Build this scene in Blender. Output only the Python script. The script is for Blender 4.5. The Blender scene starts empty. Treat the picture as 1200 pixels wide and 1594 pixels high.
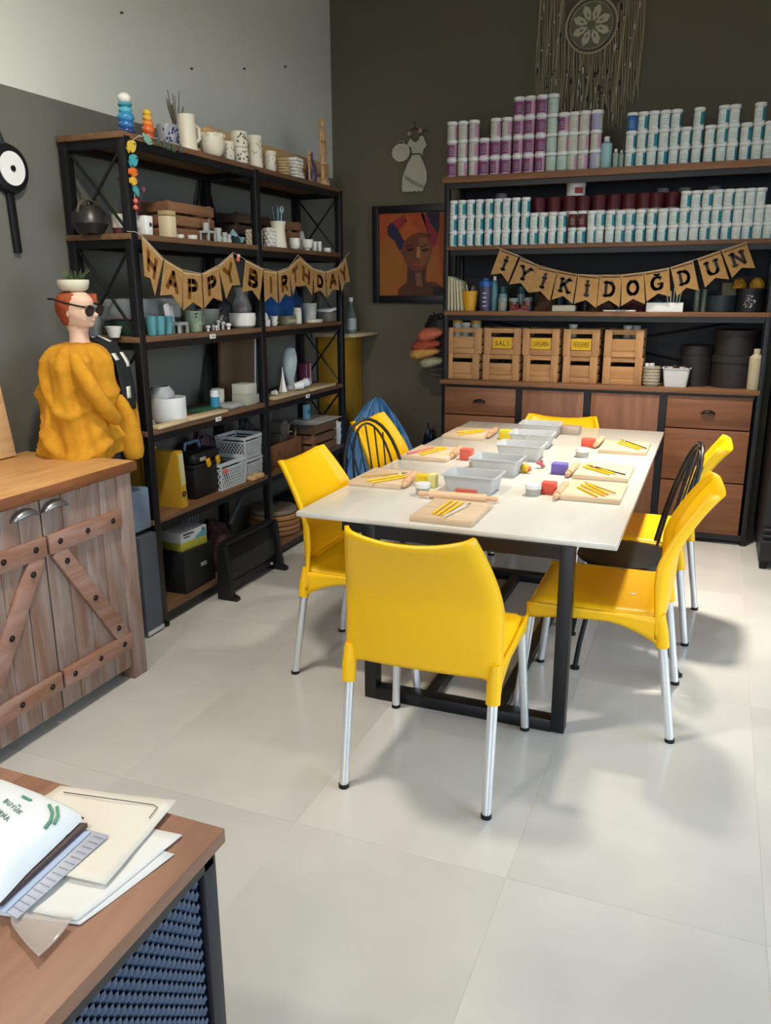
import bpy, bmesh, math, random
from math import sin, cos, pi, radians
from mathutils import Vector, Matrix, noise

# ---------------------------------------------------------------- camera
F = 1262.57
YAW, PITCH, ROLL = radians(-21.865), radians(15.209), radians(-.2298)
CAM = Vector((0, 0, 1.6))
_cy, _sy, _cp, _sp, _cr, _sr = cos(YAW), sin(YAW), cos(PITCH), sin(PITCH), cos(ROLL), sin(ROLL)
_fw = Vector((_sy*_cp, _cy*_cp, -_sp)); _rt = Vector((_cy, -_sy, 0)); _up = Vector((_sy*_sp, _cy*_sp, _cp))
RIGHT = _rt*_cr + _up*_sr; UP = _up*_cr - _rt*_sr
cd = bpy.data.cameras.new('camera'); cam = bpy.data.objects.new('camera', cd)
bpy.context.scene.collection.objects.link(cam)
cd.sensor_fit = 'HORIZONTAL'; cd.sensor_width = 36; cd.lens = 36*F/1200
cd.clip_start = .05
cam.matrix_world = Matrix((RIGHT, UP, -_fw)).transposed().to_4x4()
cam.location = CAM
sc = bpy.context.scene
sc.camera = cam
# ---------------------------------------------------------------- light and exposure
sc.view_settings.view_transform = 'Standard'
sc.view_settings.look = 'None'
sc.view_settings.gamma = 1
sc.view_settings.use_curve_mapping = False
sc.view_settings.exposure = 0.0
w = bpy.data.worlds.new('world'); sc.world = w; w.use_nodes = True
bg = w.node_tree.nodes['Background']; bg.inputs[0].default_value = (.70, .85, 1, 1); bg.inputs[1].default_value = 5.2

def area(name, loc, target, sx, sy, power, col, portal=False, shape='RECTANGLE', spread=180):
    ld = bpy.data.lights.new(name, 'AREA'); ld.shape = shape; ld.size = sx; ld.size_y = sy
    ld.energy = power; ld.color = col; ld.spread = radians(spread)
    if portal: ld.cycles.is_portal = True
    o = bpy.data.objects.new(name, ld); sc.collection.objects.link(o); o.location = loc
    o.rotation_euler = (Vector(target)-Vector(loc)).to_track_quat('-Z', 'Y').to_euler()
    return o
RX, FY, CZ = 1.75, -2.4, 3.6       # right wall, wall behind the camera, ceiling height
area('window_portal', (RX-.02, 2.65, 1.45), (0, 2.65, 1.45), 2.7, 3.4, 1, (1, 1, 1), True)
area('window_portal', (-.2, FY+.02, 1.45), (-.2, 0, 1.45), 3.6, 2.7, 1, (1, 1, 1), True)
LAMPS = [(-.25, 4.35, 34), (-1.45, 2.0, 50), (-1.6, -.2, 30), (-.2, -1.4, 22)]

# ---------------------------------------------------------------- helpers
C = sc.collection
def hexc(h, k=1.0):
    h = h.lstrip('#'); v = [int(h[i:i+2], 16)/255 for i in (0, 2, 4)]
    return tuple(min(1, (c/12.92 if c <= .04045 else ((c+.055)/1.055)**2.4)*k) for c in v) + (1,)
_m = {}
def mat(name, col, rough=.5, metal=0, col2=None, scale=8, stretch=(1, 1, 1), bump=0, bscale=60, coat=0, trans=0, alpha=1, emit=0, spec=.5, vary=0, ior=1.45, sss=0, lo=.35, hi=.65, detail=4, dist=0):
    if name in _m: return _m[name]
    m = bpy.data.materials.new(name); m.use_nodes = True; nt = m.node_tree; N = nt.nodes; Lk = nt.links
    b = N['Principled BSDF']; c = hexc(col)
    b.inputs['Base Color'].default_value = c; b.inputs['Roughness'].default_value = rough
    b.inputs['Metallic'].default_value = metal; b.inputs['Coat Weight'].default_value = coat; b.inputs['Coat Roughness'].default_value = .15
    b.inputs['Transmission Weight'].default_value = trans; b.inputs['Alpha'].default_value = alpha
    b.inputs['Specular IOR Level'].default_value = spec; b.inputs['IOR'].default_value = ior
    if sss: b.inputs['Subsurface Weight'].default_value = sss; b.inputs['Subsurface Scale'].default_value = .01
    if emit: b.inputs['Emission Color'].default_value = c; b.inputs['Emission Strength'].default_value = emit
    if col2 or bump or vary:
        tc = N.new('ShaderNodeTexCoord'); mp = N.new('ShaderNodeMapping'); Lk.new(tc.outputs['Object'], mp.inputs[0])
        mp.inputs['Scale'].default_value = stretch
        oi = N.new('ShaderNodeObjectInfo'); vm = N.new('ShaderNodeVectorMath'); vm.operation = 'SCALE'
        cx = N.new('ShaderNodeCombineXYZ'); Lk.new(oi.outputs['Random'], cx.inputs[0]); Lk.new(oi.outputs['Random'], cx.inputs[1]); Lk.new(oi.outputs['Random'], cx.inputs[2])
        Lk.new(cx.outputs[0], vm.inputs[0]); vm.inputs['Scale'].default_value = 37
        Lk.new(vm.outputs[0], mp.inputs[1])
    if col2:
        n = N.new('ShaderNodeTexNoise'); n.inputs['Scale'].default_value = scale; n.inputs['Detail'].default_value = detail; n.inputs['Roughness'].default_value = .6; n.inputs['Distortion'].default_value = dist
        Lk.new(mp.outputs[0], n.inputs['Vector'])
        r = N.new('ShaderNodeValToRGB'); Lk.new(n.outputs['Fac'], r.inputs[0])
        r.color_ramp.elements[0].position = lo; r.color_ramp.elements[1].position = hi
        r.color_ramp.elements[0].color = c; r.color_ramp.elements[1].color = hexc(col2)
        out = r.outputs[0]
    else: out = None
    if vary:
        hs = N.new('ShaderNodeHueSaturation')
        if out: Lk.new(out, hs.inputs['Color'])
        else: hs.inputs['Color'].default_value = c
        mr = N.new('ShaderNodeMapRange'); Lk.new(oi.outputs['Random'], mr.inputs[0]); mr.inputs[3].default_value = 1-vary; mr.inputs[4].default_value = 1+vary
        Lk.new(mr.outputs[0], hs.inputs['Value']); out = hs.outputs[0]
    if out: Lk.new(out, b.inputs['Base Color'])
    if bump:
        n2 = N.new('ShaderNodeTexNoise'); n2.inputs['Scale'].default_value = bscale; n2.inputs['Detail'].default_value = 5; Lk.new(mp.outputs[0], n2.inputs['Vector'])
        bp = N.new('ShaderNodeBump'); bp.inputs['Strength'].default_value = bump; bp.inputs['Distance'].default_value = .004
        Lk.new(n2.outputs['Fac'], bp.inputs['Height']); Lk.new(bp.outputs[0], b.inputs['Normal'])
    _m[name] = m; return m
def wood(name, c1, c2, axis=1, rough=.55, scale=7, bump=.25, vary=.1, coat=0, lo=.3, hi=.7):
    s = [9, 9, 9]; s[axis] = .9
    return mat(name, c1, rough, col2=c2, scale=scale*.35, stretch=s, bump=bump, bscale=14, vary=vary, coat=coat, lo=lo, hi=hi, dist=.6)

class B:
    def __init__(s): s.bm = bmesh.new()
    def _fin(s, vs, M, mi=0, faces=None):
        if M is not None: bmesh.ops.transform(s.bm, matrix=M, verts=vs)
        if mi:
            for f in {f for v in vs for f in v.link_faces}: f.material_index = mi
        return s
    def box(s, c, d, rot=None, bev=0, mi=0, taper=1):
        x, y, z = (v/2 for v in d)
        vs = [s.bm.verts.new(((-x if i & 1 == 0 else x)*(taper if i < 4 else 1), (-y if i & 2 == 0 else y)*(taper if i < 4 else 1), -z if i & 4 == 0 else z)) for i in range(8)]
        fs = [s.bm.faces.new([vs[i] for i in q]) for q in ((0, 2, 3, 1), (4, 5, 7, 6), (0, 1, 5, 4), (2, 6, 7, 3), (0, 4, 6, 2), (1, 3, 7, 5))]
        if bev:
            es = {e for f in fs for e in f.edges}
            r = bmesh.ops.bevel(s.bm, geom=list(es), offset=min(bev, min(d)*.45), segments=2, profile=.5, affect='EDGES')
            vs = list({v for f in r['faces'] for v in f.verts} | {v for v in vs if v.is_valid})
            vs = list({v for f in {f for v in vs for f in v.link_faces} for v in f.verts})
        M = Matrix.Translation(c)
        if rot is not None: M = M @ (rot if isinstance(rot, Matrix) else Matrix.Rotation(rot, 4, 'Z'))
        return s._fin(vs, M, mi)
    def lathe(s, prof, n=20, c=(0, 0, 0), M=None, mi=0, caps=True, sx=1, sy=1):
        rings = []
        for r, z in prof:
            rings.append([s.bm.verts.new((cos(2*pi*i/n)*r*sx, sin(2*pi*i/n)*r*sy, z)) for i in range(n)] if r > 1e-6 else [s.bm.verts.new((0, 0, z))])
        for a, b in zip(rings, rings[1:]):
            for i in range(n):
                j = (i+1) % n
                if len(a) == 1 and len(b) == 1: continue
                if len(a) == 1: s.bm.faces.new((a[0], b[i], b[j])[::-1] if False else (a[0], b[j], b[i]))
                elif len(b) == 1: s.bm.faces.new((a[i], a[j], b[0]))
                else: s.bm.faces.new((a[i], a[j], b[j], b[i]))
        if caps:
            if len(rings[0]) > 1: s.bm.faces.new(rings[0][::-1])
            if len(rings[-1]) > 1: s.bm.faces.new(rings[-1])
        vs = [v for r in rings for v in r]
        T = Matrix.Translation(c)
        return s._fin(vs, T @ M if M is not None else T, mi)
    def cyl(s, p0, p1, r0, r1=None, n=12, mi=0):
        p0, p1 = Vector(p0), Vector(p1); d = p1-p0; L = d.length
        M = d.to_track_quat('Z', 'Y').to_matrix().to_4x4()
        return s.lathe([(r0, 0), (r0 if r1 is None else r1, L)], n, p0, M, mi)
    def ball(s, c, r, n=12, mi=0, sc3=(1, 1, 1), M=None):
        k = max(4, n//2); pr = [(sin(pi*i/k), -cos(pi*i/k)) for i in range(k+1)]; pr[0] = (0, -1); pr[-1] = (0, 1)
        S = Matrix.Diagonal((r*sc3[0], r*sc3[1], r*sc3[2], 1))
        return s.lathe(pr, n, c, (M @ S) if M is not None else S, mi)
    def tube(s, pts, r, n=8, closed=False, mi=0, flat=1):
        P = [Vector(p) for p in pts]; k = len(P); rings = []; nrm = None
        for i in range(k):
            a = P[i-1] if (i or closed) else P[i]; b = P[(i+1) % k] if (i < k-1 or closed) else P[i]
            t = (b-a).normalized()
            if nrm is None: nrm = t.orthogonal().normalized()
            nrm = (nrm - t*nrm.dot(t)).normalized(); bn = t.cross(nrm)
            rr = r[i] if isinstance(r, (list, tuple)) else r
            rings.append([s.bm.verts.new(P[i] + nrm*cos(2*pi*j/n)*rr + bn*sin(2*pi*j/n)*rr*flat) for j in range(n)])
        m = k if closed else k-1
        for i in range(m):
            a, b = rings[i], rings[(i+1) % k]
            for j in range(n): s.bm.faces.new((a[j], a[(j+1) % n], b[(j+1) % n], b[j]))
        if not closed: s.bm.faces.new(rings[0][::-1]); s.bm.faces.new(rings[-1])
        if mi: s._fin([v for q in rings for v in q], None, mi)
        return s
    def prism(s, poly, h, f=None, mi=0):
        """polygon in (u,v), thickness h along w; f maps (u,v,w) to a point"""
        f = f or (lambda u, v, w: (u, v, w))
        a = [s.bm.verts.new(f(u, v, 0)) for u, v in poly]; b = [s.bm.verts.new(f(u, v, h)) for u, v in poly]
        n = len(poly); fs = [s.bm.faces.new(a[::-1]), s.bm.faces.new(b)]
        for i in range(n): fs.append(s.bm.faces.new((a[i], a[(i+1) % n], b[(i+1) % n], b[i])))
        for q in fs: q.material_index = mi
        return s
    def loft(s, rings, closed=True, caps=True, mi=0):
        R = [[s.bm.verts.new(p) for p in r] for r in rings]; n = len(R[0])
        for a, b in zip(R, R[1:]):
            for j in range(n if closed else n-1): s.bm.faces.new((a[j], a[(j+1) % n], b[(j+1) % n], b[j])).material_index = mi
        if caps and closed: s.bm.faces.new(R[0][::-1]).material_index = mi; s.bm.faces.new(R[-1]).material_index = mi
        return s
    def grid(s, fn, nu, nv, mi=0):
        V = [[s.bm.verts.new(fn(i/nu, j/nv)) for i in range(nu+1)] for j in range(nv+1)]
        for j in range(nv):
            for i in range(nu): s.bm.faces.new((V[j][i], V[j][i+1], V[j+1][i+1], V[j+1][i])).material_index = mi
        return s
    def build(s, name, m, parent=None, loc=None, rz=0, smooth=True, ang=38, solid=0, sub=0, off=0, fixn=True):
        me = bpy.data.meshes.new(name)
        if fixn: bmesh.ops.recalc_face_normals(s.bm, faces=s.bm.faces)
        s.bm.to_mesh(me); s.bm.free()
        for q in (m if isinstance(m, (list, tuple)) else [m]): me.materials.append(q)
        if smooth and len(me.polygons):
            me.polygons.foreach_set('use_smooth', [True]*len(me.polygons)); me.set_sharp_from_angle(angle=radians(ang))
        o = bpy.data.objects.new(name, me); C.objects.link(o)
        if parent is not None: o.parent = parent
        if loc is not None: o.location = loc
        o.rotation_euler = (0, 0, rz)
        if solid: md = o.modifiers.new('thick', 'SOLIDIFY'); md.thickness = solid; md.offset = off
        if sub: md = o.modifiers.new('sub', 'SUBSURF'); md.levels = md.render_levels = sub
        return o
def tag(o, label, cat, group=None, kind=None):
    o['label'] = label; o['category'] = cat
    if group: o['group'] = group
    if kind: o['kind'] = kind
    return o
def thing(name, label, cat, loc=(0, 0, 0), rz=0, group=None):
    o = bpy.data.objects.new(name, None); C.objects.link(o); o.location = loc; o.rotation_euler = (0, 0, rz); o.empty_display_size = .05
    return tag(o, label, cat, group)
def struct(o): o['kind'] = 'structure'; return o
def ctree(o, parent=None, loc=None, rz=None, label=None):
    c = o.copy(); C.objects.link(c)
    if parent is not None: c.parent = parent
    if loc is not None: c.location = loc
    if rz is not None: c.rotation_euler = (0, 0, rz)
    if label: c['label'] = label
    for ch in [k for k in kids.get(o.name, [])]: ctree(ch, c)
    return c
kids = {}
def index_kids(root):
    for o in C.objects:
        if o.parent is not None: kids.setdefault(o.parent.name, [])
    for k in kids: kids[k] = []
    for o in C.objects:
        if o.parent is not None: kids[o.parent.name].append(o)

# real positions found from the photograph's geometry
def proj(p): v = Vector(p)-CAM; d = v.dot(_fw); return 600+F*v.dot(RIGHT)/d, 797-F*v.dot(UP)/d
def ray(px, py): return RIGHT*((px-600)/F) - UP*((py-797)/F) + _fw
def onx(px, py, x): d = ray(px, py); return CAM + d*(x/d.x)
def ony(px, py, y): d = ray(px, py); return CAM + d*(y/d.y)
def onz(px, py, z): d = ray(px, py); return CAM + d*((z-CAM.z)/d.z)
def solve(px, x=None, y=None, z=0):
    k = (px-600)/F; q = RIGHT - _fw*k      # q.(p-cam)=0
    if x is not None: return Vector((x, -(q.x*x + q.z*(z-CAM.z))/q.y, z))
    return Vector((-(q.y*y + q.z*(z-CAM.z))/q.x, y, z))
def zat(x, y, py):
    k = (py-797)/F; q = -UP - _fw*k
    return CAM.z - (q.x*x + q.y*y)/q.z
def mpp(p): return (Vector(p)-CAM).dot(_fw)/F
LZ = [2.26, 1.85, 1.405, .977, .548, .085]      # tops of the left rack's boards, from the top
RZ = [2.329, 1.891, 1.469, 1.003]               # tops of the right rack's boards
def li(px, s, x, w, top):                        # item on left rack: location, width, height
    p = solve(px, x=x, z=LZ[s]+.0008 if s < 9 else s); return p, w*mpp(p), zat(p.x, p.y, top)-p.z
def ri(px, s, y, w, top):
    p = solve(px, y=y, z=RZ[s]+.0008); return p, w*mpp(p), zat(p.x, p.y, top)-p.z
# ---------------------------------------------------------------- materials
WALNUT = wood('walnut_board', '#5a3f29', '#765639', 1)
WALNUTX = wood('walnut_board_x', '#69452b', '#8c6241', 0)
DRAWER = wood('drawer_wood', '#6f4529', '#8d5c3c', 0, .5, 5)
DOORW = wood('door_wood', '#70472f', '#8a5f44', 2, .5, 5)
PINE = wood('pine', '#c89a63', '#dcb684', 0, .55)
PINEY = wood('pine_y', '#c49863', '#d9b685', 1, .55)
PINEZ = wood('pine_z', '#c0905c', '#d8ae7a', 2, .55)
CRATE = wood('crate_wood', '#9c7044', '#b98a58', 0, .6)
CRATEZ = wood('crate_wood_z', '#a0744a', '#bd8f5e', 2, .6)
DARKCR = wood('brown_crate', '#6e4a32', '#8a6344', 1, .6)
BLACK = mat('black_metal', '#0e0f11', .42, bump=.15, bscale=90)
BLACKP = mat('black_plastic', '#131416', .45)
YEL = mat('yellow_plastic', '#f2bb04', .38, bump=.06, bscale=500, sss=.0)
CHROME = mat('brushed_aluminium', '#e4e6e8', .33, .75)
RUB = mat('black_rubber', '#0c0c0d', .7)
WHITE = mat('white_ceramic', '#dcd9cf', .3, bump=.1, bscale=40)
CREAM = mat('cream_ceramic', '#d8d2bc', .4, bump=.1, bscale=30)
GREYC = mat('grey_ceramic', '#a4a7a2', .5)
WPL = mat('white_plastic', '#e2e4e2', .35)
GPL = mat('grey_plastic', '#a9abac', .4)
LGPL = mat('pale_grey_plastic', '#c3c6c6', .42)
PAPER = mat('paper', '#dcdad2', .8)
DARKG = mat('dark_grey', '#2b2c2f', .55)
KRAFT = mat('kraft_card', '#9c7643', .75, col2='#aa844f', scale=30)
# ---------------------------------------------------------------- setting
WX, WY = -2.78, 5.9
def wallmat(name, a, b=None, zline=0):
    m = mat(name, a, .75, bump=.06, bscale=14)
    if b:
        nt = m.node_tree; N = nt.nodes; g = N.new('ShaderNodeNewGeometry'); s = N.new('ShaderNodeSeparateXYZ'); nt.links.new(g.outputs['Position'], s.inputs[0])
        t = N.new('ShaderNodeMath'); t.operation = 'GREATER_THAN'; t.inputs[1].default_value = zline; nt.links.new(s.outputs[2], t.inputs[0])
        x = N.new('ShaderNodeMix'); x.data_type = 'RGBA'; nt.links.new(t.outputs[0], x.inputs[0]); x.inputs[6].default_value = hexc(a); x.inputs[7].default_value = hexc(b)
        nt.links.new(x.outputs[2], N['Principled BSDF'].inputs['Base Color'])
    return m
struct(B().box((WX-.1, (WY+FY)/2, CZ/2), (.2, WY-FY+.4, CZ)).build('wall_left', wallmat('wall_paint_two_tone', '#65665e', '#cccec4', 2.415)))
struct(B().box(((WX+RX)/2, WY+.1, CZ/2), (RX-WX+.01, .2, CZ)).build('wall_back', wallmat('wall_paint_dark', '#665f4e')))
struct(B().box(((WX+RX)/2, (WY+FY)/2, CZ+.05), (RX-WX+.4, WY-FY+.4, .1)).build('ceiling', mat('ceiling_paint', '#b9b8b2', .8)))
wl = mat('wall_paint_pale', '#a9a89f', .8)
# right wall: a glazed shop front between pillars
b = B(); b.box((RX+.1, 5.2, CZ/2), (.2, 1.8, CZ)); b.box((RX+.1, -.7, CZ/2), (.2, 3.4, CZ)); b.box((RX+.1, 2.65, 3.2), (.2, 3.3, .8)); b.box((RX+.1, 2.65, .05), (.2, 3.3, .1))
struct(b.build('wall_right', wl))
b = B(); b.box((WX+.4, FY-.1, CZ/2), (.8, .2, CZ)); b.box(((RX+WX)/2, FY-.1, 3.2), (RX-WX, .2, .8)); b.box((RX-.1, FY-.1, CZ/2), (.4, .2, CZ))
struct(b.build('wall_front', wl))
def shopwindow(nm, horiz, a0, a1, n, fixed):
    fr = B(); k = (a1-a0)/n
    for i in range(n+1):
        p = a0+k*i; fr.box((fixed, p, 1.45) if horiz else (p, fixed, 1.45), (.06, .06, 2.7) if horiz else (.06, .06, 2.7))
    for z in (.12, 2.78): fr.box((fixed, (a0+a1)/2, z) if horiz else ((a0+a1)/2, fixed, z), (.06, a1-a0, .06) if horiz else (a1-a0, .06, .06))
    o = struct(fr.build(nm, mat('window_frame_paint', '#2a2a2c', .4)))
    g = bpy.data.materials.get('window_glass')
    if not g:
        g = bpy.data.materials.new('window_glass'); g.use_nodes = True; N = g.node_tree.nodes; N.clear()
        t = N.new('ShaderNodeBsdfTransparent'); gl = N.new('ShaderNodeBsdfGlossy'); gl.inputs['Roughness'].default_value = .01; f = N.new('ShaderNodeFresnel'); f.inputs[0].default_value = 1.3
        mx = N.new('ShaderNodeMixShader'); ou = N.new('ShaderNodeOutputMaterial')
        for x, y in ((f.outputs[0], mx.inputs[0]), (t.outputs[0], mx.inputs[1]), (gl.outputs[0], mx.inputs[2]), (mx.outputs[0], ou.inputs[0])): g.node_tree.links.new(x, y)
    for i in range(n):
        p = a0+k*(i+.5); q = B().box((fixed, p, 1.45) if horiz else (p, fixed, 1.45), (.008, k-.06, 2.6) if horiz else (k-.06, .008, 2.6)).build('pane', g, o, smooth=False)
shopwindow('window_1', True, 1.0, 4.3, 3, RX+.1)
shopwindow('window_2', False, WX+.8, RX-.3, 4, FY-.1)
struct(B().box(((WX+RX)/2, (WY+FY)/2, -.06), (60, 60, .1)).build('ground_outside', mat('pavement', '#8f8d88', .9)))
fl = struct(B().box(((WX+RX)/2, (WY+FY)/2, -.017), (RX-WX, WY-FY, .032)).build('floor', mat('grout', '#c6c3ba', .8)))
TILE = mat('porcelain_tile', '#bdbcb6', .17, col2='#c9c8c2', scale=1.6, vary=.025, detail=3, spec=.5)
TILE.node_tree.nodes['Principled BSDF'].inputs['Roughness'].default_value = .2
xs = [-3.09+.67*i for i in range(9)]; ys = [-2.02+1.315*i for i in range(-1, 7)]
for i in range(len(xs)-1):
    for j in range(len(ys)-1):
        x0, x1, y0, y1 = max(xs[i], WX), min(xs[i+1], RX), max(ys[j], FY), min(ys[j+1], WY)
        if x1-x0 < .02 or y1-y0 < .02: continue
        B().box(((x0+x1)/2, (y0+y1)/2, -.005), (x1-x0-.0018, y1-y0-.001, .01), bev=.0005).build('tile', TILE, fl, smooth=False)
for x, y in ((188, 20), (297, 107), (379, 107), (443, 104)):
    p = onx(x, y, WX); o = B().cyl((0, 0, 0), (.012, 0, 0), .006, n=8).build('wall_plug', mat('grey_plug', '#4a463f', .6), loc=p)
    tag(o, {188: 'small dark wall plug highest on the pale upper left wall', 297: 'dark wall plug on the pale wall above the wooden crate', 379: 'dark wall plug above the tall patterned cups on the pale wall', 443: 'dark wall plug nearest the room corner on the pale wall'}[x], 'wall plug', 'wall plugs')
for i, (x, y, pw) in enumerate(LAMPS):
    t = thing('ceiling_lamp', 'round white ceiling spot lamp out of view, lamp %s' % ('over the far end of the table', 'over the barn cabinet', 'near the shop window', 'behind the camera')[i], 'lamp', (x, y, CZ), 0, 'ceiling lamps')
    B().cyl((0, 0, -.001), (0, 0, -.3), .012).build('stem', BLACK, t)
    B().lathe([(.05, -.28), (.17, -.34), (.175, -.40), (.168, -.40), (.16, -.345), (.04, -.30)], 28, caps=False).build('lamp_shade', BLACK, t)
    e = B().cyl((0, 0, -.345), (0, 0, -.36), .13, n=28).build('diffuser', mat('lit_diffuser', '#fff0d8', .5, emit=2.5), t)
    l = area('lamp_light', (x, y, CZ-.41), (x, y, 0), .26, .26, pw, (1, .90, .78), shape='DISK', spread=(80 if i == 0 else 180))
# ---------------------------------------------------------------- left rack
XF, XB = -2.41, -2.765
rk = thing('shelving_rack', 'tall black metal rack with walnut boards along the left wall', 'shelf', (-2.59, 4.15, 0))
o0 = Vector((-2.59, 4.15, 0))
def W(*p): return Vector(p)-o0
def rel(b, name, m, root, org, **k):
    bmesh.ops.translate(b.bm, verts=b.bm.verts, vec=-Vector(org)); return b.build(name, m, root, **k)
for y in (3.07, 4.15, 5.235):
    for x in (XF-.02, XB+.02):
        rel(B().box((x, y, 1.125), (.04, .045, 2.24), bev=.003), 'post', BLACK, rk, o0)
        rel(B().cyl((x, y, 0), (x, y, .012), .035, n=16), 'foot', RUB, rk, o0)
for k, z in enumerate(LZ):
    bw = .35
    rel(B().box(((XF+XB)/2, 4.15, z-.0125), (bw+.002, 2.22, .025), bev=.002), 'board', WALNUT, rk, o0)
    b = B()
    for x in (XF-.02, XB+.02): b.box((x, 4.15, z-.042), (.03, 2.15, .034))
    rel(b, 'side_rail', BLACK, rk, o0)
    for y in (3.07, 4.15, 5.235): rel(B().box(((XF+XB)/2, y, z-.042), (.3, .03, .034)), 'cross_rail', BLACK, rk, o0)
for y in (3.07, 5.235):
    for z0, z1 in zip(LZ[1:], LZ):
        for s in (0, 1):
            a = Vector((XF-.03, y+.006*(s*2-1), z0 if s else z1-.06)); c = Vector((XB+.03, y+.006*(s*2-1), z1-.06 if s else z0))
            rel(B().cyl(a, c, .007, n=8), 'cross_brace', BLACK, rk, o0)
for z0, z1 in zip(LZ[1:4], LZ):
    for s in (-1, 1): rel(B().cyl((XB+.01, 4.15+s*.03, z1-.05), (XB+.01, 4.15+s*.16, z0), .008, n=8), 'rear_brace', BLACK, rk, o0)
# price tags on the front edges
for px, s, lab in ((331, 2, 'under the green mug'), (340, 3, 'on the fourth board in the left bay'), (479, 3, 'on the fourth board in the right bay')):
    p = solve(px, x=XF+.003, z=LZ[s]-.018)
    t = thing('shelf_tag', 'small white paper shelf tag '+lab, 'tag', p, 0, 'paper tags on the left rack')
    B().box((0, 0, -.006), (.003, .05, .022)).build('card', PAPER, t); B().box((.0018, .003, -.006), (.001, .028, .004)).build('print', DARKG, t)
# ---------------------------------------------------------------- right rack
X0, X1, YF, YB = -1.775, .295, 5.5, 5.885
o1 = Vector(((X0+X1)/2, 5.7, 0))
rr = thing('storage_rack', 'black metal wall unit with wooden shelves, drawers and doors on the dark back wall', 'shelf', o1)
def R_(b, name, m, **k): return rel(b, name, m, rr, o1, **k)
for x in (X0+.017, X1-.017):
    for y in (YF+.02, YB-.02):
        R_(B().box((x, y, 1.145), (.034, .04, 2.29), bev=.003), 'post', BLACK)
R_(B().box((-.74, YB-.004, 1.2), (2.0, .006, 2.2)), 'back_panel', mat('dark_backing', '#1a1c1f', .6))
for z, th, x0, x1, yf in ((RZ[0], .04, X0-.01, X1+.03, YF-.02), (RZ[1], .025, X0+.02, X1-.0, YF-.012), (RZ[2], .028, X0+.012, X1-.01, YF-.012), (RZ[3], .03, X0-.008, X1-.02, YF-.03)):
    R_(B().box(((x0+x1)/2, (yf+YB-.01)/2, z-th/2), (x1-x0, YB-.01-yf, th), bev=.002), 'board', WALNUTX)
    R_(B().box(((x0+x1)/2, YF+.018, z-th-.017), (x1-x0-.05, .03, .034)), 'rail', BLACK)
for s in (-1, 1):
    a = (X0+.03, YB-.02, 1.06 if s > 0 else 1.43); c = (X1-.03, YB-.02, 1.43 if s > 0 else 1.06)
    R_(B().cyl(a, c, .008, n=8), 'brace', BLACK)
# base cabinet
for x in (-1.219, -.76, -.283): R_(B().box((x, YF+.015, .5), (.044, .03, .94)), 'divider', BLACK)
R_(B().box((-.74, YF+.2, .045), (2.03, .36, .04)), 'base_panel', BLACK)
for x in (X0+.02, X1-.02):
    for y in (YF+.03, YB-.04): R_(B().cyl((x, y, 0), (x, y, .03), .02), 'foot', BLACK)
for x in (X0+.01, X1-.01): R_(B().box((x, YF+.2, .5), (.012, .35, .9)), 'side_panel', BLACK)
def cup_pull(root, x, y, z, axis='y', k=1):
    b = B()
    def f(u, v):
        a = pi*u; r = .042*k; q = v*pi/2
        lx = cos(a)*r; d = .022*k*sin(q)*sin(a)**.5 if sin(a) > 0 else 0; lz = sin(a)*r*.62*cos(q*.75)
        return (lx, -d-.002, lz) if axis == 'y' else (d+.002, lx, lz)
    b.grid(f, 14, 5)
    o = b.build('handle', mat('aged_steel', '#9a9da0', .35, .9) if k > 1 else mat('dark_bronze', '#1d1a18', .4, .6), root, loc=(x, y, z), solid=.003)
    return o
def front(name, x0, x1, z0, z1, m, pull=False):
    org = (0, 0, 0); d = B().box(((x0+x1)/2-o1.x, YF-o1.y+.002, (z0+z1)/2), (x1-x0, .022, z1-z0), bev=.002).build(name, m, rr)
    if pull: cup_pull(d, (x0+x1)/2-o1.x, YF-o1.y-.009, (z0+z1)/2-.01)
for x0, x1, zz in ((-1.748, -1.243, ((.765, .952), (.415, .757), (.07, .407))), (-.258, .243, ((.752, .955), (.413, .744), (.07, .405)))):
    for i, (a, c) in enumerate(zz): front('drawer', x0, x1, a, c, DRAWER, i == 0)
front('door', -1.196, -.784, .07, .952, DOORW); front('door', -.736, -.306, .07, .952, DOORW)
# black cupboard beyond the right rack
t = thing('black_cupboard', 'black cupboard beside the wooden wall unit at the right edge', 'cupboard', (.72, 5.45, 0))
B().box((0, 0, 1.0), (.74, .8, 1.9), bev=.006).build('body', BLACKP, t)
for i in range(3): B().box((-.31+.0, -.41, .18+.035*i), (.1, .02, .008)).build('vent_slat', DARKG, t)
for x in (-.34, .34): B().cyl((x, -.36, 0), (x, -.36, .06), .02).build('foot', RUB, t)
for x in (-.34, .34): B().cyl((x, .36, 0), (x, .36, .06), .02).build('foot', RUB, t)
# ---------------------------------------------------------------- table
TX0, TX1, TY0, TY1, TZ = -1.495, -.25, 2.765, 5.26, .755
ot = Vector((-.87, 4.0, 0)); tb = thing('work_table', 'long marble-topped work table on a black square-tube frame', 'table', ot)
MARB = mat('pale_marble', '#c0beb3', .3, col2='#dedcd3', scale=1.1, stretch=(1, .25, 1), detail=6, dist=1.2, coat=.2)
rel(B().box(((TX0+TX1)/2, (TY0+TY1)/2, TZ-.011), (TX1-TX0, TY1-TY0, .022), bev=.004), 'tabletop', MARB, tb, ot)
for yy in (2.785, 4.36):
    a, c = -1.2, -.394
    for x in (a+.025, c-.025): rel(B().box((x, yy, .368), (.05, .06, .73), bev=.002), 'leg', BLACK, tb, ot)
    rel(B().box(((a+c)/2, yy, .025), (c-a-.1, .06, .05), bev=.002), 'foot_bar', BLACK, tb, ot)
    rel(B().box(((a+c)/2, yy, .708), (c-a-.1, .06, .05)), 'top_bar', BLACK, tb, ot)
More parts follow.
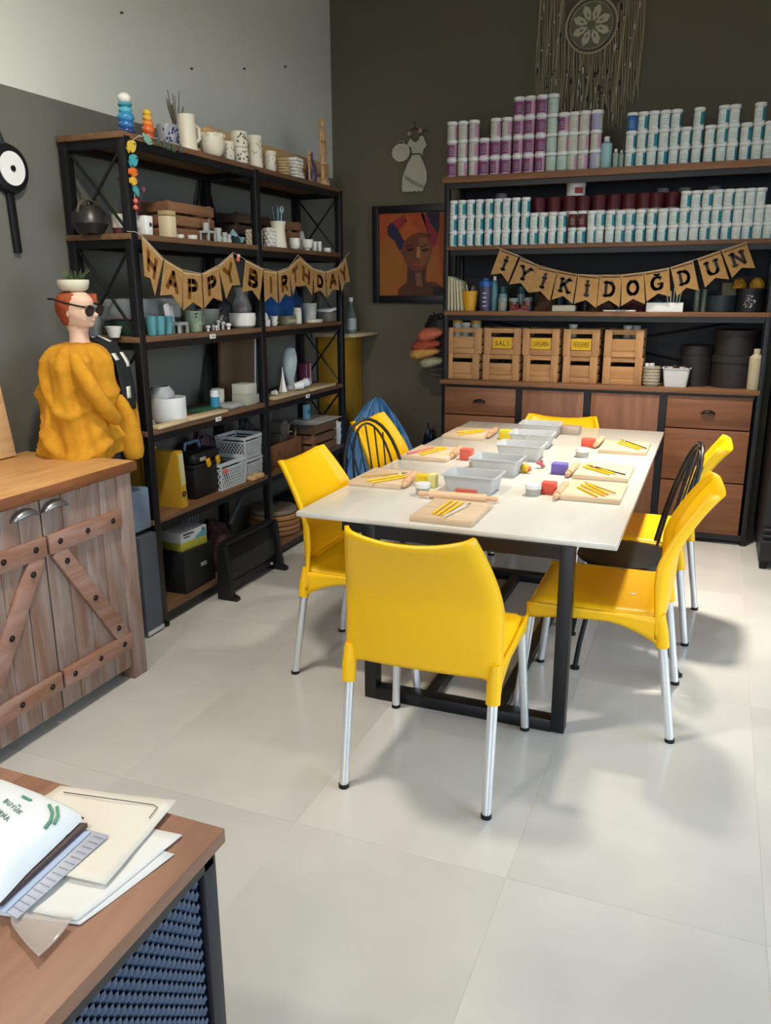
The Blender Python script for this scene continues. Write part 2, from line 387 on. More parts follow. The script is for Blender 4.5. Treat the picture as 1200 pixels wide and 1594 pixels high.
for x in (-.935, -.65): rel(B().box((x, 3.57, .027), (.045, 1.51, .04)), 'floor_rail', BLACK, tb, ot)
for x in (-1.29, -.43): rel(B().box((x, 3.95, .709), (.04, 2.3, .045)), 'apron', BLACK, tb, ot)
rel(B().box((-.86, 2.81, .709), (.82, .03, .045)), 'apron', BLACK, tb, ot)
# ---------------------------------------------------------------- yellow chairs
def make_chair(back=1.0):
    t = thing('yellow_chair', '', 'chair', (0, 0, 0), 0, 'yellow plastic chairs round the table')
    # backrest: curved panel, concave to the sitter, sides turned forward
    def bf(u, v):
        z = .40+v*.53*back; zz = .40+v*.53
        y = -.212-.008*(zz-.4)/.26 if zz < .66 else -.22-.14*((zz-.66)/.27)**1.35
        w = .263+.003*max(0, (.55-zz)/.15)-.064*max(0, (zz-.62)/.31)**1.6
        s = 2*u-1; a = abs(s)
        x = s*w if a < .9 else math.copysign(w*(.9+(a-.9)*.8), s)
        bow = -.028*(1-a*a)*(.5+.5*min(1, (zz-.4)/.2)); fl = .035*max(0, (a-.84)/.16)**1.5*(1-.3*v)*min(1, .15+v*2.2)
        z2 = z - .030*(1-a**2.2)*v**6 - (0 if a > .8 else 0)
        if v < .2: z2 += .045*(1-v/.2)*(1-max(0, (a-.78)/.22))*(1 if a < 1 else 0)
        return (x, y+bow+fl, z2)
    B().grid(bf, 28, 22).build('backrest', YEL, t, solid=.013, off=0)
    def sf(u, v):
        s = 2*u-1; a = abs(s); y = -.215+v*.475; w = .247+.006*sin(pi*v)-.004*v
        z = .492-.012*(1-a*a)*sin(pi*min(1, v*1.1))-.028*max(0, (v-.88)/.12)**2
        if v < .12: z += .03*(1-v/.12)**2
        return (s*w, y, z-.016*max(0, (a-.9)/.1)**2)
    st = B(); st.grid(sf, 20, 16)
    o = st.build('seat', YEL, t, solid=.012, off=-1)
    ap = B()
    for s in (-1, 1):
        def af(u, v, s=s):
            y = -.225+u*.485; lo = .418+.026*sin(pi*u**.8)-.05*max(0, (.38-u)/.38)**1.4
            return (s*(.249+.004*(1-v)+.003*sin(pi*u)), y, .48+(lo-.48)*v)
        ap.grid(af, 16, 4)
    ap.grid(lambda u, v: ((2*u-1)*.249, .262-.01*(1-v)-.012*abs(2*u-1)**6, .47-(.045-.02*(1-(2*u-1)**2)*1.0)*v), 14, 3)
    ap.build('apron', YEL, t, solid=.011)
    for s in (-1, 1):
        B().lathe([(.023, 0), (.0235, .06), (.017, .125)], 16, M=Matrix.Rotation(radians(-8), 4, 'X'), c=(s*.241, -.231, .368)).build('leg_socket', YEL, t)
        B().lathe([(.019, 0), (.021, .045)], 14, c=(s*.234, .238, .424)).build('leg_socket', YEL, t)
    for s in (-1, 1):
        B().cyl((s*.243, -.283, .008), (s*.240, -.222, .42), .0155, .0165, n=16).build('leg', CHROME, t)
        B().cyl((s*.258, .285, .008), (s*.234, .243, .46), .0155, .0165, n=16).build('leg', CHROME, t)
        for y in (-.284, .286): B().cyl((s*(.243 if y < 0 else .258), y, 0), (s*(.243 if y < 0 else .258), y, .014), .0175, n=16).build('foot_cap', RUB, t)
    return t
ch = make_chair(); index_kids(ch)
GY = 'yellow plastic chairs round the table'
spots = [((-.785, 2.447), .03, 'yellow plastic chair nearest the camera, its back to the viewer at the table end'),
         ((-1.282, 3.085), -pi/2, 'yellow plastic chair on the shelving side nearer the barn cabinet, tucked under the table'),
         ((-1.42, 4.13), -pi/2-.04, 'yellow plastic chair behind the black wire chair on the shelving side'),
         ((-.310, 3.09), pi/2+.01, 'yellow plastic chair on the window side at the near corner, small scrap on its seat'),
         ((-.275, 4.02), pi/2-.06, 'yellow plastic chair on the window side beyond the black wire chair')]
for i, ((x, y), rz, lab) in enumerate(spots):
    if i == 0: ch.location = (x, y, 0); ch.rotation_euler = (0, 0, rz); ch['label'] = lab
    else: ctree(ch, loc=(x, y, 0), rz=rz, label=lab)
fc = make_chair(.78); fc.location = (-.9, 5.03, 0); fc.rotation_euler = (0, 0, pi); fc['label'] = 'yellow plastic chair at the far end of the table before the wooden doors'
fc.scale = (1.12, 1, 1)
tag(B().box((0, 0, .0015), (.022, .012, .003), bev=.001).build('paper_scrap', WPL, loc=(-.205, 3.04, .4845), rz=.4), 'tiny white scrap on the seat of the near right yellow chair', 'scrap')
# ---------------------------------------------------------------- wire chairs
def wire_chair(label, loc, rz, seat=True):
    t = thing('wire_chair', label, 'chair', loc, rz, 'black wire chairs with hoop backs')
    B().lathe([(.001, .462), (.19, .458), (.205, .468), (.20, .482), (.15, .486), (.001, .482)], 32, sy=1.02).build('seat', BLACK, t)
    def arch(k, h, lean, n=18):
        return [(-cos(pi*i/n)*k, -.15-lean*sin(pi*i/n)**.7, .47+sin(pi*i/n)**.62*h) for i in range(n+1)]
    hp = arch(.21, .51, .12)
    B().tube(hp, .0085, 8).build('hoop', BLACK, t)
    B().tube(arch(.145, .49, .115), .006, 8).build('inner_hoop', BLACK, t)
    for i in range(5):
        u = -1+.5*i; B().cyl((u*.07, -.16, .475), (u*.115, -.155-.112*(1-abs(u)*.05), .475+.475*(1-.10*u*u)), .0045, n=8).build('spindle', BLACK, t)
    for sx in (-1, 1):
        for sy in (-1, 1):
            B().tube([(sx*.14, sy*.13, .465), (sx*.15, sy*.15, .3), (sx*.172, sy*.185+.0, .12), (sx*.185, sy*.2+(-.03 if sy < 0 else 0), .008)], .011, 8).build('leg', BLACK, t)
            B().cyl((sx*.185, sy*.2+(-.03 if sy < 0 else 0), 0), (sx*.185, sy*.2+(-.03 if sy < 0 else 0), .01), .02, n=14).build('foot_pad', RUB, t)
    return t
wire_chair('black wire hoop-back chair between the two yellow chairs on the window side', (-.285, 3.552, 0), pi/2+.20)
wire_chair('black wire hoop-back chair in front of the rear yellow chair, shelving side', (-1.36, 3.62, 0), -pi/2-.42)
# ---------------------------------------------------------------- lettering (strokes in a unit box)
def arc(cx, cy, rx, ry, a0, a1, n=10): return [(cx+cos(radians(a0+(a1-a0)*i/n))*rx, cy+sin(radians(a0+(a1-a0)*i/n))*ry) for i in range(n+1)]
GLY = {'H': [[(.12, 0), (.12, 1)], [(.88, 0), (.88, 1)], [(.12, .5), (.88, .5)]], 'A': [[(.05, 0), (.5, 1), (.95, 0)], [(.25, .35), (.75, .35)]],
 'P': [[(.15, 0), (.15, 1)], [(.15, .96)]+arc(.5, .72, .36, .24, 90, -90)+[(.15, .48)]], 'Y': [[(.05, 1), (.5, .5), (.95, 1)], [(.5, .5), (.5, 0)]],
 'B': [[(.15, 0), (.15, 1)], [(.15, .96)]+arc(.5, .74, .3, .22, 90, -90)+[(.15, .52)], [(.15, .52)]+arc(.52, .28, .36, .24, 90, -90)+[(.15, .04)]],
 'I': [[(.5, 0), (.5, 1)]], 'İ': [[(.5, 0), (.5, .8)], [(.5, .98), (.5, 1.06)]], 'R': [[(.15, 0), (.15, 1)], [(.15, .96)]+arc(.5, .74, .34, .22, 90, -90)+[(.15, .52)], [(.45, .5), (.9, 0)]],
 'T': [[(.5, 0), (.5, .96)], [(.05, .96), (.95, .96)]], 'D': [[(.18, 0), (.18, 1)], [(.18, .95)]+arc(.42, .5, .44, .45, 90, -90)+[(.18, .05)]],
 'K': [[(.15, 0), (.15, 1)], [(.15, .42), (.85, 1)], [(.38, .6), (.9, 0)]], 'O': [arc(.5, .5, .42, .46, 0, 360, 20)],
 'Ğ': [arc(.5, .5, .42, .46, 50, 320, 16)+[(.86, .42), (.55, .42)], arc(.5, 1.24, .2, .12, 200, 340, 6)], 'G': [arc(.5, .5, .42, .46, 50, 320, 16)+[(.86, .42), (.55, .42)]],
 'U': [[(.12, 1), (.12, .35)]+arc(.5, .35, .38, .33, 180, 360)+[(.88, 1)]], 'N': [[(.12, 0), (.12, 1), (.88, 0), (.88, 1)]],
 'S': [arc(.5, .73, .34, .24, 30, 250, 10)+arc(.5, .26, .36, .25, 70, -150, 10)], 'L': [[(.18, 1), (.18, .03), (.9, .03)]], 'C': [arc(.5, .5, .42, .46, 50, 310, 14)],
 'Ç': [arc(.5, .5, .42, .46, 50, 310, 14), [(.5, 0), (.45, -.18)]], 'Ş': [arc(.5, .73, .34, .24, 30, 250, 10)+arc(.5, .26, .36, .25, 70, -150, 10), [(.5, 0), (.45, -.18)]],
 'M': [[(.08, 0), (.08, 1), (.5, .3), (.92, 1), (.92, 0)]], 'E': [[(.9, .97), (.15, .97), (.15, .03), (.9, .03)], [(.15, .5), (.75, .5)]]}
SER = {'H': [(.12, 0), (.12, 1), (.88, 0), (.88, 1)], 'İ': [(.5, 0), (.5, .8)], 'Y': [(.05, 1), (.95, 1), (.5, 0)], 'K': [(.15, 0), (.15, 1), (.85, 1), (.9, 0)], 'D': [(.18, 0), (.18, 1)], 'U': [(.12, 1), (.88, 1)], 'N': [(.12, 0), (.12, 1), (.88, 1)]}
def glyph(b, ch, fn, th, serif=False, h=.0012, mi=0):
    """fn(u,v,w)->point; strokes of thickness th as flat slabs"""
    st = [list(s) for s in GLY[ch]]
    if serif:
        for x, y in SER.get(ch, []): st.append([(x-.2, y+(.05 if y < .1 else -.05)), (x+.2, y+(.05 if y < .1 else -.05))])
    for s in st:
        for k, ((x0, y0), (x1, y1)) in enumerate(zip(s, s[1:])):
            dx, dy = x1-x0, y1-y0; L = math.hypot(dx, dy) or 1; t = th*(.6 if serif and abs(dy) < .05 else 1)/2; nx, ny = -dy/L*t, dx/L*t; ex, ey = dx/L*t*.6, dy/L*t*.6
            b.prism([(x0-ex+nx, y0-ey+ny), (x0-ex-nx, y0-ey-ny), (x1+ex-nx, y1+ey-ny), (x1+ex+nx, y1+ey+ny)], h, fn, mi)
# ---------------------------------------------------------------- barn cabinet
BARN = mat('weathered_wood', '#7f5d4b', .6, col2='#988a80', scale=3, stretch=(5, 5, .7), bump=.3, bscale=25, vary=.08, lo=.35, hi=.7, dist=1)
BARNH = mat('weathered_wood_batten', '#8c6048', .6, col2='#a5877a', scale=3, stretch=(5, .7, 5), bump=.3, bscale=25, vary=.06, lo=.35, hi=.75, dist=1)
TOPW = mat('cabinet_top_wood', '#b98850', .5, col2='#d0a36b', scale=3, stretch=(6, .8, 6), bump=.15, bscale=20, dist=1, lo=.3, hi=.7)
oc = Vector((-2.45, 1.95, 0)); bc = thing('barn_cabinet', 'weathered plank cabinet with crossed barn doors and thick pine top at the left', 'cabinet', oc)
def C_(b, n, m, par=None, **k): return rel(b, n, m, par or bc, oc if par is None else Vector(par['org']), **k)
FX = -2.19
EDW = mat('dark_edge_wood', '#6b3d22', .5, col2='#8a5632', scale=3, stretch=(6, .8, 6), dist=1)
bt = B().box((-2.455, 1.93, .915), (.59, 1.44, .042), bev=.006)
for f_ in bt.bm.faces:
    if all(v.co.x > -2.175 for v in f_.verts) or all(v.co.y > 2.63 for v in f_.verts): f_.material_index = 1
C_(bt, 'top', [TOPW, EDW])
C_(B().box((FX+.111-.0, 1.93, .912), (.012, 1.44, .05), bev=.003), 'front_edge', mat('dark_edge_wood', '#6b3d22', .5, col2='#8a5632', scale=3, stretch=(6, .8, 6), dist=1)) if False else None
C_(B().box((FX-.02, 2.585, .447), (.06, .085, .894), bev=.004), 'corner_post', BARN)
C_(B().box((-2.7, 2.585, .447), (.06, .085, .894), bev=.004), 'corner_post', BARN)
C_(B().box((-2.45, 2.6, .48), (.44, .03, .82)), 'side_panel', BARN)
C_(B().box((FX-.02, 1.27, .447), (.06, .085, .894), bev=.004), 'corner_post', BARN)
C_(B().box((-2.7, 1.27, .447), (.06, .085, .894), bev=.004), 'corner_post', BARN)
C_(B().box((-2.45, 1.26, .48), (.44, .03, .82)), 'side_panel', BARN)
C_(B().box((-2.46, 1.93, .1), (.5, 1.26, .02)), 'bottom_panel', BARN)
C_(B().box((-2.73, 1.93, .48), (.02, 1.26, .8)), 'back_panel', BARN)
def barn_door(ya, yb, flip):
    d = bpy.data.objects.new('door', None); C.objects.link(d); d.parent = bc; org = Vector((FX, (ya+yb)/2, .06)); d.location = org-oc; d['org'] = org
    n = 4; k = (yb-ya)/n
    for i in range(n):
        C_(B().box((FX-.012+.0015*(i % 2), ya+k*(i+.5), .473), (.024, k-.0018, .826), bev=.003), 'plank', BARN, d)
    for z in (.718, .186):
        C_(B().box((FX+.010, (ya+yb)/2, z), (.02, yb-ya-.006, .072), bev=.003), 'batten', BARNH, d)
    y0, y1 = (ya+.05, yb-.05) if not flip else (yb-.05, ya+.05)
    a = Vector((FX+.009, y0, .682)); c = Vector((FX+.009, y1, .222)); L = (c-a).length; an = math.atan2(c.z-a.z, c.y-a.y)
    C_(B().box((a+c)/2, (.017, L+.02, .07), Matrix.Rotation(an, 4, 'X'), bev=.003), 'diagonal_brace', BARNH, d)
    bolts = [(ya+(yb-ya)*q, z) for q in (.14, .5, .86) for z in (.72, .186)] + [(y0+(y1-y0)*q, .682+(.222-.682)*q) for q in (.1, .52, .9)]
    for y, z in bolts:
        C_(B().lathe([(.0115, 0), (.0115, .003), (.008, .006), (.001, .008)], 12, (FX+.019, y, z), Matrix.Rotation(pi/2, 4, 'Y')), 'bolt', mat('bolt_steel', '#2a2522', .4, .7), d)
    cup_pull(d, 0+.0, (yb-.075 if flip else ya+.06)-org.y, .838-org.z, 'x', 1.4).location.x = .0
barn_door(1.735, 2.137, True); barn_door(2.143, 2.543, False); barn_door(1.33, 1.731, False)
# board leaning on the cabinet
tag(B().box((0, 0, .17), (.02, .5, .34), Matrix.Rotation(radians(-8), 4, 'Y'), bev=.002).build('wooden_board', PINEY, loc=(-2.72, 2.285, .938)), 'light wooden board leaning on the wall on top of the barn cabinet', 'board')
# wall clock
p = onx(9, 263, WX); t = thing('wall_clock', 'black wall clock with small white face and long straight tail', 'clock', (WX, p.y, p.z))
RYm = Matrix.Rotation(pi/2, 4, 'Y')
B().lathe([(.001, 0), (.098, 0), (.1, .012), (.092, .03), (.07, .034), (.001, .034)], 36, M=RYm).build('case', BLACK, t)
B().lathe([(.001, .034), (.066, .034), (.066, .038), (.001, .038)], 32, M=RYm).build('dial', WPL, t)
B().cyl((.038, 0, 0), (.043, 0, 0), .012).build('hub', BLACK, t)
B().box((.012, -.002, -.2), (.016, .035, .26), Matrix.Rotation(radians(2), 4, 'X'), bev=.003).build('pendulum', BLACK, t)
B().tube([(.01, -.02, .09), (.01, -.04, .14), (.01, -.06, .22), (.01, -.06, .3)], .016, 8).build('arm', BLACK, t)
# ---------------------------------------------------------------- mannequin
mo = Vector((-2.49, 2.758, 0)); mq = thing('mannequin', 'mannequin bust with orange hair and sunglasses behind the barn cabinet', 'mannequin', mo, radians(2))
# frame: faces +x
def hring(z, fr, bk, hw, n=48):
    return [(fr*cos(a) if cos(a) > 0 else bk*cos(a), hw*sin(a), z) for a in (2*pi*i/n for i in range(n))]
SK = mat('mannequin_skin', '#d8b49a', .55)
def hz(z): return z
rings = []
prof = [(1.34, .075, .075, .11), (1.37, .06, .062, .07), (1.40, .05, .055, .053), (1.44, .047, .055, .049), (1.468, .055, .066, .052), (1.476, .092, .07, .050), (1.488, .10, .075, .058), (1.502, .101, .08, .064), (1.512, .107, .082, .067), (1.52, .102, .085, .069), (1.532, .105, .088, .071), (1.55, .1, .092, .073), (1.565, .093, .095, .074), (1.585, .098, .098, .075), (1.61, .098, .098, .074), (1.635, .085, .09, .066), (1.655, .06, .068, .048), (1.668, .025, .03, .02)]
P2 = []
for q0_, q1_ in zip(prof, prof[1:]):
    for j in range(4): P2.append(tuple(q0_[k]+(q1_[k]-q0_[k])*j/4 for k in range(4)))
b = B(); R0 = []
for z, fr, bk, hw in P2+[prof[-1]]:
    r = hring(z, fr, bk, hw); r2 = []
    for i, (x, y, zz) in enumerate(r):
        a = 2*pi*i/48; a = a-2*pi if a > pi else a
        ns = math.exp(-(a/.16)**2)*max(0, 1-abs(z-1.54)/.03)*.040
        lp = math.exp(-(a/.3)**2)*(max(0, 1-abs(z-1.51)/.01))*.006
        ey = -math.exp(-((abs(a)-.42)/.2)**2)*max(0, 1-abs(z-1.57)/.018)*.009
        r2.append((x+ns+lp+ey, y, zz))
    R0.append(r2)
b.loft(R0); b.build('head', SK, mq, ang=70)
HAIR = mat('orange_hair', '#863a1a', .8, col2='#a04c28', scale=40, stretch=(1, 1, 1), bump=.4, bscale=120)
b = B(); RR = []
for z, rr in [(1.475, .02), (1.482, .05), (1.50, .066), (1.53, .078), (1.56, .086), (1.59, .089), (1.62, .085), (1.645, .07), (1.66, .045), (1.668, .01)]:
    r = []
    for i in range(30):
        a = 2*pi*i/30; k = rr*(1+.03*sin(7*a+z*60)+.02*sin(13*a))
        r.append((-.022+cos(a)*k*(1.12 if cos(a) < 0 else (.72+.7*max(0, (z-1.6)/.07))), sin(a)*k*1.02, z))
    RR.append(r)
b.loft(RR).build('hair', HAIR, mq)
b = B()
b.loft([[(.055+.03*cos(a)*1.2, .06+.03*sin(a)*.5, z0) for a in (2*pi*i/12 for i in range(12))] for z0 in (1.60, 1.62, 1.65)]).build('hair_tuft', HAIR, mq)
for s, nm in ((-1, ''), (1, '')):
    B().lathe([(.001, .058*0), (.008, 0), (.012, .004), (.006, .010), (.001, .011)], 12, (0, s*.073, 1.545), Matrix.Rotation(-s*pi/2, 4, 'X'), sx=.8, sy=1.6).build('ear', SK, mq)
B().lathe([(.0, 0), (.013, 0), (.017, .003), (.0, .004)], 14, (.104, 0, 1.512), Matrix.Rotation(pi/2, 4, 'Y'), sx=.35).build('lips', mat('lip_paint', '#c08474', .5), mq)
for o in list(mq.children):
    o.scale = (.76,)*3; o.location = (o.location[0], o.location[1], o.location[2]*.76+1.36*.24+.016) if o.location.length > 0 else (0, 0, 1.36*.24+.016)
# torso, mostly hidden by the draped sweater, and stand
TORS = []
for z, fr, bk, hw in [(.945, .10, .10, .145), (1.05, .105, .10, .14), (1.2, .13, .115, .165), (1.3, .12, .11, .175), (1.35, .09, .09, .13), (1.37, .05, .055, .06)]: TORS.append(hring(z, fr, bk, hw))
B().loft(TORS).build('torso', BLACKP, mq)
B().cyl((0, 0, .03), (0, 0, .96), .02).build('stand_pole', BLACK, mq)
B().lathe([(.001, 0), (.09, 0), (.09, .012), (.03, .04), (.001, .04)], 28).build('stand_base', BLACK, mq)
# sunglasses
sg = thing('sunglasses', 'black sunglasses worn by the mannequin head', 'glasses', mo+Vector((0, 0, 1.376+(1.582-1.36)*.76)), radians(0)); sg.scale = (.84, .84, 1.05); sg.rotation_euler = (0, radians(9), 0)
GL = mat('dark_lens', '#221c1a', .08, coat=.5)
for s in (-1, 1):
    P = [(.112-.012*abs(cos(a)-s*-.2)*0, s*.036+cos(a)*.028, sin(a)*.021*(1 if sin(a) < 0 else .8)) for a in (2*pi*i/18 for i in range(18))]
    B().loft([[(q[0]-.001, q[1], q[2]) for q in P], [(q[0]+.001, q[1], q[2]) for q in P]]).build('lens', GL, sg)
    B().tube([(q[0], q[1], q[2]) for q in P], .0035, 6, closed=True).build('rim', BLACKP, sg)
    B().tube([(.11, s*.064, .012), (.08, s*.082, .013), (.0, s*.095, .016), (-.06, s*.098, .022), (-.09, s*.098, .018)], .004, 6).build('temple', BLACKP, sg)
B().tube([(.114, -.01, .006), (.118, 0, .008), (.114, .01, .006)], .003, 6).build('bridge', BLACKP, sg)
# sweater
MUS = mat('mustard_cloth', '#b97d10', .88, col2='#c98e18', scale=20, bump=.25, bscale=220)
SCF = mat('patterned_cloth', '#171b1d', .85)
sw = thing('mustard_sweater', 'mustard sweater draped over the mannequin with sleeves hanging in front', 'sweater', mo+Vector((-.01, -.01, .938)), radians(12)); sw.scale = (.9, .80, .91)
rings = []; n = 120
for k in range(45):
    v = k/44; z = .0+v*.505
    sh = min(1, (1-v)/.13)**.5 if v > .87 else 1
    hw = (.248-.035*v)*sh+.055*(1-sh); dp = (.185-.03*v)*sh+.05*(1-sh)
    r = []
    for i in range(n):
        a = 2*pi*i/n
        f = (1-.6*v)*(.014*sin(9*a+3*v)+.01*sin(5*a-6*v)+.006*sin(17*a+9*v))
        ph = 1.9*v*3.1+2.2*cos(a+.9)+.5*sin(3*a); rd = (1-abs(sin(ph*1.35)))**2.2; rd2 = (1-abs(sin(2.3*a-5.2*v+1)))**3
        sag = (.030*rd*min(1, 1.6*(1-v))+.018*rd2*(1-v)-.006)*(1 if v < .93 else .2)+.004*noise.noise(Vector((cos(a)*4, sin(a)*4, v*7)))
        r.append((cos(a)*(dp+f+sag), sin(a)*(hw+f+sag), z+.012*sin(3*a)*(1-v)-.02*max(0, -sin(a))*(1-v)))
    rings.append(r)
B().loft(rings, caps=False).build('body', MUS, sw, solid=.006, ang=80)
b = B().tube([(.05, -.15, .47), (.10, -.195, .40), (.15, -.20, .32), (.185, -.17, .24), (.20, -.11, .18), (.20, -.05, .15)], [.03, .04, .042, .042, .038, .03], 14); b.build('sleeve', MUS, sw, sub=1)
b = B().tube([(.02, .17, .46), (.08, .20, .40), (.12, .225, .26), (.14, .225, .12), (.14, .215, -.02), (.14, .21, -.04)], [.04, .05, .046, .044, .046, .05], 14); b.build('sleeve', MUS, sw, sub=1)
b = B().tube([(.17, .0, .28), (.20, .03, .17), (.215, .05, .05), (.21, .06, -.06)], [.03, .05, .055, .06], 14); b.build('loose_sleeve', MUS, sw, sub=1)
b = B()
def scf(u, v): # strip over the far shoulder down the front
    P0 = [(-.05, .10, .50), (.03, .11, .522), (.10, .115, .49), (.155, .115, .40), (.18, .10, .29), (.185, .09, .18)]
    q = v*5; i = min(4, int(q)); f = q-i; a = Vector(P0[i]).lerp(Vector(P0[i+1]), f)
    return (a.x+.012, a.y+(u-.5)*.14+.0, a.z+.005)
b.grid(scf, 6, 20); b.build('shoulder_scarf', SCF, sw, solid=.008)
b = B()
for (u0, v0, du, dv) in ((.1, .12, .25, .1), (.6, .2, .2, .16), (.05, .5, .3, .07), (.7, .5, .25, .14), (.3, .8, .3, .1)):
    b.grid(lambda u, v: tuple(Vector(scf(u0+du*u, v0+dv*v))+Vector((.006, 0, .003))), 2, 4)
b.build('scarf_patches', mat('offwhite_cloth', '#d9d4c8', .85), sw, solid=.003)['kind'] = 'stuff'
# planter on the head
pt = thing('planter_bowl', 'cream planter bowl with succulents on top of the mannequin head', 'planter', mo+Vector((-.005, 0, 1.376+(1.668-1.36)*.76-.004)), radians(12)); pt.scale = (.86, .86, .95)
B().lathe([(.001, 0), (.05, 0), (.066, .012), (.074, .035), (.073, .048), (.066, .048), (.06, .03), (.001, .03)], 32).build('bowl', CREAM, pt)
B().lathe([(.001, .03), (.063, .038), (.001, .042)], 20).build('soil', mat('soil', '#2b1f17', .9), pt)
random.seed(4)
SUC = mat('succulent_green', '#5a6b3c', .6, col2='#39492a', scale=30)
for i in range(22):
    a = random.uniform(0, 2*pi); r = random.uniform(.01, .06); h = random.uniform(.03, .06); la = random.uniform(.4, 1.2)
    base = Vector((cos(a)*r*.8, sin(a)*r*.8, .036)); tip = base+Vector((cos(a)*h*la, sin(a)*h*la, h))
    B().cyl(base, tip, .006, .0008, n=6).build('leaf', SUC, pt)
# boxes between cabinet and rack
tag(B().box((0, 0, .23), (.34, .26, .46), bev=.01).build('grey_box', mat('slate_box', '#596068', .6), loc=(-2.585, 2.80, .0)), 'slate grey box on the floor between barn cabinet and rack', 'box') if False else None
gb = thing('grey_drawer_box', 'slate grey floor box between the barn cabinet and the rack', 'box', (-2.56, 2.80, 0))
# ---------------------------------------------------------------- foreground desk
od = Vector((-1.3, .5, 0)); dk = thing('foreground_desk', 'wood-topped desk with dark woven side panel in the near corner', 'desk', od)
def D_(b, n, m, **k): return rel(b, n, m, dk, od, **k)
DX, DY = -.675, .968
DESKW = mat('desk_wood', '#85604c', .5, col2='#9d765d', scale=3, stretch=(6, .8, 6), bump=.1, bscale=20, dist=1, lo=.3, hi=.7)
ww = (DX+1.95)/6
for i in range(6): D_(B().box((DX-ww*(i+.5), .33, .737), (ww-.0006, 1.276, .026), bev=.001), 'plank', DESKW)
DM = mat('dark_desk_metal', '#1e2128', .45)
for x in (DX-.03, -1.92):
    for y in (DY-.03, -.28): D_(B().box((x, y, .36), (.035, .035, .725), bev=.003), 'leg', DM)
for z in (.708, .06): D_(B().box((DX-.03, .345, z), (.035, 1.21, .032), bev=.002), 'rail', DM)
for z in (.708, .06): D_(B().box((-1.3, DY-.03, z), (1.2, .035, .032), bev=.002), 'rail', DM)
WV = mat('woven_plastic', '#2a4464', .2, coat=.5)
b = B(); ya, yb, za, zb = -.25, DY-.05, .08, .69
p = .0115; nz = int((zb-za)/p); ny = int((yb-ya)/p)
for j in range(nz):
    z = za+p*(j+.5)
    for i in range(ny):     # a woven ribbon: one bulge per crossing
        y = ya+p*(i+.5)
        if (i+j) % 2: continue
        x0 = DX-.022; e = p*.98; hh = p*.56
        V = [b.bm.verts.new(q) for q in ((x0-.003, y-e, z-hh*.8), (x0+.003, y-e*.4, z-hh), (x0+.003, y+e*.4, z-hh), (x0-.003, y+e, z-hh*.8), (x0-.003, y+e, z+hh*.8), (x0+.003, y+e*.4, z+hh), (x0+.003, y-e*.4, z+hh), (x0-.003, y-e, z+hh*.8), (x0+.0055, y-e*.3, z), (x0+.0055, y+e*.3, z), (x0-.003, y-e, z), (x0-.003, y+e, z))]
        for q in ((0, 1, 8, 10), (1, 2, 9, 8), (2, 3, 11, 9), (10, 8, 6, 7), (8, 9, 5, 6), (9, 11, 4, 5)): b.bm.faces.new([V[k] for k in q])
for i in range(ny+1): b.box((DX-.025, ya+p*i, (za+zb)/2), (.004, .004, zb-za))
wo = D_(b, 'woven_panel', WV, ang=60); wo['kind'] = 'stuff'
D_(B().box((DX-.05, .33, .385), (.004, 1.18, .63)), 'lining', mat('navy_lining', '#18253a', .6))
# papers and packages on the desk
def sheet(b, pts, z, h=.0015, curl=.0, n=6, f=None):
    a, c, d, e = [Vector((q[0], q[1], 0)) for q in pts]
    def g(u, v):
        q = a.lerp(c, u).lerp(e.lerp(d, u), v)
        return (q.x, q.y, z + curl*((u-.5)**2+(v-.5)**2) + (.002*noise.noise(Vector((q.x*18, q.y*18, z*100))) if curl else 0))
    b.grid(g, n, n); return b
def pxq(*pp): return [onz(x, y, .752) for x, y in pp]
DZ = .7505
tw = thing('paper_sheet', 'large cream paper sheet with a dark outline lying on the desk', 'paper', (-.95, .80, DZ+.006)); oq = Vector(tw.location)
b = sheet(B(), pxq((95, 1230), (275, 1253), (165, 1385), (-60, 1330)), DZ+.007, curl=.008, n=10); rel(b, 'sheet', mat('cream_sheet', '#d7d3c6', .7), tw, oq, solid=.0012)
q = pxq((100, 1242), (240, 1262), (246, 1266), (233, 1283))
rel(B().tube([v+Vector((0, 0, .0115)) for v in q], .0008, 5), 'printed_outline', mat('ink', '#3a3a38', .8), tw, oq)
b = sheet(B(), pxq((150, 1270), (284, 1302), (120, 1437), (-50, 1400)), DZ+.002, curl=.006, n=10)
tag(b.build('white_paper', mat('white_sheet', '#d9dad7', .75), solid=.0012), 'white paper sheet under the cream one, nearer the desk corner', 'paper')
b = sheet(B(), pxq((100, 1280), (272, 1330), (125, 1440), (-30, 1420)), DZ+.0002, curl=.003, n=8)
tag(b.build('white_paper', _m['white_sheet'], solid=.0008), 'lowest white paper sheet, flat on the desk wood', 'paper')
# translucent document sleeve
SLV = mat('clear_sleeve', '#d8cfc8', .12, trans=.75, alpha=1, ior=1.2)
b = sheet(B(), pxq((15, 1425), (115, 1440), (62, 1500), (20, 1450)), DZ+.003, curl=.02, n=10)
b2 = b.build('plastic_sleeve', mat('hazy_sleeve', '#c9bfb6', .15, alpha=.5, coat=.5), solid=.0006)
tag(b2, 'clear plastic sleeve poking out toward the desk edge', 'sleeve')
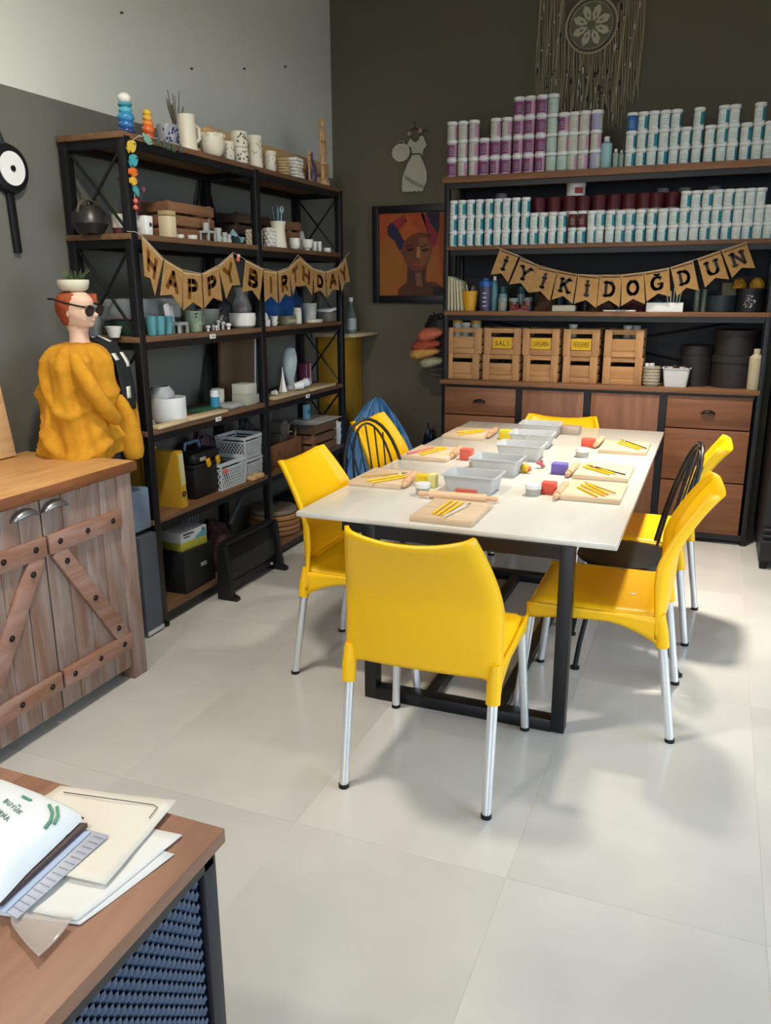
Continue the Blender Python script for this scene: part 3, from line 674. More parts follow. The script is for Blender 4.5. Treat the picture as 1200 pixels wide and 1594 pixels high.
# ruled notepad
tn = thing('ruled_notepad', 'grey ruled pad under the white package', 'notepad', (-.9, .75, DZ+.012)); on = Vector(tn.location)
Q = pxq((100, 1290), (170, 1310), (28, 1440), (-40, 1400))
rel(sheet(B(), Q, DZ+.0125, n=2), 'sheet', mat('pale_lilac_sheet', '#bcbdc4', .75), tn, on, solid=.002)
b = B()
for i in range(14):
    u = .06+i*.068; a = Q[1].lerp(Q[2], u); c = a+(Q[0]-Q[1]).lerp(Q[3]-Q[2], u)*.22
    b.tube([Vector((a.x, a.y, DZ+.0145)), Vector((c.x, c.y, DZ+.0145))], .0004, 4)
rel(b, 'ruling', mat('ruling_ink', '#6a6e7c', .8), tn, on)
# brown notebook
Q = pxq((62, 1300), (138, 1300), (5, 1425), (-70, 1400)); 
b = B(); b.prism([(v.x, v.y) for v in Q][::-1], .008, lambda u, v, w: (u, v, DZ+.0165+w)); tag(b.build('brown_notebook', mat('brown_cover', '#4b3a36', .5)), 'dark brown notebook under the white package', 'notebook')
b = B(); b.prism([(v.x+.012, v.y-.006) for v in Q][::-1], .001, lambda u, v, w: (u, v, DZ+.015+w)); tag(b.build('blue_paper', mat('pale_blue_paper', '#a9bcd8', .7)), 'pale blue paper just under the brown notebook', 'paper')
# white package
pk = thing('white_package', 'soft white plastic package with green print on the desk', 'package', (-1.0, .82, DZ+.026)); op = Vector(pk.location)
Q = [onz(x, y, .79) for x, y in ((-60, 1195), (130, 1262), (-5, 1395), (-190, 1330))]
def pkf(u, v, top=True):
    q = Q[0].lerp(Q[1], u).lerp(Q[3].lerp(Q[2], u), v); e = (4*u*(1-u))**.35*(4*v*(1-v))**.35
    nn = noise.noise(Vector((q.x*14, q.y*14, 3)))*.009
    return (q.x+nn*.4, q.y, DZ+.0265+(.048*e+nn*e if top else 0)+(.001 if not top else 0))
b = B(); b.grid(lambda u, v: pkf(u, v), 34, 34); b.grid(lambda u, v: pkf(u, v, False), 34, 34); bmesh.ops.remove_doubles(b.bm, verts=b.bm.verts, dist=.002)
rel(b, 'wrapper', mat('white_wrapper', '#dfe6e8', .35, bump=.3, bscale=14), pk, op)
GRN = mat('green_print', '#4f8a72', .6); GK = mat('dark_green_print', '#6f8f80', .6)
def ontop(pts, r, m, nm='print'):
    b = B()
    for pl in pts: b.tube([Vector(pkf(u, v))+Vector((0, 0, .0012)) for u, v in pl], r, 4)
    rel(b, nm, m, pk, op)
ontop([[(.84, .16), (.90, .22), (.93, .29), (.94, .37)], [(.885, .14), (.935, .21), (.955, .29)]], .0032, GRN, 'green_stripe')

ontop([[(.42+.05*k, .30+.04*j), (.455+.05*k, .30+.04*j)] for j in range(1) for k in range(0)] or [[(.70, .30), (.72, .31)]], .0012, GK, 'small_print')
def pktext(word, u0, v0, du, dv, th=.2):
    b = B()
    for k, cc in enumerate(word): glyph(b, cc, lambda u, v, w: tuple(Vector(pkf(u0+du*(k+u*.75), v0+dv*(1-v)+.012*k))+Vector((0, 0, .0008+w))), th, h=.0006)
    rel(b, 'green_letters', GK, pk, op, smooth=False)
pktext('BUYUK', .60, .30, .034, .045); pktext('BURMA', .58, .42, .034, .045)
ontop([[(.56, .56), (.70, .60), (.72, .67), (.57, .63), (.56, .56)]], .0018, GK, 'green_frame')
ontop([[(.66, .20), (.73, .20)]], .0025, GRN, 'green_dash')
# ---------------------------------------------------------------- birthday bunting
def bunting(name, label, letters, quads, proj_fn, nrm, serif, th, m, lm, org, strings):
    t = thing(name, label, 'banner', org); o = Vector(org); nrm = Vector(nrm)
    for k, (ch_, q) in enumerate(zip(letters, quads)):
        P = [proj_fn(*c) + nrm*(.0035*(k % 2)) for c in q]   # TL TR BR BL
        TL, TR, BR, BL = P
        def f(u, v, w): return tuple(TL.lerp(TR, u).lerp(BL.lerp(BR, u), v) + nrm*w)
        b = B(); b.prism([(0, 0), (0, 1), (.5, .8), (1, 1), (1, 0)], .0012, f); pn = rel(b, 'pennant', m, t, o, smooth=False)
        b = B(); glyph(b, ch_, lambda u, v, w: f(.24+.52*u, .67-.45*v, w+.0016), th, serif)
        g = rel(b, 'letter', lm, t, o, smooth=False); g.parent = pn
        if serif: b = B(); b.prism([(.05, .05), (.95, .05), (.95, .085), (.05, .085)], .0006, lambda u, v, w: f(u, v, w+.0013)); g = rel(b, 'slot', lm, t, o, smooth=False); g.parent = pn
        else: b = B(); b.prism([(.02, .035), (.98, .035), (.98, .06), (.02, .06)], .001, lambda u, v, w: f(u, v, w+.0013)); g = rel(b, 'cord_strip', mat('pale_cord', '#cdbb8e', .7), t, o, smooth=False); g.parent = pn
    for s in strings: rel(B().tube([proj_fn(*c)+nrm*.003 for c in s], .0013, 5), 'string', mat('string', '#c9c2b2', .8), t, o)
    return t
XQ = XF+.03
LQ = [((220, 367), (254, 403), (241, 460), (225, 430)), ((255, 403), (283, 420), (282, 480), (248, 460)), ((284, 422), (313, 426), (316, 481), (285, 483)), ((313.6, 425), (339, 414), (345, 469), (317, 480)), ((339, 413), (362, 394), (374, 444), (352, 465)),
      ((381, 404), (409, 418), (403, 468), (376, 455)), ((410, 420), (431, 423), (432, 472), (412, 470)), ((431.6, 423), (449, 417), (452, 462), (434, 472)), ((449, 416), (466, 400), (466, 447), (456, 460)), ((464, 400), (487, 418), (485, 460), (465, 446)),
      ((487.5, 418), (506, 423), (508, 463), (489, 456)), ((506.6, 422), (525, 417), (527, 452), (509, 464)), ((525, 417), (538, 402), (545, 439), (532, 455))]
GOLD = mat('brown_glitter', '#6d4312', .45)
bunting('birthday_banner', 'kraft pennant banner reading HAPPY BIRTHDAY on the tall left rack', 'HAPPYBIRTHDAY', LQ, lambda x, y: onx(x, y, XQ), (1, 0, 0), False, .3, KRAFT, GOLD, (XQ, 4.15, 1.7),
        [[(197, 360), (210, 361), (220, 367), (254, 403), (283, 420), (313, 426), (339, 413), (362, 393), (381, 404), (409, 418), (431, 423), (449, 416), (463, 397), (487, 418), (506, 423), (525, 416), (538, 399), (543, 393)]])
RQ = [((778.6, 386.5), (807.8, 397.3), (790.5, 439.6), (763.4, 427.7)), ((810, 401.7), (839.3, 412.5), (822, 454.8), (792.7, 442.8)), ((837, 414.7), (867.4, 421.2), (855.5, 468.8), (822, 455.8)), ((868.5, 421), (898.8, 426.6), (891.3, 473), (858.8, 466.7)),
      ((900, 426.6), (932.4, 429.8), (928, 479.7), (893.4, 473)), ((934, 427.8), (967.8, 427.8), (964.3, 478), (929.3, 476.8)), ((967.8, 427.8), (1001.7, 424.3), (1004, 473.3), (966.7, 476.8)), ((1002.8, 424.3), (1041.3, 417.3), (1043.7, 461.7), (1006.3, 469.8)),
      ((1043.7, 416.2), (1078.7, 405.7), (1088, 452.3), (1053, 461.7)), ((1085.7, 403.3), (1120.7, 390.5), (1134.7, 434.8), (1097.3, 447.7)), ((1123, 390.5), (1161.5, 377.7), (1175.5, 417.3), (1139.3, 432.5))]
bunting('birthday_banner', 'kraft pennant banner reading İYİKİDOĞDUN on the wall unit', 'İYİKİDOĞDUN', RQ, lambda x, y: ony(x, y, 5.455), (0, -1, 0), True, .26, KRAFT, mat('black_print', '#14130f', .6), (-.75, 5.455, 1.75),
        [[(772, 384), (809, 399), (838, 413), (868, 421), (899, 427), (933, 429), (967, 428), (1002, 424), (1042, 417), (1082, 404), (1122, 390), (1163, 376)]])
p = solve(369, x=XQ+.004, z=LZ[1]); p.z = zat(p.x, p.y, 404)
t = thing('bead_charm', 'coral bead charm where the banner string meets between HAPPY and BIRTHDAY', 'charm', p)
B().ball((0, 0, 0), .012, 12).build('bead', mat('coral_bead', '#c8604e', .4), t); B().ball((0, .008, .018), .010, 12).build('bead', mat('pale_pink_bead', '#d9a79c', .4), t)
# fish garland on the corner post
fg = thing('fish_garland', 'string of little coloured clay fish hanging at the near post of the tall left rack', 'garland', (XF+.006, 3.07, 2.2)); og = Vector(fg.location)
def fish(px, py, rz, l, h, col, x=XF+.006):
    q = onx(px, py, x); b = B(); k = mpp(q); L, H = l*k/2, h*k/2
    P = [(cos(a)*L, sin(a)*H*(1-.25*cos(a))) for a in (2*pi*i/18 for i in range(18))]
    b.prism(P, .008, lambda u, v, w: (q.x+w, q.y+u*cos(rz)-v*sin(rz), q.z+u*sin(rz)+v*cos(rz)))
    b.prism([(-L*.9, 0), (-L*1.35, H*.6), (-L*1.35, -H*.6)], .006, lambda u, v, w: (q.x+w+.001, q.y+u*cos(rz)-v*sin(rz), q.z+u*sin(rz)+v*cos(rz)))
    o = rel(b, 'fish', mat('fish_'+col, col, .35), fg, og)
    e = rel(B().ball((q.x+.009, q.y+L*.55*cos(rz), q.z+L*.55*sin(rz)), H*.16, 8), 'fish_eye', mat('black_print', '#14130f'), fg, og); e.parent = o
fish(204, 227, .6, 20, 17, '#d0b04a'); fish(207, 249, .6, 19, 17, '#3f9fa8'); fish(207, 268, 0, 17, 13, '#d8702c'); fish(207, 282, 0, 14, 12, '#d9ac3e'); fish(211, 298, -.9, 17, 10, '#4a97a0')
fish(229, 218, -.5, 19, 13, '#7fa898')
for py in (313, 323):
    q = onx(211, py, XF+.012); rel(B().ball(q, .0115, 10), 'bead', mat('coral_bead', '#c8604e', .4), fg, og)
for px, py in ((246, 220), (256, 224), (262, 227), (270, 230), (281, 231)):
    q = onx(px, py, XF+.008); rel(B().prism([(0, .02), (.012, 0), (.009, -.02), (0, -.008), (-.009, -.02), (-.012, 0)], .004, lambda u, v, w: (q.x+w, q.y+u, q.z+v)), 'silver_charm', mat('dull_silver', '#6f8078', .4, .6), fg, og)
q0 = [onx(*c, XF+.005) for c in ((218, 210), (204, 220), (207, 250), (208, 285), (211, 325))]
rel(B().tube(q0, .0012, 5), 'string', mat('string', '#c9c2b2', .8), fg, og)
q0 = [onx(*c, XF+.007) for c in ((215, 212), (229, 212), (246, 216), (262, 221), (281, 226))]
rel(B().tube(q0, .0012, 5), 'string', mat('string', '#c9c2b2', .8), fg, og)
# ---------------------------------------------------------------- paint jars
JL = {c: mat('jar_'+c, c, .4) for c in ('#d4d7d4',)}
TEAL = mat('label_teal', '#1f7f8e', .5); WL = mat('label_white', '#d2dbd6', .5); CAPW = mat('cap_white', '#dcdedb', .4)
PUR = mat('label_purple', '#7d3f6c', .5); LPK = mat('label_pink', '#b98ba2', .5); INK = mat('label_ink', '#8fa3a0', .6)
def jarproto(body, label, band, cap, r=.034, h=.104):
    t = thing('paint_jar', 'x', 'jar', (0, 0, 0), 0, 'paint jars')
    r *= .92; B().lathe([(.001, 0), (r*.94, 0), (r, .004), (r, h*.76), (r*.9, h*.80), (r*.88, h*.84), (.001, h*.84)], 16).build('body', body, t)
    b = B(); rr = r+.0006; N = 16
    def ring(z0, z1, a0, a1, mi, e=0): b.grid(lambda u, v: (cos(a0+(a1-a0)*u)*(rr+e), sin(a0+(a1-a0)*u)*(rr+e), z0+(z1-z0)*v), 10, 1, mi)
    ring(h*.07, h*.74, -3.0, -.88, 0); ring(h*.07, h*.74, -.88, 3.28, 1)
    for k in range(4): ring(h*(.2+.1*k), h*(.225+.1*k), -2.1, -.9-.15*(k % 2), 2, .0004)
    b.build('label', [label, band, INK], t, fixn=False)
    B().lathe([(r*.96, h*.83), (r*1.09, h*.835), (r*1.09, h*.985), (r*1.04, h), (.001, h)], 16).build('lid', cap, t)
    return t
def jp(c): return mat('jarbody_'+c, c, .4)
PROT = {'t': jarproto(jp('#c9d3cf'), WL, TEAL, CAPW), 'b': jarproto(jp('#2c5f8f'), mat('label_blue', '#2f66a8', .5), mat('label_blue', '#2f66a8', .5), CAPW),
 'u': jarproto(jp('#c8bfc4'), PUR, LPK, CAPW), 'w': jarproto(jp('#bcc1b8'), mat('label_cream', '#c2c0b4', .5), LPK, CAPW),
 'c': jarproto(jp('#a9bcb0'), mat('label_mint', '#b3c6ba', .5), mat('label_mint', '#b3c6ba', .5), CAPW), 'm': jarproto(jp('#4a1f1e'), mat('label_maroon', '#5a2321', .5), mat('label_maroon', '#5a2321', .5), CAPW),
 'l': jarproto(jp('#a7aacb'), mat('label_lilac', '#9d9cc0', .5), mat('label_cream', '#c2c0b4', .5), CAPW)}
for k_ in PROT.values(): index_kids(k_)
used_p = {k: False for k in PROT}
ORD = ['bottom', 'second', 'third', 'top']
DESC = {'t': 'teal-banded white jar', 'b': 'deep blue paint jar', 'u': 'purple-labelled paint jar', 'w': 'cream-labelled paint jar', 'c': 'mint green clear paint jar', 'm': 'dark maroon paint jar', 'l': 'lilac-labelled paint jar'}
def nth(n): return ['first', 'second', 'third', 'fourth', 'fifth', 'sixth', 'seventh', 'eighth', 'ninth', 'tenth', 'eleventh', 'twelfth', 'thirteenth', 'fourteenth', 'fifteenth', 'sixteenth', 'seventeenth', 'eighteenth', 'nineteenth', 'twentieth'][n]
random.seed(11)
def put_jar(kind, loc, rz, lab, grp, sc_=(1, 1, 1)):
    pr = PROT[kind]
    if not used_p[kind]: used_p[kind] = True; o = pr; o.location = loc; o.rotation_euler = (0, 0, rz); o['label'] = lab
    else: o = ctree(pr, loc=loc, rz=rz, label=lab)
    o.scale = sc_; o['group'] = grp; return o
def jarcol(px, shelf, kinds, col, sect, grp, y=5.53, fx=(1, 1)):
    p = solve(px, y=y, z=RZ[shelf]); z = RZ[shelf]+.0005
    for k, kd in enumerate(kinds):
        row = 'top row' if k == len(kinds)-1 else ('bottom row' if k == 0 else ORD[k]+' row')
        put_jar(kd, (p.x+random.uniform(-.001, .001), y+random.uniform(-.004, .004), z), random.uniform(-.45, .35), '%s, %s, %s column, %s' % (DESC[kd], row, nth(col), sect), grp, (fx[0], fx[0], fx[1]))
        z += .104*fx[1]+.0004
A = [703.4, 720, 737, 753, 770, 787, 805, 822, 840, 857, 874, 890, 906.5, 925]
AK = ['uuw', 'www', 'www', 'uu', 'uuw', 'uuw', 'uuuu', 'uuuu', 'uuuu', 'cccc', 'cwu', 'www', 'www', 'lwl']
for i, (x, k) in enumerate(zip(A, AK)): jarcol(x, 0, k, i, 'top board left stack', 'paint jars in the left stack on the top board', fx=(1.04, 1.07))
Cx = [979.5, 996, 1013, 1030, 1047, 1064, 1082, 1101.5, 1120, 1137, 1157, 1175.5, 1194]
CK = ['ttb', 'ttt', 'ttt', 'ttt', 'ttt', 'tt', 'ttt', 'tt', 'ttt', 'ttt', 'tt', 'ttt', 'tt']
for i, (x, k) in enumerate(zip(Cx, CK)): jarcol(x, 0, k, i, 'top board right stack', 'paint jars in the right stack on the top board', fx=(.95, .97))
L2 = [705.6, 719, 732, 745.7, 759.7, 773.6, 787, 801.8, 816.5, 830, 844, 858.8, 873.3, 889.7, 904, 919.4, 932.4]
for i, x in enumerate(L2): jarcol(x, 1, ('ttt' if i < 9 else ('tm' if i in (13, 14) else 'tt')), i, 'second board left half', 'paint jars on the left half of the second board', fx=(.86, .93))
R2 = [948, 963.5, 979, 995, 1012, 1029, 1046, 1062, 1078.5, 1095, 1111.5, 1128, 1145, 1161, 1177.5, 1193.5]
for i, x in enumerate(R2): jarcol(x, 1, ('ttt' if 7 <= i <= 14 else 'tt'), i, 'second board right half', 'paint jars on the right half of the second board', fx=(.93, .91))
# bigger jars standing behind on the second board
DR = mat('dark_red_lid', '#5c1c22', .5)
def bigjar(px, y, z, r, h, cap, body, lab, name='storage_jar'):
    p = solve(px, y=y, z=z); t = thing(name, lab, 'jar', (p.x, y, z), 0, 'storage jars behind the paint jars')
    B().lathe([(.001, 0), (r*.95, 0), (r, .006), (r, h*.72), (.001, h*.72)], 20).build('body', body, t)
    B().lathe([(r*.6, h*.7), (r*1.05, h*.7), (r*1.05, h*.98), (r, h), (.001, h)], 20).build('lid', cap, t)
    return t
OFFW = mat('offwhite_body', '#b7b3a6', .5)
for i, px in enumerate((836, 860, 884, 905, 929, 952, 975, 998, 1018, 1042)):
    bigjar(px, 5.69, RZ[1]+.0005, .044, .30, DR, OFFW, 'tall red-lidded storage jar, %s from the left behind the paint jars' % nth(i))
t = bigjar(896, 5.69, RZ[1]+.3012, .060, .085, WPL, WPL, 'wide white tub with a red label on top of the red-lidded jars'); B().box((.028, -.055, .03), (.05, .012, .035), .45).build('label', mat('red_label', '#9c2f2a', .5), t)
for i, (px, z) in enumerate(((778, 302), (1025, 294), (1059, 293), (1104, 291))):
    p = bigjar(px, 5.80, RZ[1]+.0005, .036, zat(solve(px, y=5.8, z=2.2).x, 5.8, z)-RZ[1], mat('grey_cap', '#8d9191', .5), OFFW, 'dim pale storage jar at the second board back, %s from left' % nth(i))
bigjar(753, 5.72, RZ[1]+.0005, .055, .25, DR, DR, 'dark red tub behind the left paint jars on the second board')
# bottles between the two stacks on the top board
def bottle(px, w_, top, col, lab, capm=CAPW, sh=0, y=5.54, shp=.8, cat='bottle', name='bottle', grp=None):
    p, wd, h = ri(px, sh, y, w_, top); r = wd/2; t = thing(name, lab, cat, p, 0, grp)
    B().lathe([(.001, 0), (r*.95, 0), (r, .004), (r, h*shp*.9), (r*.45, h*shp), (r*.42, h*shp*1.02), (.001, h*shp*1.02)], 18).build('body', col, t)
    B().lathe([(r*.5, h*shp*1.0), (r*.5, h*.98), (r*.46, h), (.001, h)], 14).build('cap', capm, t)
    return t
t = bottle(942, 17, 213, mat('pale_teal_bottle', '#8fb4b8', .35), 'tall pale teal squeeze bottle between the two jar stacks', shp=.86)
bottle(957, 9, 232, mat('clear_bottle', '#9fb0a6', .25, alpha=.8), 'small clear bottle left of the white right-hand jar stack', shp=.85)
bottle(966, 8, 234, mat('clear_bottle', '#9fb0a6', .25, alpha=.8), 'smaller clear bottle touching the right-hand jar stack', shp=.85)
# ---------------------------------------------------------------- crates on the counter
RX90 = Matrix.Rotation(pi/2, 4, 'X')
def crate(loc, w, h, d, label):
    t = thing('wooden_crate', label, 'crate', loc, 0, 'wooden crates on the counter')
    for sx in (-1, 1):
        for sy in (0, 1):
            B().box((sx*(w/2-.024), (.006 if not sy else d-.006), h/2), (.048, .012, h), bev=.0015).build('stile', CRATEZ, t)
    for y in (.008, d-.008):
        B().box((0, y, .018), (w-.098, .011, .036), bev=.001).build('rail', CRATE, t)
        B().box((0, y+(.006 if y < .1 else -.006), .036+(h-.036)*.29), (w-.08, .006, (h-.036)*.56), bev=.001).build('slat', CRATE, t)
        B().box((0, y+(.006 if y < .1 else -.006), h-.017), (w-.08, .006, .03), bev=.001).build('slat', CRATE, t)
    for sx in (-1, 1):
        for k in range(3): B().box((sx*(w/2-.003), d/2, h*(.17+.33*k)), (.006, d-.02, h*.27), bev=.001).build('slat', PINEY, t)
    B().box((0, d/2, .004), (w-.02, d-.03, .006)).build('bottom', CRATE, t)
    return t
up = [(694, 749), (752.6, 810), (812, 869.6), (875, 932), (938.7, 1000)]; lo = [(693, 745), (750, 807), (812.6, 867), (874, 928), (936, 998)]
NM = ['leftmost', 'second', 'middle', 'fourth', 'rightmost']; STK = {1: 'SALI', 2: 'ÇARŞAMBA', 3: 'PERŞEMBE'}
YC = 5.547; cr = {}
for row, cols in ((0, lo), (1, up)):
    for i, (a, c) in enumerate(cols):
        z = RZ[3]+.0008+(.1765 if row else 0); pa = solve(a, y=YC, z=z); pc = solve(c, y=YC, z=z)
        extra = ', yellow weekday sticker' if row and i in STK else ''
        t = crate((pa.x/2+pc.x/2, YC, z), (pc.x-pa.x)-.004, .1755, .26, '%s wooden crate of the %s row on the counter%s' % (NM[i], 'upper' if row else 'lower', extra))
        cr[row, i] = t
        if row and i in STK:
            s = thing('weekday_sticker', 'yellow paper sticker reading %s on an upper crate' % STK[i], 'sticker', (t.location.x, YC+.0095, z+.036+.04))
            s.parent = None
            B().box((0, -.003, 0), (.128, .0016, .072)).build('paper', mat('yellow_paper', '#d3a81c', .7), s, smooth=False)
            b = B(); tx = STK[i]; n = len(tx); cw = .108/n
            for k, cc in enumerate(tx): glyph(b, cc, lambda u, v, w: (-.054+cw*(k+.1+u*.8), -.0039-w, -.016+.03*v), .16, h=.0006)
            b.build('writing', mat('marker_ink', '#2a2410', .7), s, smooth=False)
# things on and in the crates
for px, lid, lab, zz in ((712, '#c99a22', 'yellow-lidded jar standing in the leftmost upper crate', .035), (725, '#d4d4cc', 'white-lidded jar between two yellow-lidded ones in the leftmost crate', .02), (741, '#c99a22', 'yellow-lidded jar nearest the SALI crate', .035), (892, '#c9c9c2', 'white-lidded jar showing above the PERŞEMBE crate', .015), (977, '#c9c9c2', 'white-lidded jar in the rightmost upper crate', .012), (998, '#9aa09d', 'grey-lidded jar at the corner of the rightmost upper crate', .012)):
    z0 = RZ[3]+.1765+.012; p = solve(px, y=YC+.1, z=z0+.15)
    t = thing('craft_jar', lab, 'jar', (min(p.x, .2) if px < 990 else p.x-.03, YC+.1, z0))
    H = .1755+zz-.012+.014; r = .034 if px < 800 else .027
    B().lathe([(.001, 0), (r, .002), (r, H-.022), (.001, H-.022)], 16).build('body', mat('pale_jar', '#b9b3a0', .4), t)
    B().lathe([(r*.8, H-.022), (r*1.08, H-.021), (r*1.08, H-.002), (r, H), (.001, H)], 16).build('lid', mat('lid_'+lid, lid, .45), t)
random.seed(5)
for i, (row, k) in enumerate([(0, 0), (0, 1), (0, 2), (0, 3), (1, 2), (1, 3), (1, 4), (0, 4), (1, 1)]):
    c = cr[row, k].location; g = '#2d4a2c' if (row, k) == (1, 4) else ('#23221f' if i % 2 else '#1b1c1d')
    b = B(); b.box((0, 0, .055), (.18, .19, .11), bev=.02)
    for q in range(5): b.ball((random.uniform(-.06, .06), random.uniform(-.07, .07), .112), .018, 8, sc3=(1.3, 1, .8))
    b.build('crate_contents', mat('contents_'+g, g, .6), loc=(c.x, c.y+.14, c.z+.009)); o = C.objects['crate_contents'] if i == 0 else bpy.data.objects[[x.name for x in C.objects if x.name.startswith('crate_contents')][-1]]
    tag(o, 'dark bundled supplies seen through the slot of the %s %s crate' % (NM[k], 'upper' if row else 'lower'), 'supplies', 'supplies in the crates')
# ---------------------------------------------------------------- generic small things
def cup(t_loc, w, h, m, name, label, cat, grp=None, prof=None, hand=0, wall=.1):
    r = w/2; t = thing(name, label, cat, t_loc, 0, grp)
    pr = prof or [(.8, 0), (.92, .06), (1, .5), (1, 1)]
    out = [(.001, 0)]+[(r*a, h*z) for a, z in pr]; inn = [(r*(a-wall), max(h*z, h*.08)) for a, z in reversed(pr)]+[(.001, h*.08)]
    B().lathe(out+inn, 24, caps=False).build('body', m, t)
    if hand: B().tube([(r*.95*cos(hand), r*.95*sin(hand), h*.75), (r*1.55*cos(hand), r*1.55*sin(hand), h*.7), (r*1.6*cos(hand), r*1.6*sin(hand), h*.4), (r*.95*cos(hand), r*.95*sin(hand), h*.25)], h*.06, 8).build('handle', m, t)
    return t
def dots(t, w, h, m, n=14, nm='painted_mark', seed=1, dy=0, sz=.004, side='L'):
    random.seed(seed); b = B(); r = w/2
    for i in range(n):
        a = random.uniform(-1.3, .9) if side == 'L' else random.uniform(-2.6, -.5); z = random.uniform(.2, .85)*h
        b.ball((cos(a)*r*1.0, sin(a)*r*1.0, z), sz, 6, sc3=(.6, 1, 1.1))
    o = b.build(nm, m, t); o['kind'] = 'stuff'; return o
def boxy(t_loc, d, m, name, label, cat, rz=0, grp=None, bev=.003):
    return tag(B().box((0, 0, d[2]/2), d, bev=bev).build(name, m, loc=t_loc, rz=rz), label, cat, grp)
def LB(px, s, x, w, top): p, W_, H_ = li(px, s, x, w, top); return p, W_, H_
# ---- left rack, top board
p, w_, h_ = LB(198, 0, XF-.055, 28, 146); w_ *= .95
t = thing('blue_totem', 'stacked blue glazed ceramic totem with a white ball on top', 'ornament', p)
for k, (c, r, z, q) in enumerate((('#20386e', .5, .09, .7), ('#24679c', .46, .25, .9), ('#3180b0', .5, .43, .9), ('#4aa3b5', .40, .6, .8), ('#3d8fa0', .42, .74, .6))):
    B().ball((0, 0, h_*z), w_*r, 18, sc3=(1, 1, q*.75)).build('glazed_ring', mat('glaze'+c, c, .15, coat=.6), t)
B().ball((0, 0, h_*.89), w_*.40, 18, sc3=(1, 1, .8)).build('ball', mat('glaze_white', '#d8d9cf', .15, coat=.6), t)
p, w_, h_ = LB(232, 0, XF-.06, 20, 168)
t = thing('orange_totem', 'small orange and yellow stacked ceramic totem beside the blue one', 'ornament', p)
for c, r, z, q in (('#b84822', .44, .14, .8), ('#d2622a', .5, .34, .8), ('#dc7f2f', .44, .52, .7), ('#d9a43a', .38, .7, .7), ('#d8b23f', .36, .86, .7)):
    B().ball((0, 0, h_*z), w_*r, 16, sc3=(1, 1, q)).build('glazed_ring', mat('glaze'+c, c, .18, coat=.6), t)
p, w_, h_ = LB(262, 0, XF-.08, 33, 195); t = cup(p, w_, h_, mat('delft_glaze', '#8e9097', .25, coat=.4), 'patterned_bowl', 'low blue and grey patterned bowl beside the orange totem', 'bowl', prof=[(.75, 0), (.95, .3), (1, .8), (.97, 1)])
dots(t, w_, h_, mat('cobalt_mark', '#2e3560', .3), 22, sz=.006, seed=3)
p, w_, h_ = LB(293, 0, XF-.055, 30, 179); t = cup(p, w_, h_, CREAM, 'cream_pitcher', 'tall cream ceramic pitcher on the top board', 'pitcher', prof=[(1.02, 0), (1, .05), (.92, .5), (.86, .9), (.9, 1)], hand=1.3)
t = thing('dried_sprigs', 'dark dried sprigs standing behind the cream pitcher', 'dried plant', (p.x-.07, p.y+.02, p.z)); random.seed(2); b = B()
for i in range(16):
    a = random.uniform(0, 6.28); b.tube([(0, 0, 0), (cos(a)*.015, sin(a)*.02, .12), (cos(a)*.035, sin(a)*.05, .2+random.uniform(0, .07))], .0018, 4)
b.build('sprig', mat('dry_brown', '#5b5446', .9), t)['kind'] = 'stuff'
B().lathe([(.001, 0), (.025, 0), (.03, .05), (.02, .09), (.02, .1), (.001, .1)], 16).build('vase', mat('brown_glaze', '#5a4a3a', .4), t)
def slat_crate(name, label, c, d, m=CRATE, n=3, ax='y', grp=None):
    """long box of slats; d = (x,y,z)"""
    t = thing(name, label, 'crate', c, 0, grp); X, Y, Z = d; k = Z/n; th = .008
    for i in range(n):
        for s in (-1, 1):
            B().box((s*(X/2-th/2), 0, k*(i+.5)), (th, Y, k*.78), bev=.001).build('slat', m, t)
            B().box((0, s*(Y/2-th/2), k*(i+.5)), (X-2*th, th, k*.78), bev=.001).build('slat', m, t)
    for sx in (-1, 1):
        for sy in (-1, 1): B().box((sx*(X/2-.018), sy*(Y/2-.018), Z/2), (.02, .02, Z), bev=.001).build('corner_batten', m, t)
    B().box((0, 0, .004), (X-.02, Y-.02, .006)).build('bottom', m, t)
    return t
pa, pb = solve(312, x=-2.67, z=LZ[0]), solve(498, x=-2.67, z=LZ[0]); zt = zat(-2.67, pa.y, 196)-LZ[0]
slat_crate('long_crate', 'long low pine crate at the back of the top board behind the white cups', (-2.67, (pa.y+pb.y)/2, LZ[0]+.0008), (.15, pb.y-pa.y, zt), PINEY, 2)
CB = [(331, 40, 209, 'white_bowl', 'rough white shell-edged bowl in front of the pine crate', 'bowl', .1, [(.5, 0), (.8, .15), (1, .55), (.92, 1)]), (355, 22, 221, 'white_cup', 'small white cup with a dark sprig, left of the stacked patterned cups', 'cup', 0, None),
      (397, 25, 212, 'tall_cup', 'tall cream speckled cup right of the stacked patterned cups', 'cup', 0, [(.95, 0), (1, .1), (.94, .5), (1, 1)]), (421, 19, 236, 'white_cup', 'small white patterned cup between the tall cup and the tile stacks', 'cup', 0, None)]
for px, w, tp, nm, lab, cat, hd, prof in CB:
    p, w_, h_ = LB(px, 0, XF-.05, w, tp); t = cup(p, w_, h_, CREAM, nm, lab, cat, prof=prof)
    if cat == 'cup': dots(t, w_, h_, mat('sage_mark', '#5c6152', .6), 14, seed=px, sz=.0035)
    else:
        b = B()
        for i in range(10): a = 2*pi*i/10; b.ball((cos(a)*w_*.44, sin(a)*w_*.44, h_*.93), w_*.09, 8)
        b.build('scalloped_edge', CREAM, t)['kind'] = 'stuff'
p, w_, h_ = LB(374, 0, XF-.055, 27, 206); hh = h_*.5
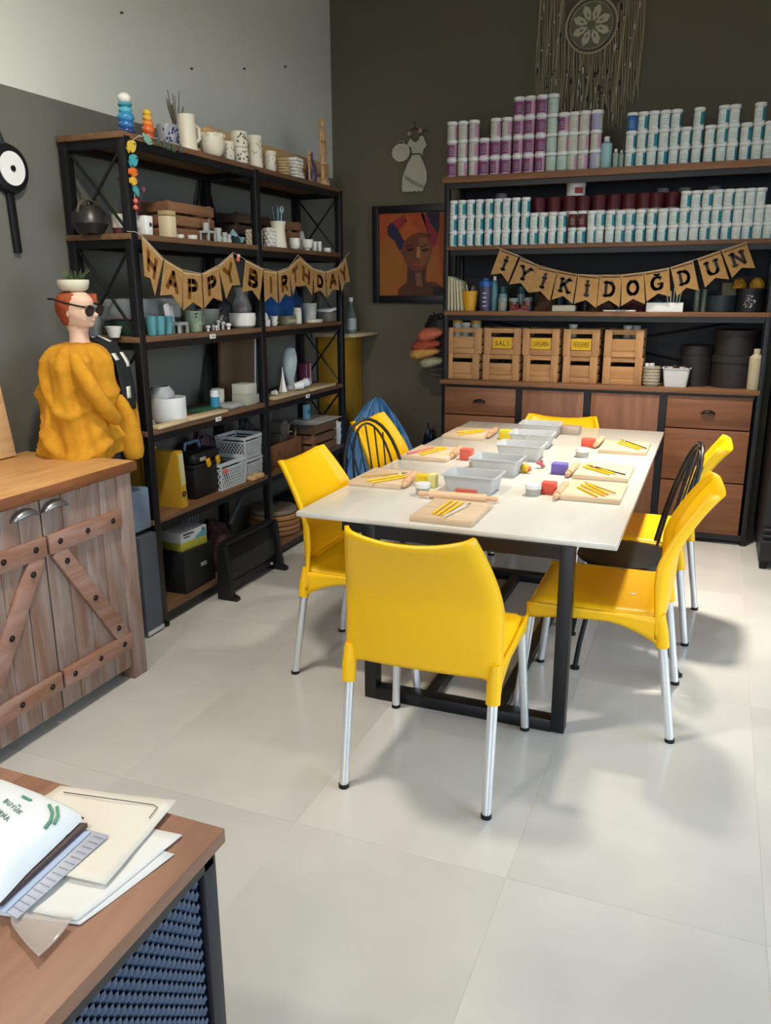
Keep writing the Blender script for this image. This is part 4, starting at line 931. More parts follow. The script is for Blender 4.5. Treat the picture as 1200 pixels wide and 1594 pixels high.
for k in range(2):
    t = cup((p.x, p.y, p.z+k*(hh+.0004)), w_, hh, CREAM, 'patterned_cup', '%s white cup with dark bird pattern in the stack of two' % ('lower', 'upper')[k], 'cup', 'stacked patterned cups'); dots(t, w_, hh, mat('bird_mark', '#4a4c44', .6), 16, seed=k+7, sz=.005)
for px, w, tp, n, m, nm in ((438, 15, 246, 6, mat('beige_tile', '#c2a67c', .7), 'beige'), (457, 28, 246, 6, WHITE, 'white')):
    p, w_, h_ = LB(px, 0, XF-.055, w, tp); k = h_/n; random.seed(px)
    for i in range(n): tag(B().box((0, 0, k*.45), (.09, w_*.9, k*.86), bev=.003).build('clay_tile', m, loc=(p.x+random.uniform(-.004, .004), p.y+random.uniform(-.004, .004), p.z+k*i), rz=random.uniform(-.06, .06)), '%s square clay tile, %s from the bottom of its stack' % (nm, nth(i)), 'tile', nm+' clay tiles stacked on the top board')
p, w_, h_ = LB(485, 0, XF-.09, 19, 238); t = thing('purple_vase', 'round purple vase behind the small wooden figure', 'vase', p)
B().lathe([(.001, 0), (w_*.4, 0), (w_*.52, h_*.3), (w_*.4, h_*.62), (w_*.16, h_*.8), (w_*.18, h_), (.001, h_)], 20).build('body', mat('purple_glaze', '#54405a', .3), t)
def dummy(px, w, top, x, label, k=1):
    p = solve(px, x=x, z=LZ[0]+.0008); h = zat(x, p.y, top)-p.z; t = thing('artist_figure', label, 'figure', p, radians(10)); M = mat('beech', '#c39a6a', .5)
    B().cyl((0, 0, 0), (0, 0, h*.04), h*.11, n=20).build('base', M, t); B().cyl((0, 0, h*.04), (0, 0, h*.45), h*.008).build('rod', CHROME, t)
    B().ball((0, 0, h*.93), h*.062, 14, sc3=(.8, .8, 1.15)).build('head', M, t); B().cyl((0, 0, h*.83), (0, 0, h*.88), h*.02).build('neck', M, t)
    B().loft([[(cos(a)*h*rx, sin(a)*h*ry, h*z) for a in (2*pi*i/14 for i in range(14))] for z, rx, ry in ((.66, .03, .045), (.70, .045, .06), (.78, .05, .085), (.83, .03, .06))]).build('chest', M, t)
    B().ball((0, 0, h*.62), h*.04, 12, sc3=(1, 1.1, 1)).build('waist', M, t)
    B().loft([[(cos(a)*h*rx, sin(a)*h*ry, h*z) for a in (2*pi*i/14 for i in range(14))] for z, rx, ry in ((.51, .035, .055), (.56, .045, .065), (.6, .03, .05))]).build('hips', M, t)
    for s, e in ((-1, (.0, .01)), (1, (.0, .17))):
        for a, c, r in (((0, s*.09, .80), (0, s*(.11+e[1]*.5), .66), .022), ((0, s*(.11+e[1]*.5), .65), (0, s*(.11+e[1]), .50), .018), ((0, s*(.11+e[1]), .49), (0, s*(.115+e[1]), .44), .016)):
            B().cyl([q*h for q in a], [q*h for q in c], h*r, h*r*.75).build('arm_segment', M, t)
        for a, c, r in (((0, s*.035, .52), (0, s*.04, .31), .034), ((0, s*.04, .30), (0, s*.04, .09), .027)):
            B().cyl([q*h for q in a], [q*h for q in c], h*r*.8, h*r).build('leg_segment', M, t)
        B().box((h*.02, s*.04*h, .065*h), (.09*h, .04*h, .04*h), bev=.002).build('foot', M, t)
dummy(503, 20, 184, XF-.05, 'tall wooden artist mannequin figure standing at the end of the top board')
dummy(482, 12, 234, XF-.045, 'small wooden artist figure in front of the purple vase')
# ---- left rack, second board
p, w_, h_ = LB(142, 1, XF-.2, 56, 312); t = thing('dark_teapot', 'dark round pot with a looped handle at the near end of the second board', 'pot', p)
B().lathe([(.001, 0), (w_*.34, 0), (w_*.5, h_*.3), (w_*.46, h_*.6), (w_*.3, h_*.8), (w_*.28, h_*.84), (.001, h_*.86)], 26).build('body', mat('dark_glaze', '#22221f', .35), t)
B().ball((0, 0, h_*.9), w_*.07, 10).build('lid_knob', mat('dark_glaze', '#22221f', .35), t)
B().tube([(0, w_*.45*cos(a), h_*.6+h_*.42*sin(a)) for a in (pi*i/10 for i in range(11))], .006, 6).build('handle', mat('cane', '#4e4532', .6), t)
p, w_, h_ = LB(190, 1, XF-.12, 27, 334); t = cup(p, w_, h_, mat('red_glaze', '#5a2824', .4), 'two_tone_pot', 'white and red pot of spiky grass on the second board', 'plant pot', prof=[(.9, 0), (.95, .1), (.98, .33)], wall=.05)
B().lathe([(w_*.49, h_*.33), (w_*.5, h_*.35), (w_*.52, h_), (w_*.46, h_), (w_*.45, h_*.8), (.001, h_*.8)], 24, caps=False).build('rim_band', CREAM, t); random.seed(8); b = B()
for i in range(26):
    a = random.uniform(0, 6.28); L = random.uniform(.09, .19); b.cyl((cos(a)*.015, sin(a)*.015, h_*.7), (cos(a)*L*.45, sin(a)*L*.45, h_*.7+L), .002, .0004, n=5)
b.build('grass', mat('dull_grass', '#4a4a3a', .8), t)['kind'] = 'stuff'
p, w_, h_ = LB(226, 1, XF-.05, 22, 336); t = thing('square_mug', 'white square-sided pot with a small black spider drawing', 'mug', p)
B().box((0, 0, h_/2), (w_*.9, w_*.9, h_), bev=.006, taper=.9).build('body', WPL, t)
b = B(); b.ball((w_*.45, w_*.12, h_*.55), .007, 8, sc3=(.2, 1, 1.3))
for s in (-1, 1):
    for k in range(3): b.cyl((w_*.455, w_*.12, h_*.55), (w_*.455, w_*.12+s*.014, h_*.55+(k-1)*.011), .0009, n=4)
b.build('spider_mark', mat('black_print', '#14130f'), t)
t = thing('dried_flowers', 'dusty pink dried flowers in a red glass vase behind the square pot', 'flowers', (p.x-.09, p.y+.05, p.z)); random.seed(3); b = B(); b2 = B()
for i in range(26):
    a = random.uniform(0, 6.28); r = random.uniform(.01, .06); z = random.uniform(.16, .29); b.cyl((0, 0, .06), (cos(a)*r, sin(a)*r, z), .0012, n=4); b2.ball((cos(a)*r, sin(a)*r, z), random.uniform(.005, .01), 6)
b.build('stems', mat('rosy_stem', '#6b4048', .8), t)['kind'] = 'stuff'; b2.build('blossoms', mat('dusty_pink', '#7f4c58', .8), t)['kind'] = 'stuff'
B().lathe([(.001, 0), (.026, 0), (.03, .06), (.022, .1), (.024, .11), (.001, .1)], 18).build('vase', mat('red_glass', '#5e2226', .15), t)
pa, pb = solve(237, x=-2.62, z=LZ[1]), solve(308, x=-2.62, z=LZ[1])
slat_crate('slatted_crate', 'brown slatted crate behind the cream post on the second board, near bay', (-2.6, (pa.y+pb.y)/2, LZ[1]+.0008), (.18, pb.y-pa.y, zat(-2.5, pb.y, 322)-LZ[1]), DARKCR, 3)
p, w_, h_ = LB(262, 1, XF-.05, 19, 328); t = thing('cream_pillar', 'square cream wax pillar with a wooden cap in front of the slatted crate', 'pillar', p)
B().box((0, 0, h_*.4), (w_, w_, h_*.8), bev=.002).build('body', mat('cream_wax', '#cdc19c', .6), t); B().box((0, 0, h_*.91), (w_*1.03, w_*1.03, h_*.17), bev=.002).build('cap', mat('tan_wood', '#ac9a6e', .6), t)
for px, w, tp, lab in ((281, 7, 365, 'tiny white clay block nearer the cream pillar'), (300, 12, 366, 'wider tiny white clay block in front of the slatted crate')):
    p, w_, h_ = LB(px, 1, XF-.03, w, tp); boxy(p, (.03, w_, max(.012, h_)), WHITE, 'clay_block', lab, 'block')
p, w_, h_ = LB(324, 1, XF-.07, 22, 340); t = thing('grey_castle', 'small grey unpainted clay windmill house on legs', 'figurine', p); G = GREYC
B().box((0, 0, h_*.42), (w_*.8, w_*.9, .012)).build('platform', G, t)
for sx in (-1, 1):
    for sy in (-1, 1): B().cyl((sx*w_*.33, sy*w_*.38, 0), (sx*w_*.33, sy*w_*.38, h_*.42), .005).build('leg', G, t)
B().cyl((0, -w_*.2, h_*.42), (0, -w_*.2, h_*.8), w_*.2, n=14).build('tower', G, t); B().cyl((0, w_*.2, h_*.42), (0, w_*.2, h_), w_*.05, .001).build('spire', G, t)
for i, (px, w, tp, f) in enumerate(((340, 15, 355, 1), (350, 12, 362, .8), (357, 9, 365, .7))):
    p, w_, h_ = LB(px, 1, XF-.06+.012*i, w, tp); t = thing('grey_figurine', ('lumpy grey clay shell figurine beside the windmill house', 'grey clay pot figurine, middle of the little grey group', 'smallest grey clay figurine beside the pale blue leaf')[i], 'figurine', p)
    B().lathe([(.001, 0), (w_*.4, 0), (w_*.45, h_*.3), (w_*.3, h_*.55), (w_*.42, h_*.9), (w_*.35, h_), (.001, h_*.9)], 14).build('body', GREYC, t); B().ball((w_*.2, w_*.15, h_*.35), w_*.2, 8).build('knob', GREYC, t)
p, w_, h_ = LB(366, 1, XF-.06, 26, 356); b = B(); b.grid(lambda u, v: ((v-.5)*.07, (u-.5)*w_, .004+h_*.9*abs(sin(u*3.1+v))*(1-abs(v-.5))), 12, 8)
tag(b.build('blue_leaf', mat('pale_blue_glaze', '#7fa5ab', .3), loc=p, solid=.004), 'crumpled pale blue ceramic leaf on the second board', 'ornament')
pa, pb = solve(352, x=-2.68, z=LZ[1]), solve(405, x=-2.68, z=LZ[1])
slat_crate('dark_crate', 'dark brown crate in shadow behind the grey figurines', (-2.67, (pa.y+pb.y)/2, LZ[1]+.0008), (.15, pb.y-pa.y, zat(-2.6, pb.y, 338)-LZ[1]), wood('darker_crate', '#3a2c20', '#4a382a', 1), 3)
for i, (px, w, tp, m) in enumerate(((396, 26, 356, CREAM), (420, 22, 353, WHITE))):
    p, w_, h_ = LB(px, 1, XF-.08, w, tp); t = thing('bubble_vase', ('cream bubble-covered vase behind the middle post', 'white bubble-covered vase touching the utensil vase')[i], 'vase', p)
    B().lathe([(.001, 0), (w_*.36, 0), (w_*.4, h_*.5), (w_*.33, h_*.95), (w_*.25, h_*.95), (.001, h_*.3)], 18, caps=False).build('body', m, t); b = B()
    for j in range(5):
        for k in range(9): a = 2*pi*(k+.5*(j % 2))/9; b.ball((cos(a)*w_*.4, sin(a)*w_*.4, h_*(.12+.18*j)), w_*.12, 8)
    b.build('bubbles', m, t)['kind'] = 'stuff'
p, w_, h_ = LB(434, 1, XF-.055, 25, 345); cup(p, w_, h_, CREAM, 'utensil_vase', 'cream waisted vase holding brushes and tools on the second board', 'vase', prof=[(1.02, 0), (1, .1), (.86, .5), (.84, .8), (1, 1)])
for i, (dx, dy, L, c, lab, ring) in enumerate(((-.01, -.02, .2, '#16181a', 'black-handled tool leaning left in the cream vase', 0), (0, -.002, .21, '#3b6f96', 'upright blue paint brush in the cream vase', 0), (.0, .005, .19, '#7aa2b0', 'pale blue brush in the cream vase', 0), (.01, .02, .19, '#8fb0b8', 'pale blue tool leaning right in the cream vase', 0), (.005, .03, .2, '#8b9496', 'wire whisk with a ring head in the cream vase', 1), (-.005, -.035, .2, '#5d6266', 'grey tool leaning far left in the cream vase', 0))):
    t = thing('vase_tool', lab, 'tool', (p.x+dx*.3, p.y+dy*.3, p.z+h_*.12)); B().cyl((0, 0, 0), (dx, dy, L), .0035, n=8).build('handle', mat('tool'+c, c, .4), t)
    if ring: B().tube([(dx, dy+.018*cos(a), L+.018*sin(a)) for a in (2*pi*k/16 for k in range(16))], .003, 6, closed=True).build('ring', CHROME, t)
    else: B().ball((dx, dy, L), .007, 8, sc3=(.6, 1, 2)).build('tip', mat('tool'+c, c, .4), t)
pa, pb = solve(444, x=-2.6, z=LZ[1]), solve(462, x=-2.6, z=LZ[1])
slat_crate('small_crate', 'small brown slatted crate behind the cream utensil vase', (-2.62, (pa.y+pb.y)/2, LZ[1]+.0008), (.12, max(.12, pb.y-pa.y), zat(-2.56, pb.y, 346)-LZ[1]), DARKCR, 3)
for px, w, tp, nm, lab, x, pr in ((459, 17, 371, 'white_cup', 'small round-bottomed white cup right of the utensil vase', XF-.05, [(.6, 0), (.9, .15), (1, .5), (1, 1)]), (478, 20, 373, 'white_bowl', 'small white footed bowl on the second board', XF-.055, [(.5, 0), (.45, .12), (.8, .3), (1, 1)]), (489, 9, 376, 'white_pot', 'left of the two tiny joined white pots', XF-.05, None), (497, 8, 376, 'white_pot', 'right of the two tiny joined white pots', XF-.05, None), (509, 13, 386, 'white_dish', 'flat white dish lying at the end of the second board', XF-.05, [(.8, 0), (1, .3), (1, .6), (.9, 1)])):
    p, w_, h_ = LB(px, 1, x, w, tp); cup(p, w_, max(h_, .02), WHITE, nm, lab, 'cup' if 'cup' in nm else 'dish', prof=pr)
p, w_, h_ = LB(470, 1, XF-.15, 14, 360); tag(B().lathe([(.001, 0), (w_*.3, 0), (w_*.5, h_*.5), (w_*.2, h_), (.001, h_)], 12).build('grey_shell', GREYC, loc=p), 'grey shell ornament behind the small white cups', 'ornament')
# ---- left rack, third board
p, w_, h_ = LB(147, 2, XF-.20, 28, 476); t = cup(p, w_, h_, mat('zinc', '#6d7274', .45, .3), 'zinc_bucket', 'grey bucket holding rolled plastic near the mannequin', 'bucket', prof=[(.8, 0), (.85, .1), (1, 1)])
B().ball((0, 0, h_), w_*.3, 10, sc3=(1, 1.2, .6)).build('plastic_wrap', mat('cloudy_plastic', '#8f9698', .3), t)
p, w_, h_ = LB(178, 2, XF-.10, 26, 508); cup(p, w_, h_, WHITE, 'white_bowl', 'small white bowl beside the bucket, seen past the corner post', 'bowl', prof=[(.6, 0), (1, 1)])
pa, pb = solve(184, x=-2.6, z=LZ[2]), solve(262, x=-2.6, z=LZ[2]); yy = (pa.y+pb.y)/2; L_ = pb.y-pa.y
t = thing('plastic_tub', 'clear plastic tub of red and green pieces on the third board', 'tub', (-2.6, yy, LZ[2]+.0008)); h_ = zat(-2.6, yy, 464)-LZ[2]
B().box((0, 0, h_*.2), (.17, L_*.95, h_*.4), bev=.006).build('green_base', mat('dark_green', '#274033', .5), t)
b = B(); random.seed(6)
for i in range(20): b.ball((random.uniform(-.06, .06), random.uniform(-.4, .4)*L_, h_*.48), .02, 8, sc3=(1.2, 1.5, .7))
b.build('red_pieces', mat('red_pieces', '#a24a40', .5), t)['kind'] = 'stuff'
B().box((0, 0, h_*.71), (.18, L_, h_*.56), bev=.01).build('clear_lid', mat('clear_tub', '#aab4b6', .2, alpha=.45), t)
for i, (px, lab) in enumerate(((237, 'near'), (250, 'middle'), (262, 'far'))):
    p, w_, h_ = LB(px, 2, XF-.06+.01*(i % 2), 17, 492); cup(p, w_, h_, mat('teal_cup', '#4f8d93', .4), 'teal_pot', '%s of the three small teal pots' % lab, 'pot', 'small teal pots', prof=[(.78, 0), (.8, .1), (1, .8), (1, 1)])
b = B(); b.grid(lambda u, v: (.012*sin(u*5)+.01*v, (u-.5)*.085-.03*v, v*.10+.01*sin(u*7)), 10, 8); p = solve(268, x=XF-.07, z=LZ[2]+.035)
tag(b.build('white_napkin', WPL, loc=p, solid=.002), 'crumpled white paper napkin leaning over the teal pots', 'napkin')
p, w_, h_ = LB(281, 2, XF-.05, 24, 501); t = thing('grey_stool', 'tiny grey clay stool left of the green face mug', 'figurine', p)
B().box((0, 0, h_*.85), (.05, w_, h_*.3), bev=.003).build('top', GREYC, t)
for sx in (-1, 1):
    for sy in (-1, 1): B().box((sx*.018, sy*w_*.42, h_*.35), (.012, w_*.14, h_*.7)).build('leg', GREYC, t)
p, w_, h_ = LB(303, 2, XF-.06, 26, 484); t = cup(p, w_, h_, mat('sage_glaze', '#8b9a7c', .35), 'green_mug', 'sage green mug with a face relief on the third board', 'mug', hand=1.4); b = B()
for s in (-1, 1): b.ball((w_*.42, s*w_*.2-.012, h_*.72), .008, 8, sc3=(.5, 1, .5)); b.cyl((w_*.44, s*w_*.2-.012-.01, h_*.84), (w_*.44, s*w_*.2-.012+.01, h_*.88), .003, n=5)
b.build('eyes', mat('black_print', '#14130f'), t); B().ball((w_*.48, -.012, h_*.45), .009, 8, sc3=(.7, .7, 1.6)).build('nose', mat('sage_pale', '#a8b394', .35), t)
for q, (px, w, tp, lab, c) in enumerate(((325, 36, 481, 'grey-green wide bowl behind the green mug', '#6f7a72'),)):
    p, w_, h_ = LB(px, 2, XF-.17, w, tp); cup(p, w_, h_, mat('bowl'+c, c, .4), 'grey_bowl', lab, 'bowl', prof=[(.5, 0), (.8, .3), (1, 1)])
for i, (px, w, tp, x) in enumerate(((324, 10, 506, .03), (332, 9, 505, .045), (340, 10, 495, .06), (347, 12, 499, .05), (356, 12, 503, .04), (337, 9, 507, .03))):
    p, w_, h_ = LB(px, 2, XF-x-.015*i % .03, w, tp); t = thing('clay_mushroom', 'tiny white clay mushroom in the little heap right of the green mug', 'figurine', p, 0, 'tiny white clay mushrooms'); B().cyl((0, 0, 0), (0, 0, h_*.6), w_*.2, n=8).build('stalk', WHITE, t); B().ball((0, 0, h_*.72), w_*.4, 10, sc3=(1, 1, .7)).build('cap', WHITE, t)
p, w_, h_ = LB(378, 2, XF-.09, 42, 487); t = cup(p, w_, h_, WHITE, 'oval_bowl', 'large white bowl with something brown in clear wrap on it', 'bowl', prof=[(.7, 0), (.92, .15), (1, .6), (.96, 1)])
pp = p; t = thing('wrapped_sweet', 'brown lump in clear wrapping sitting in the large white bowl', 'sweet', (p.x, p.y, p.z+h_*.1)); B().ball((0, 0, h_*1.15), .042, 12, sc3=(1, 1.1, .9)).build('filling', mat('brown_filling', '#5e3626', .35), t)
B().lathe([(.001, 0.01), (.05, h_*.6), (.056, h_*1.3), (.03, h_*2.1), (.05, h_*2.6)], 14, caps=False).build('wrap', mat('clear_wrap', '#aab0b0', .15, alpha=.25), t)
def heap(name, label, cat, c, d, m, seed=1, amp=.25, fr=4, n=20, grp=None):
    b = B(); X, Y, Z = d
    def f(u, v):
        a = 2*pi*u; e = pi/2*v; q = Vector((cos(a)*cos(e), sin(a)*cos(e), sin(e))); nn = 1+amp*noise.noise(q*fr+Vector((seed*7, 0, 0)))+amp*.5*noise.noise(q*fr*2.7+Vector((seed*3, 5, 0)))
        return (q.x*X/2*nn, q.y*Y/2*nn, max(0, q.z*Z*nn))
    b.grid(f, n*2, n); bmesh.ops.remove_doubles(b.bm, verts=b.bm.verts, dist=.0005); o = b.build(name, m, loc=c); return tag(o, label, cat, grp)
pa = solve(350, x=-2.62, z=LZ[2]+.0008); heap('dark_bag', 'dark grey plastic bag behind the large white bowl', 'bag', pa, (.14, .2, .15), mat('dark_film', '#2d3133', .3), 2, .12)
pa = solve(438, x=-2.66, z=LZ[2]+.0008); heap('blue_bag', 'blue plastic bag filling the back of the third board, far bay', 'bag', pa, (.15, .62, .26), mat('blue_film', '#1d4f86', .3), 5, .14)
p, w_, h_ = LB(412, 2, XF-.07, 22, 483); t = thing('white_shell', 'knobbly white shell ornament beside the middle post', 'ornament', p); b = B(); random.seed(9)
for i in range(14): b.ball((random.uniform(-.3, .3)*w_, random.uniform(-.35, .35)*w_, random.uniform(.15, .8)*h_), w_*.17, 8)
b.build('lobes', WHITE, t)['kind'] = 'stuff'; B().lathe([(.001, 0), (w_*.4, 0), (w_*.42, h_*.4), (.001, h_*.7)], 14).build('base', WHITE, t)
for px, w, tp, lab in ((427, 13, 492, 'small white dish stack left of the carved green tile'),):
    p, w_, h_ = LB(px, 2, XF-.05, w, tp); cup(p, w_, h_, WHITE, 'white_dish', lab, 'dish', prof=[(.6, 0), (1, .4), (.7, .45), (1, 1)])
p, w_, h_ = LB(445, 2, XF-.06, 28, 488); t = thing('carved_tile', 'carved olive ceramic tray with a wavy rim', 'tray', p)
B().box((0, 0, h_*.4), (.09, w_, h_*.8), bev=.004).build('body', mat('olive_glaze', '#77765c', .4), t); b = B()
for k in range(7): b.cyl((.046, -w_/2+w_*(k+.5)/7, h_*.35), (.05, -w_/2+w_*(k+.5)/7, h_*.35), .009, n=10)
b.build('carving', mat('pale_olive', '#a7a58c', .4), t)['kind'] = 'stuff'
p, w_, h_ = LB(463, 2, XF-.06, 14, 479); cup(p, w_, h_, CREAM, 'cream_jar', 'small straight cream jar right of the carved tray', 'jar', prof=[(.95, 0), (1, .05), (1, .8), (.9, .82), (.95, 1)])
p, w_, h_ = LB(482, 2, XF-.08, 23, 472); t = cup(p, w_, h_, GREYC, 'grey_jug', 'pale grey angular jug on the third board, far bay', 'jug', prof=[(.85, 0), (.9, .2), (1, .8), (1, 1)], hand=2.5)
p, w_, h_ = LB(490, 2, XF-.035, 32, 493); boxy(p, (.05, w_, .022), CREAM, 'cream_tray', 'flat cream tray in front of the grey jug', 'tray')
p, w_, h_ = LB(509, 2, XF-.07, 22, 479); t = thing('card_stack', 'open white-lined box right of the grey jug', 'box', p); B().box((0, 0, h_*.35), (.1, w_, h_*.7), bev=.002).build('box', mat('taupe_card', '#6a675c', .6), t); B().box((0, 0, h_*.86), (.1, w_, h_*.2), Matrix.Rotation(.12, 4, 'X'), bev=.002).build('white_lid', WPL, t)
p = Vector((-2.58, 5.19, LZ[2]+.0008)); t = thing('twig_bundle', 'bundle of dark twigs in a pot at the far end of the third board', 'twigs', p); b = B(); random.seed(12)
for i in range(16): b.cyl((0, 0, 0), (random.uniform(-.05, .05), random.uniform(-.05, .05), random.uniform(.2, .3)), .0025, n=5)
b.build('twigs', mat('twig', '#4a4038', .8), t)['kind'] = 'stuff'; B().lathe([(.001, 0), (.03, 0), (.035, .08), (.001, .08)], 16).build('pot', mat('dark_glaze', '#22221f'), t)
# shelf board and bottle beyond the right post; yellow panel
t = thing('yellow_carton', 'tall mustard yellow carton standing in the corner beyond the left rack', 'box', (-2.657, 5.71, .0)); YC_ = mat('yellow_board', '#a5791c', .55, col2='#b58622', scale=4)
B().box((0, 0, .64), (.215, .34, 1.28), bev=.003).build('body', YC_, t); B().box((.109, .08, .64), (.002, .012, 1.27)).build('fold_line', mat('fold_ochre', '#8d6614', .6), t)
sb = thing('side_board', 'pale wooden board lying on the tall yellow carton in the corner', 'board', (-2.585, 5.66, 1.281))
B().box((0, 0, .012), (.34, .44, .024), bev=.002).build('plank', wood('ash_board', '#b9a27c', '#cdb994', 1), sb)
q = Vector((-2.5, 5.57, 1.3058)); r = 8.2*mpp(q); h_ = zat(q.x, q.y, 463)-q.z; 
t = thing('clear_bottle', 'clear glass bottle with a white label and white cap on the side board', 'bottle', q)
B().lathe([(.001, 0), (r, 0), (r, h_*.5), (r*.35, h_*.72), (r*.33, h_*.9), (.001, h_*.9)], 20).build('body', mat('clear_glass_dim', '#76807e', .12, alpha=.55), t)
B().lathe([(r*1.02, h_*.1), (r*1.02, h_*.42)], 20, caps=False).build('label', mat('pale_label', '#a5a9a6', .6), t); B().cyl((0, 0, h_*.88), (0, 0, h_), r*.42, n=14).build('cap', CAPW, t)
# blue plastic sheet heap
def drape(u, v):
    a = 2*pi*u; R0 = 1+.10*sin(2*a+.6)+.05*sin(5*a+1)+.03*sin(11*a)
    fo = sin(17*a+2*sin(3*a))*.022*min(1, v*2.5)+sin(29*a+4*v)*.010*v+.02*noise.noise(Vector((cos(a)*3, sin(a)*3, v*4)))
    pk = (1-v**1.25); z = .86*pk+.10*math.exp(-((a-5.6)/.5)**2)*sin(pi*v)
    return (cos(a)*(.39*R0*v**.8+fo)+.05*(1-v)*0, sin(a)*(.19*R0*v**.8+fo), max(0, z+fo*.8*(1-v)))
b = B(); b.grid(drape, 150, 26); bmesh.ops.remove_doubles(b.bm, verts=b.bm.verts, dist=.0008)
tag(b.build('blue_plastic_sheet', mat('blue_sheet', '#22639f', .3, col2='#6ea3cc', scale=4, bump=.5, bscale=14, coat=.3), loc=(-2.235, 5.41, .001), ang=180), 'large translucent blue plastic sheet bunched on the floor in the corner', 'plastic sheet')
heap('dark_bin_bag', 'dark blue bin bag beside the blue plastic sheet, against the wall unit', 'bag', (-1.94, 5.73, .001), (.22, .22, .60), mat('dark_blue_film', '#131d30', .3), 8, .13, 3, 24)
# ---- left rack, fourth board
p = solve(212, x=-2.55, z=LZ[3]+.0008); heap('grey_cloth', 'grey and white cloth bundle at the near end of the fourth board', 'cloth', p, (.2, .13, .07), mat('grey_cloth', '#777977', .8), 4, .15)
p, w_, h_ = LB(263, 3, -2.53, 62, 610+6); t = cup(p, w_*.9, h_*.95, WPL, 'round_cake_tin', 'large round white tub on the fourth board, near bay', 'tub', prof=[(.96, 0), (1, .05), (1, 1)], wall=.06); zt = p.z+h_*.1
t = cup((p.x-.02, p.y-.022, zt), w_*.62, h_*1.3, GPL, 'small_round_tub', 'smaller grey round tub sitting inside the large white one', 'tub', prof=[(.9, 0), (.95, .6), (1.06, .65), (1.06, .8), (.7, 1)])
for i, (a, c, x0, x1, z, lab, th) in enumerate(((240, 290, -2.60, -2.405, 0, 'short pale wooden plank at the near end of the fourth board', .014), (292, 352, -2.52, -2.405, 0, 'pale wooden plank in front of the glue bottle', .014), (425, 478, -2.60, -2.40, 0, 'pale wooden plank right of the middle post on the fourth board', .018), (481, 520, -2.60, -2.40, 0, 'pale wooden plank at the far end of the fourth board', .018))):
    ya, yb = solve(a, x=-2.42, z=LZ[3]).y, solve(c, x=-2.42, z=LZ[3]).y
    if i == 0: tag(B().box((0, 0, th/2), (.05, yb-ya, th), bev=.001).build('pale_plank', wood('pale_pine', '#b9a27a', '#cfba92', 1), loc=(-2.425, (ya+yb)/2, LZ[3]+.0008), rz=.05), lab, 'plank')
    else: boxy((-2.44 if i == 1 else -2.47, (ya+yb)/2, LZ[3]+.0008), (.07 if i == 1 else .13, yb-ya, th), wood('pale_pine', '#b9a27a', '#cfba92', 1), 'pale_plank', lab, 'plank')
p = solve(315, x=-2.58, z=LZ[3]+.0008); boxy(p, (.14, .22, .012), mat('green_felt', '#2f5a42', .7), 'green_sheet', 'flat green sheet behind the planks on the fourth board', 'sheet')
p, w_, h_ = LB(335, 3, XF-.13, 14, 607); t = thing('glue_bottle', 'small white bottle with a blue label on the fourth board', 'bottle', p)
B().lathe([(.001, 0), (w_*.5, 0), (w_*.5, h_*.8), (w_*.4, h_*.84), (.001, h_*.84)], 16).build('body', WPL, t); B().lathe([(w_*.51, h_*.1), (w_*.51, h_*.65)], 16, caps=False).build('label', mat('blue_label', '#2c86a8', .5), t); B().cyl((0, 0, h_*.82), (0, 0, h_), w_*.47, n=14).build('cap', CAPW, t)
p, w_, h_ = LB(340, 3, XF-.2, 20, 605); cup(p, w_, h_, CREAM, 'cream_cup', 'cream cup behind the blue-labelled bottle', 'cup')
p = solve(358, x=XF-.09, z=LZ[3]+.0008); boxy(p, (.1, .13, .022), GREYC, 'grey_slab', 'low grey clay slab between the bottle and stacked boxes', 'slab')
p, w_, h_ = LB(381, 3, XF-.075, 29, 597)
for k in range(2): boxy((p.x, p.y+.004*k, p.z+k*(h_/2+.0004)), (.1, w_, h_/2), mat('stone_box%d' % k, ('#a6a594', '#b9b8a8')[k], .6), 'stone_box', '%s of two grey-green boxes stacked left of the middle post' % ('lower', 'upper')[k], 'box', grp='stacked grey-green boxes')
p = solve(400, x=XF-.06, z=LZ[3]+.0008); boxy(p, (.04, .06, .05), GREYC, 'grey_block', 'small grey block against the middle post', 'block')
ya, yb = solve(334, x=-2.70, z=LZ[3]).y, solve(408, x=-2.60, z=LZ[3]).y
t = thing('backing_board', 'tall brown board with a white edge leaning at the back of the fourth board', 'board', (-2.655, (ya+yb)/2, LZ[3]+.0008)); B().box((0, 0, .185), (.02, yb-ya, .37), Matrix.Rotation(.05, 4, 'Y'), bev=.001).build('face', mat('dull_brown_board', '#5c4a35', .6), t); B().box((.003, (yb-ya)/2+.003, .186), (.026, .006, .37), Matrix.Rotation(.05, 4, 'Y')).build('white_edge', PAPER, t)
# wrapped ornament
p, w_, h_ = LB(451, 3, -2.53, 26, 540); t = thing('wrapped_bust', 'pale ornament wrapped in white film on the fourth board, far bay', 'ornament', p)
B().loft([[(cos(a)*w_*.5*r*(1+.08*sin(5*a)), w_*dy+sin(a)*w_*.5*r*(1+.08*cos(4*a)), h_*z) for a in (2*pi*i/20 for i in range(20))] for z, r, dy in ((0, .9, .25), (.06, .8, .22), (.15, .45, .15), (.3, .5, .05), (.5, .85, -.05), (.7, .95, 0), (.88, .8, .05), (.97, .6, .1), (1, .2, .1))]).build('body', mat('film_white', '#a9b4b4', .35, bump=.5, bscale=30), t)
p, w_, h_ = LB(441, 3, XF-.09, 15, 571); t = thing('folded_cone', 'small white folded paper pyramid in front of the wrapped ornament', 'ornament', p); b = B()
b.bm.verts.ensure_lookup_table(); b.lathe([(w_*.5, 0), (w_*.15, h_*.6), (.001, h_)], 5).build('cone', WPL, t)
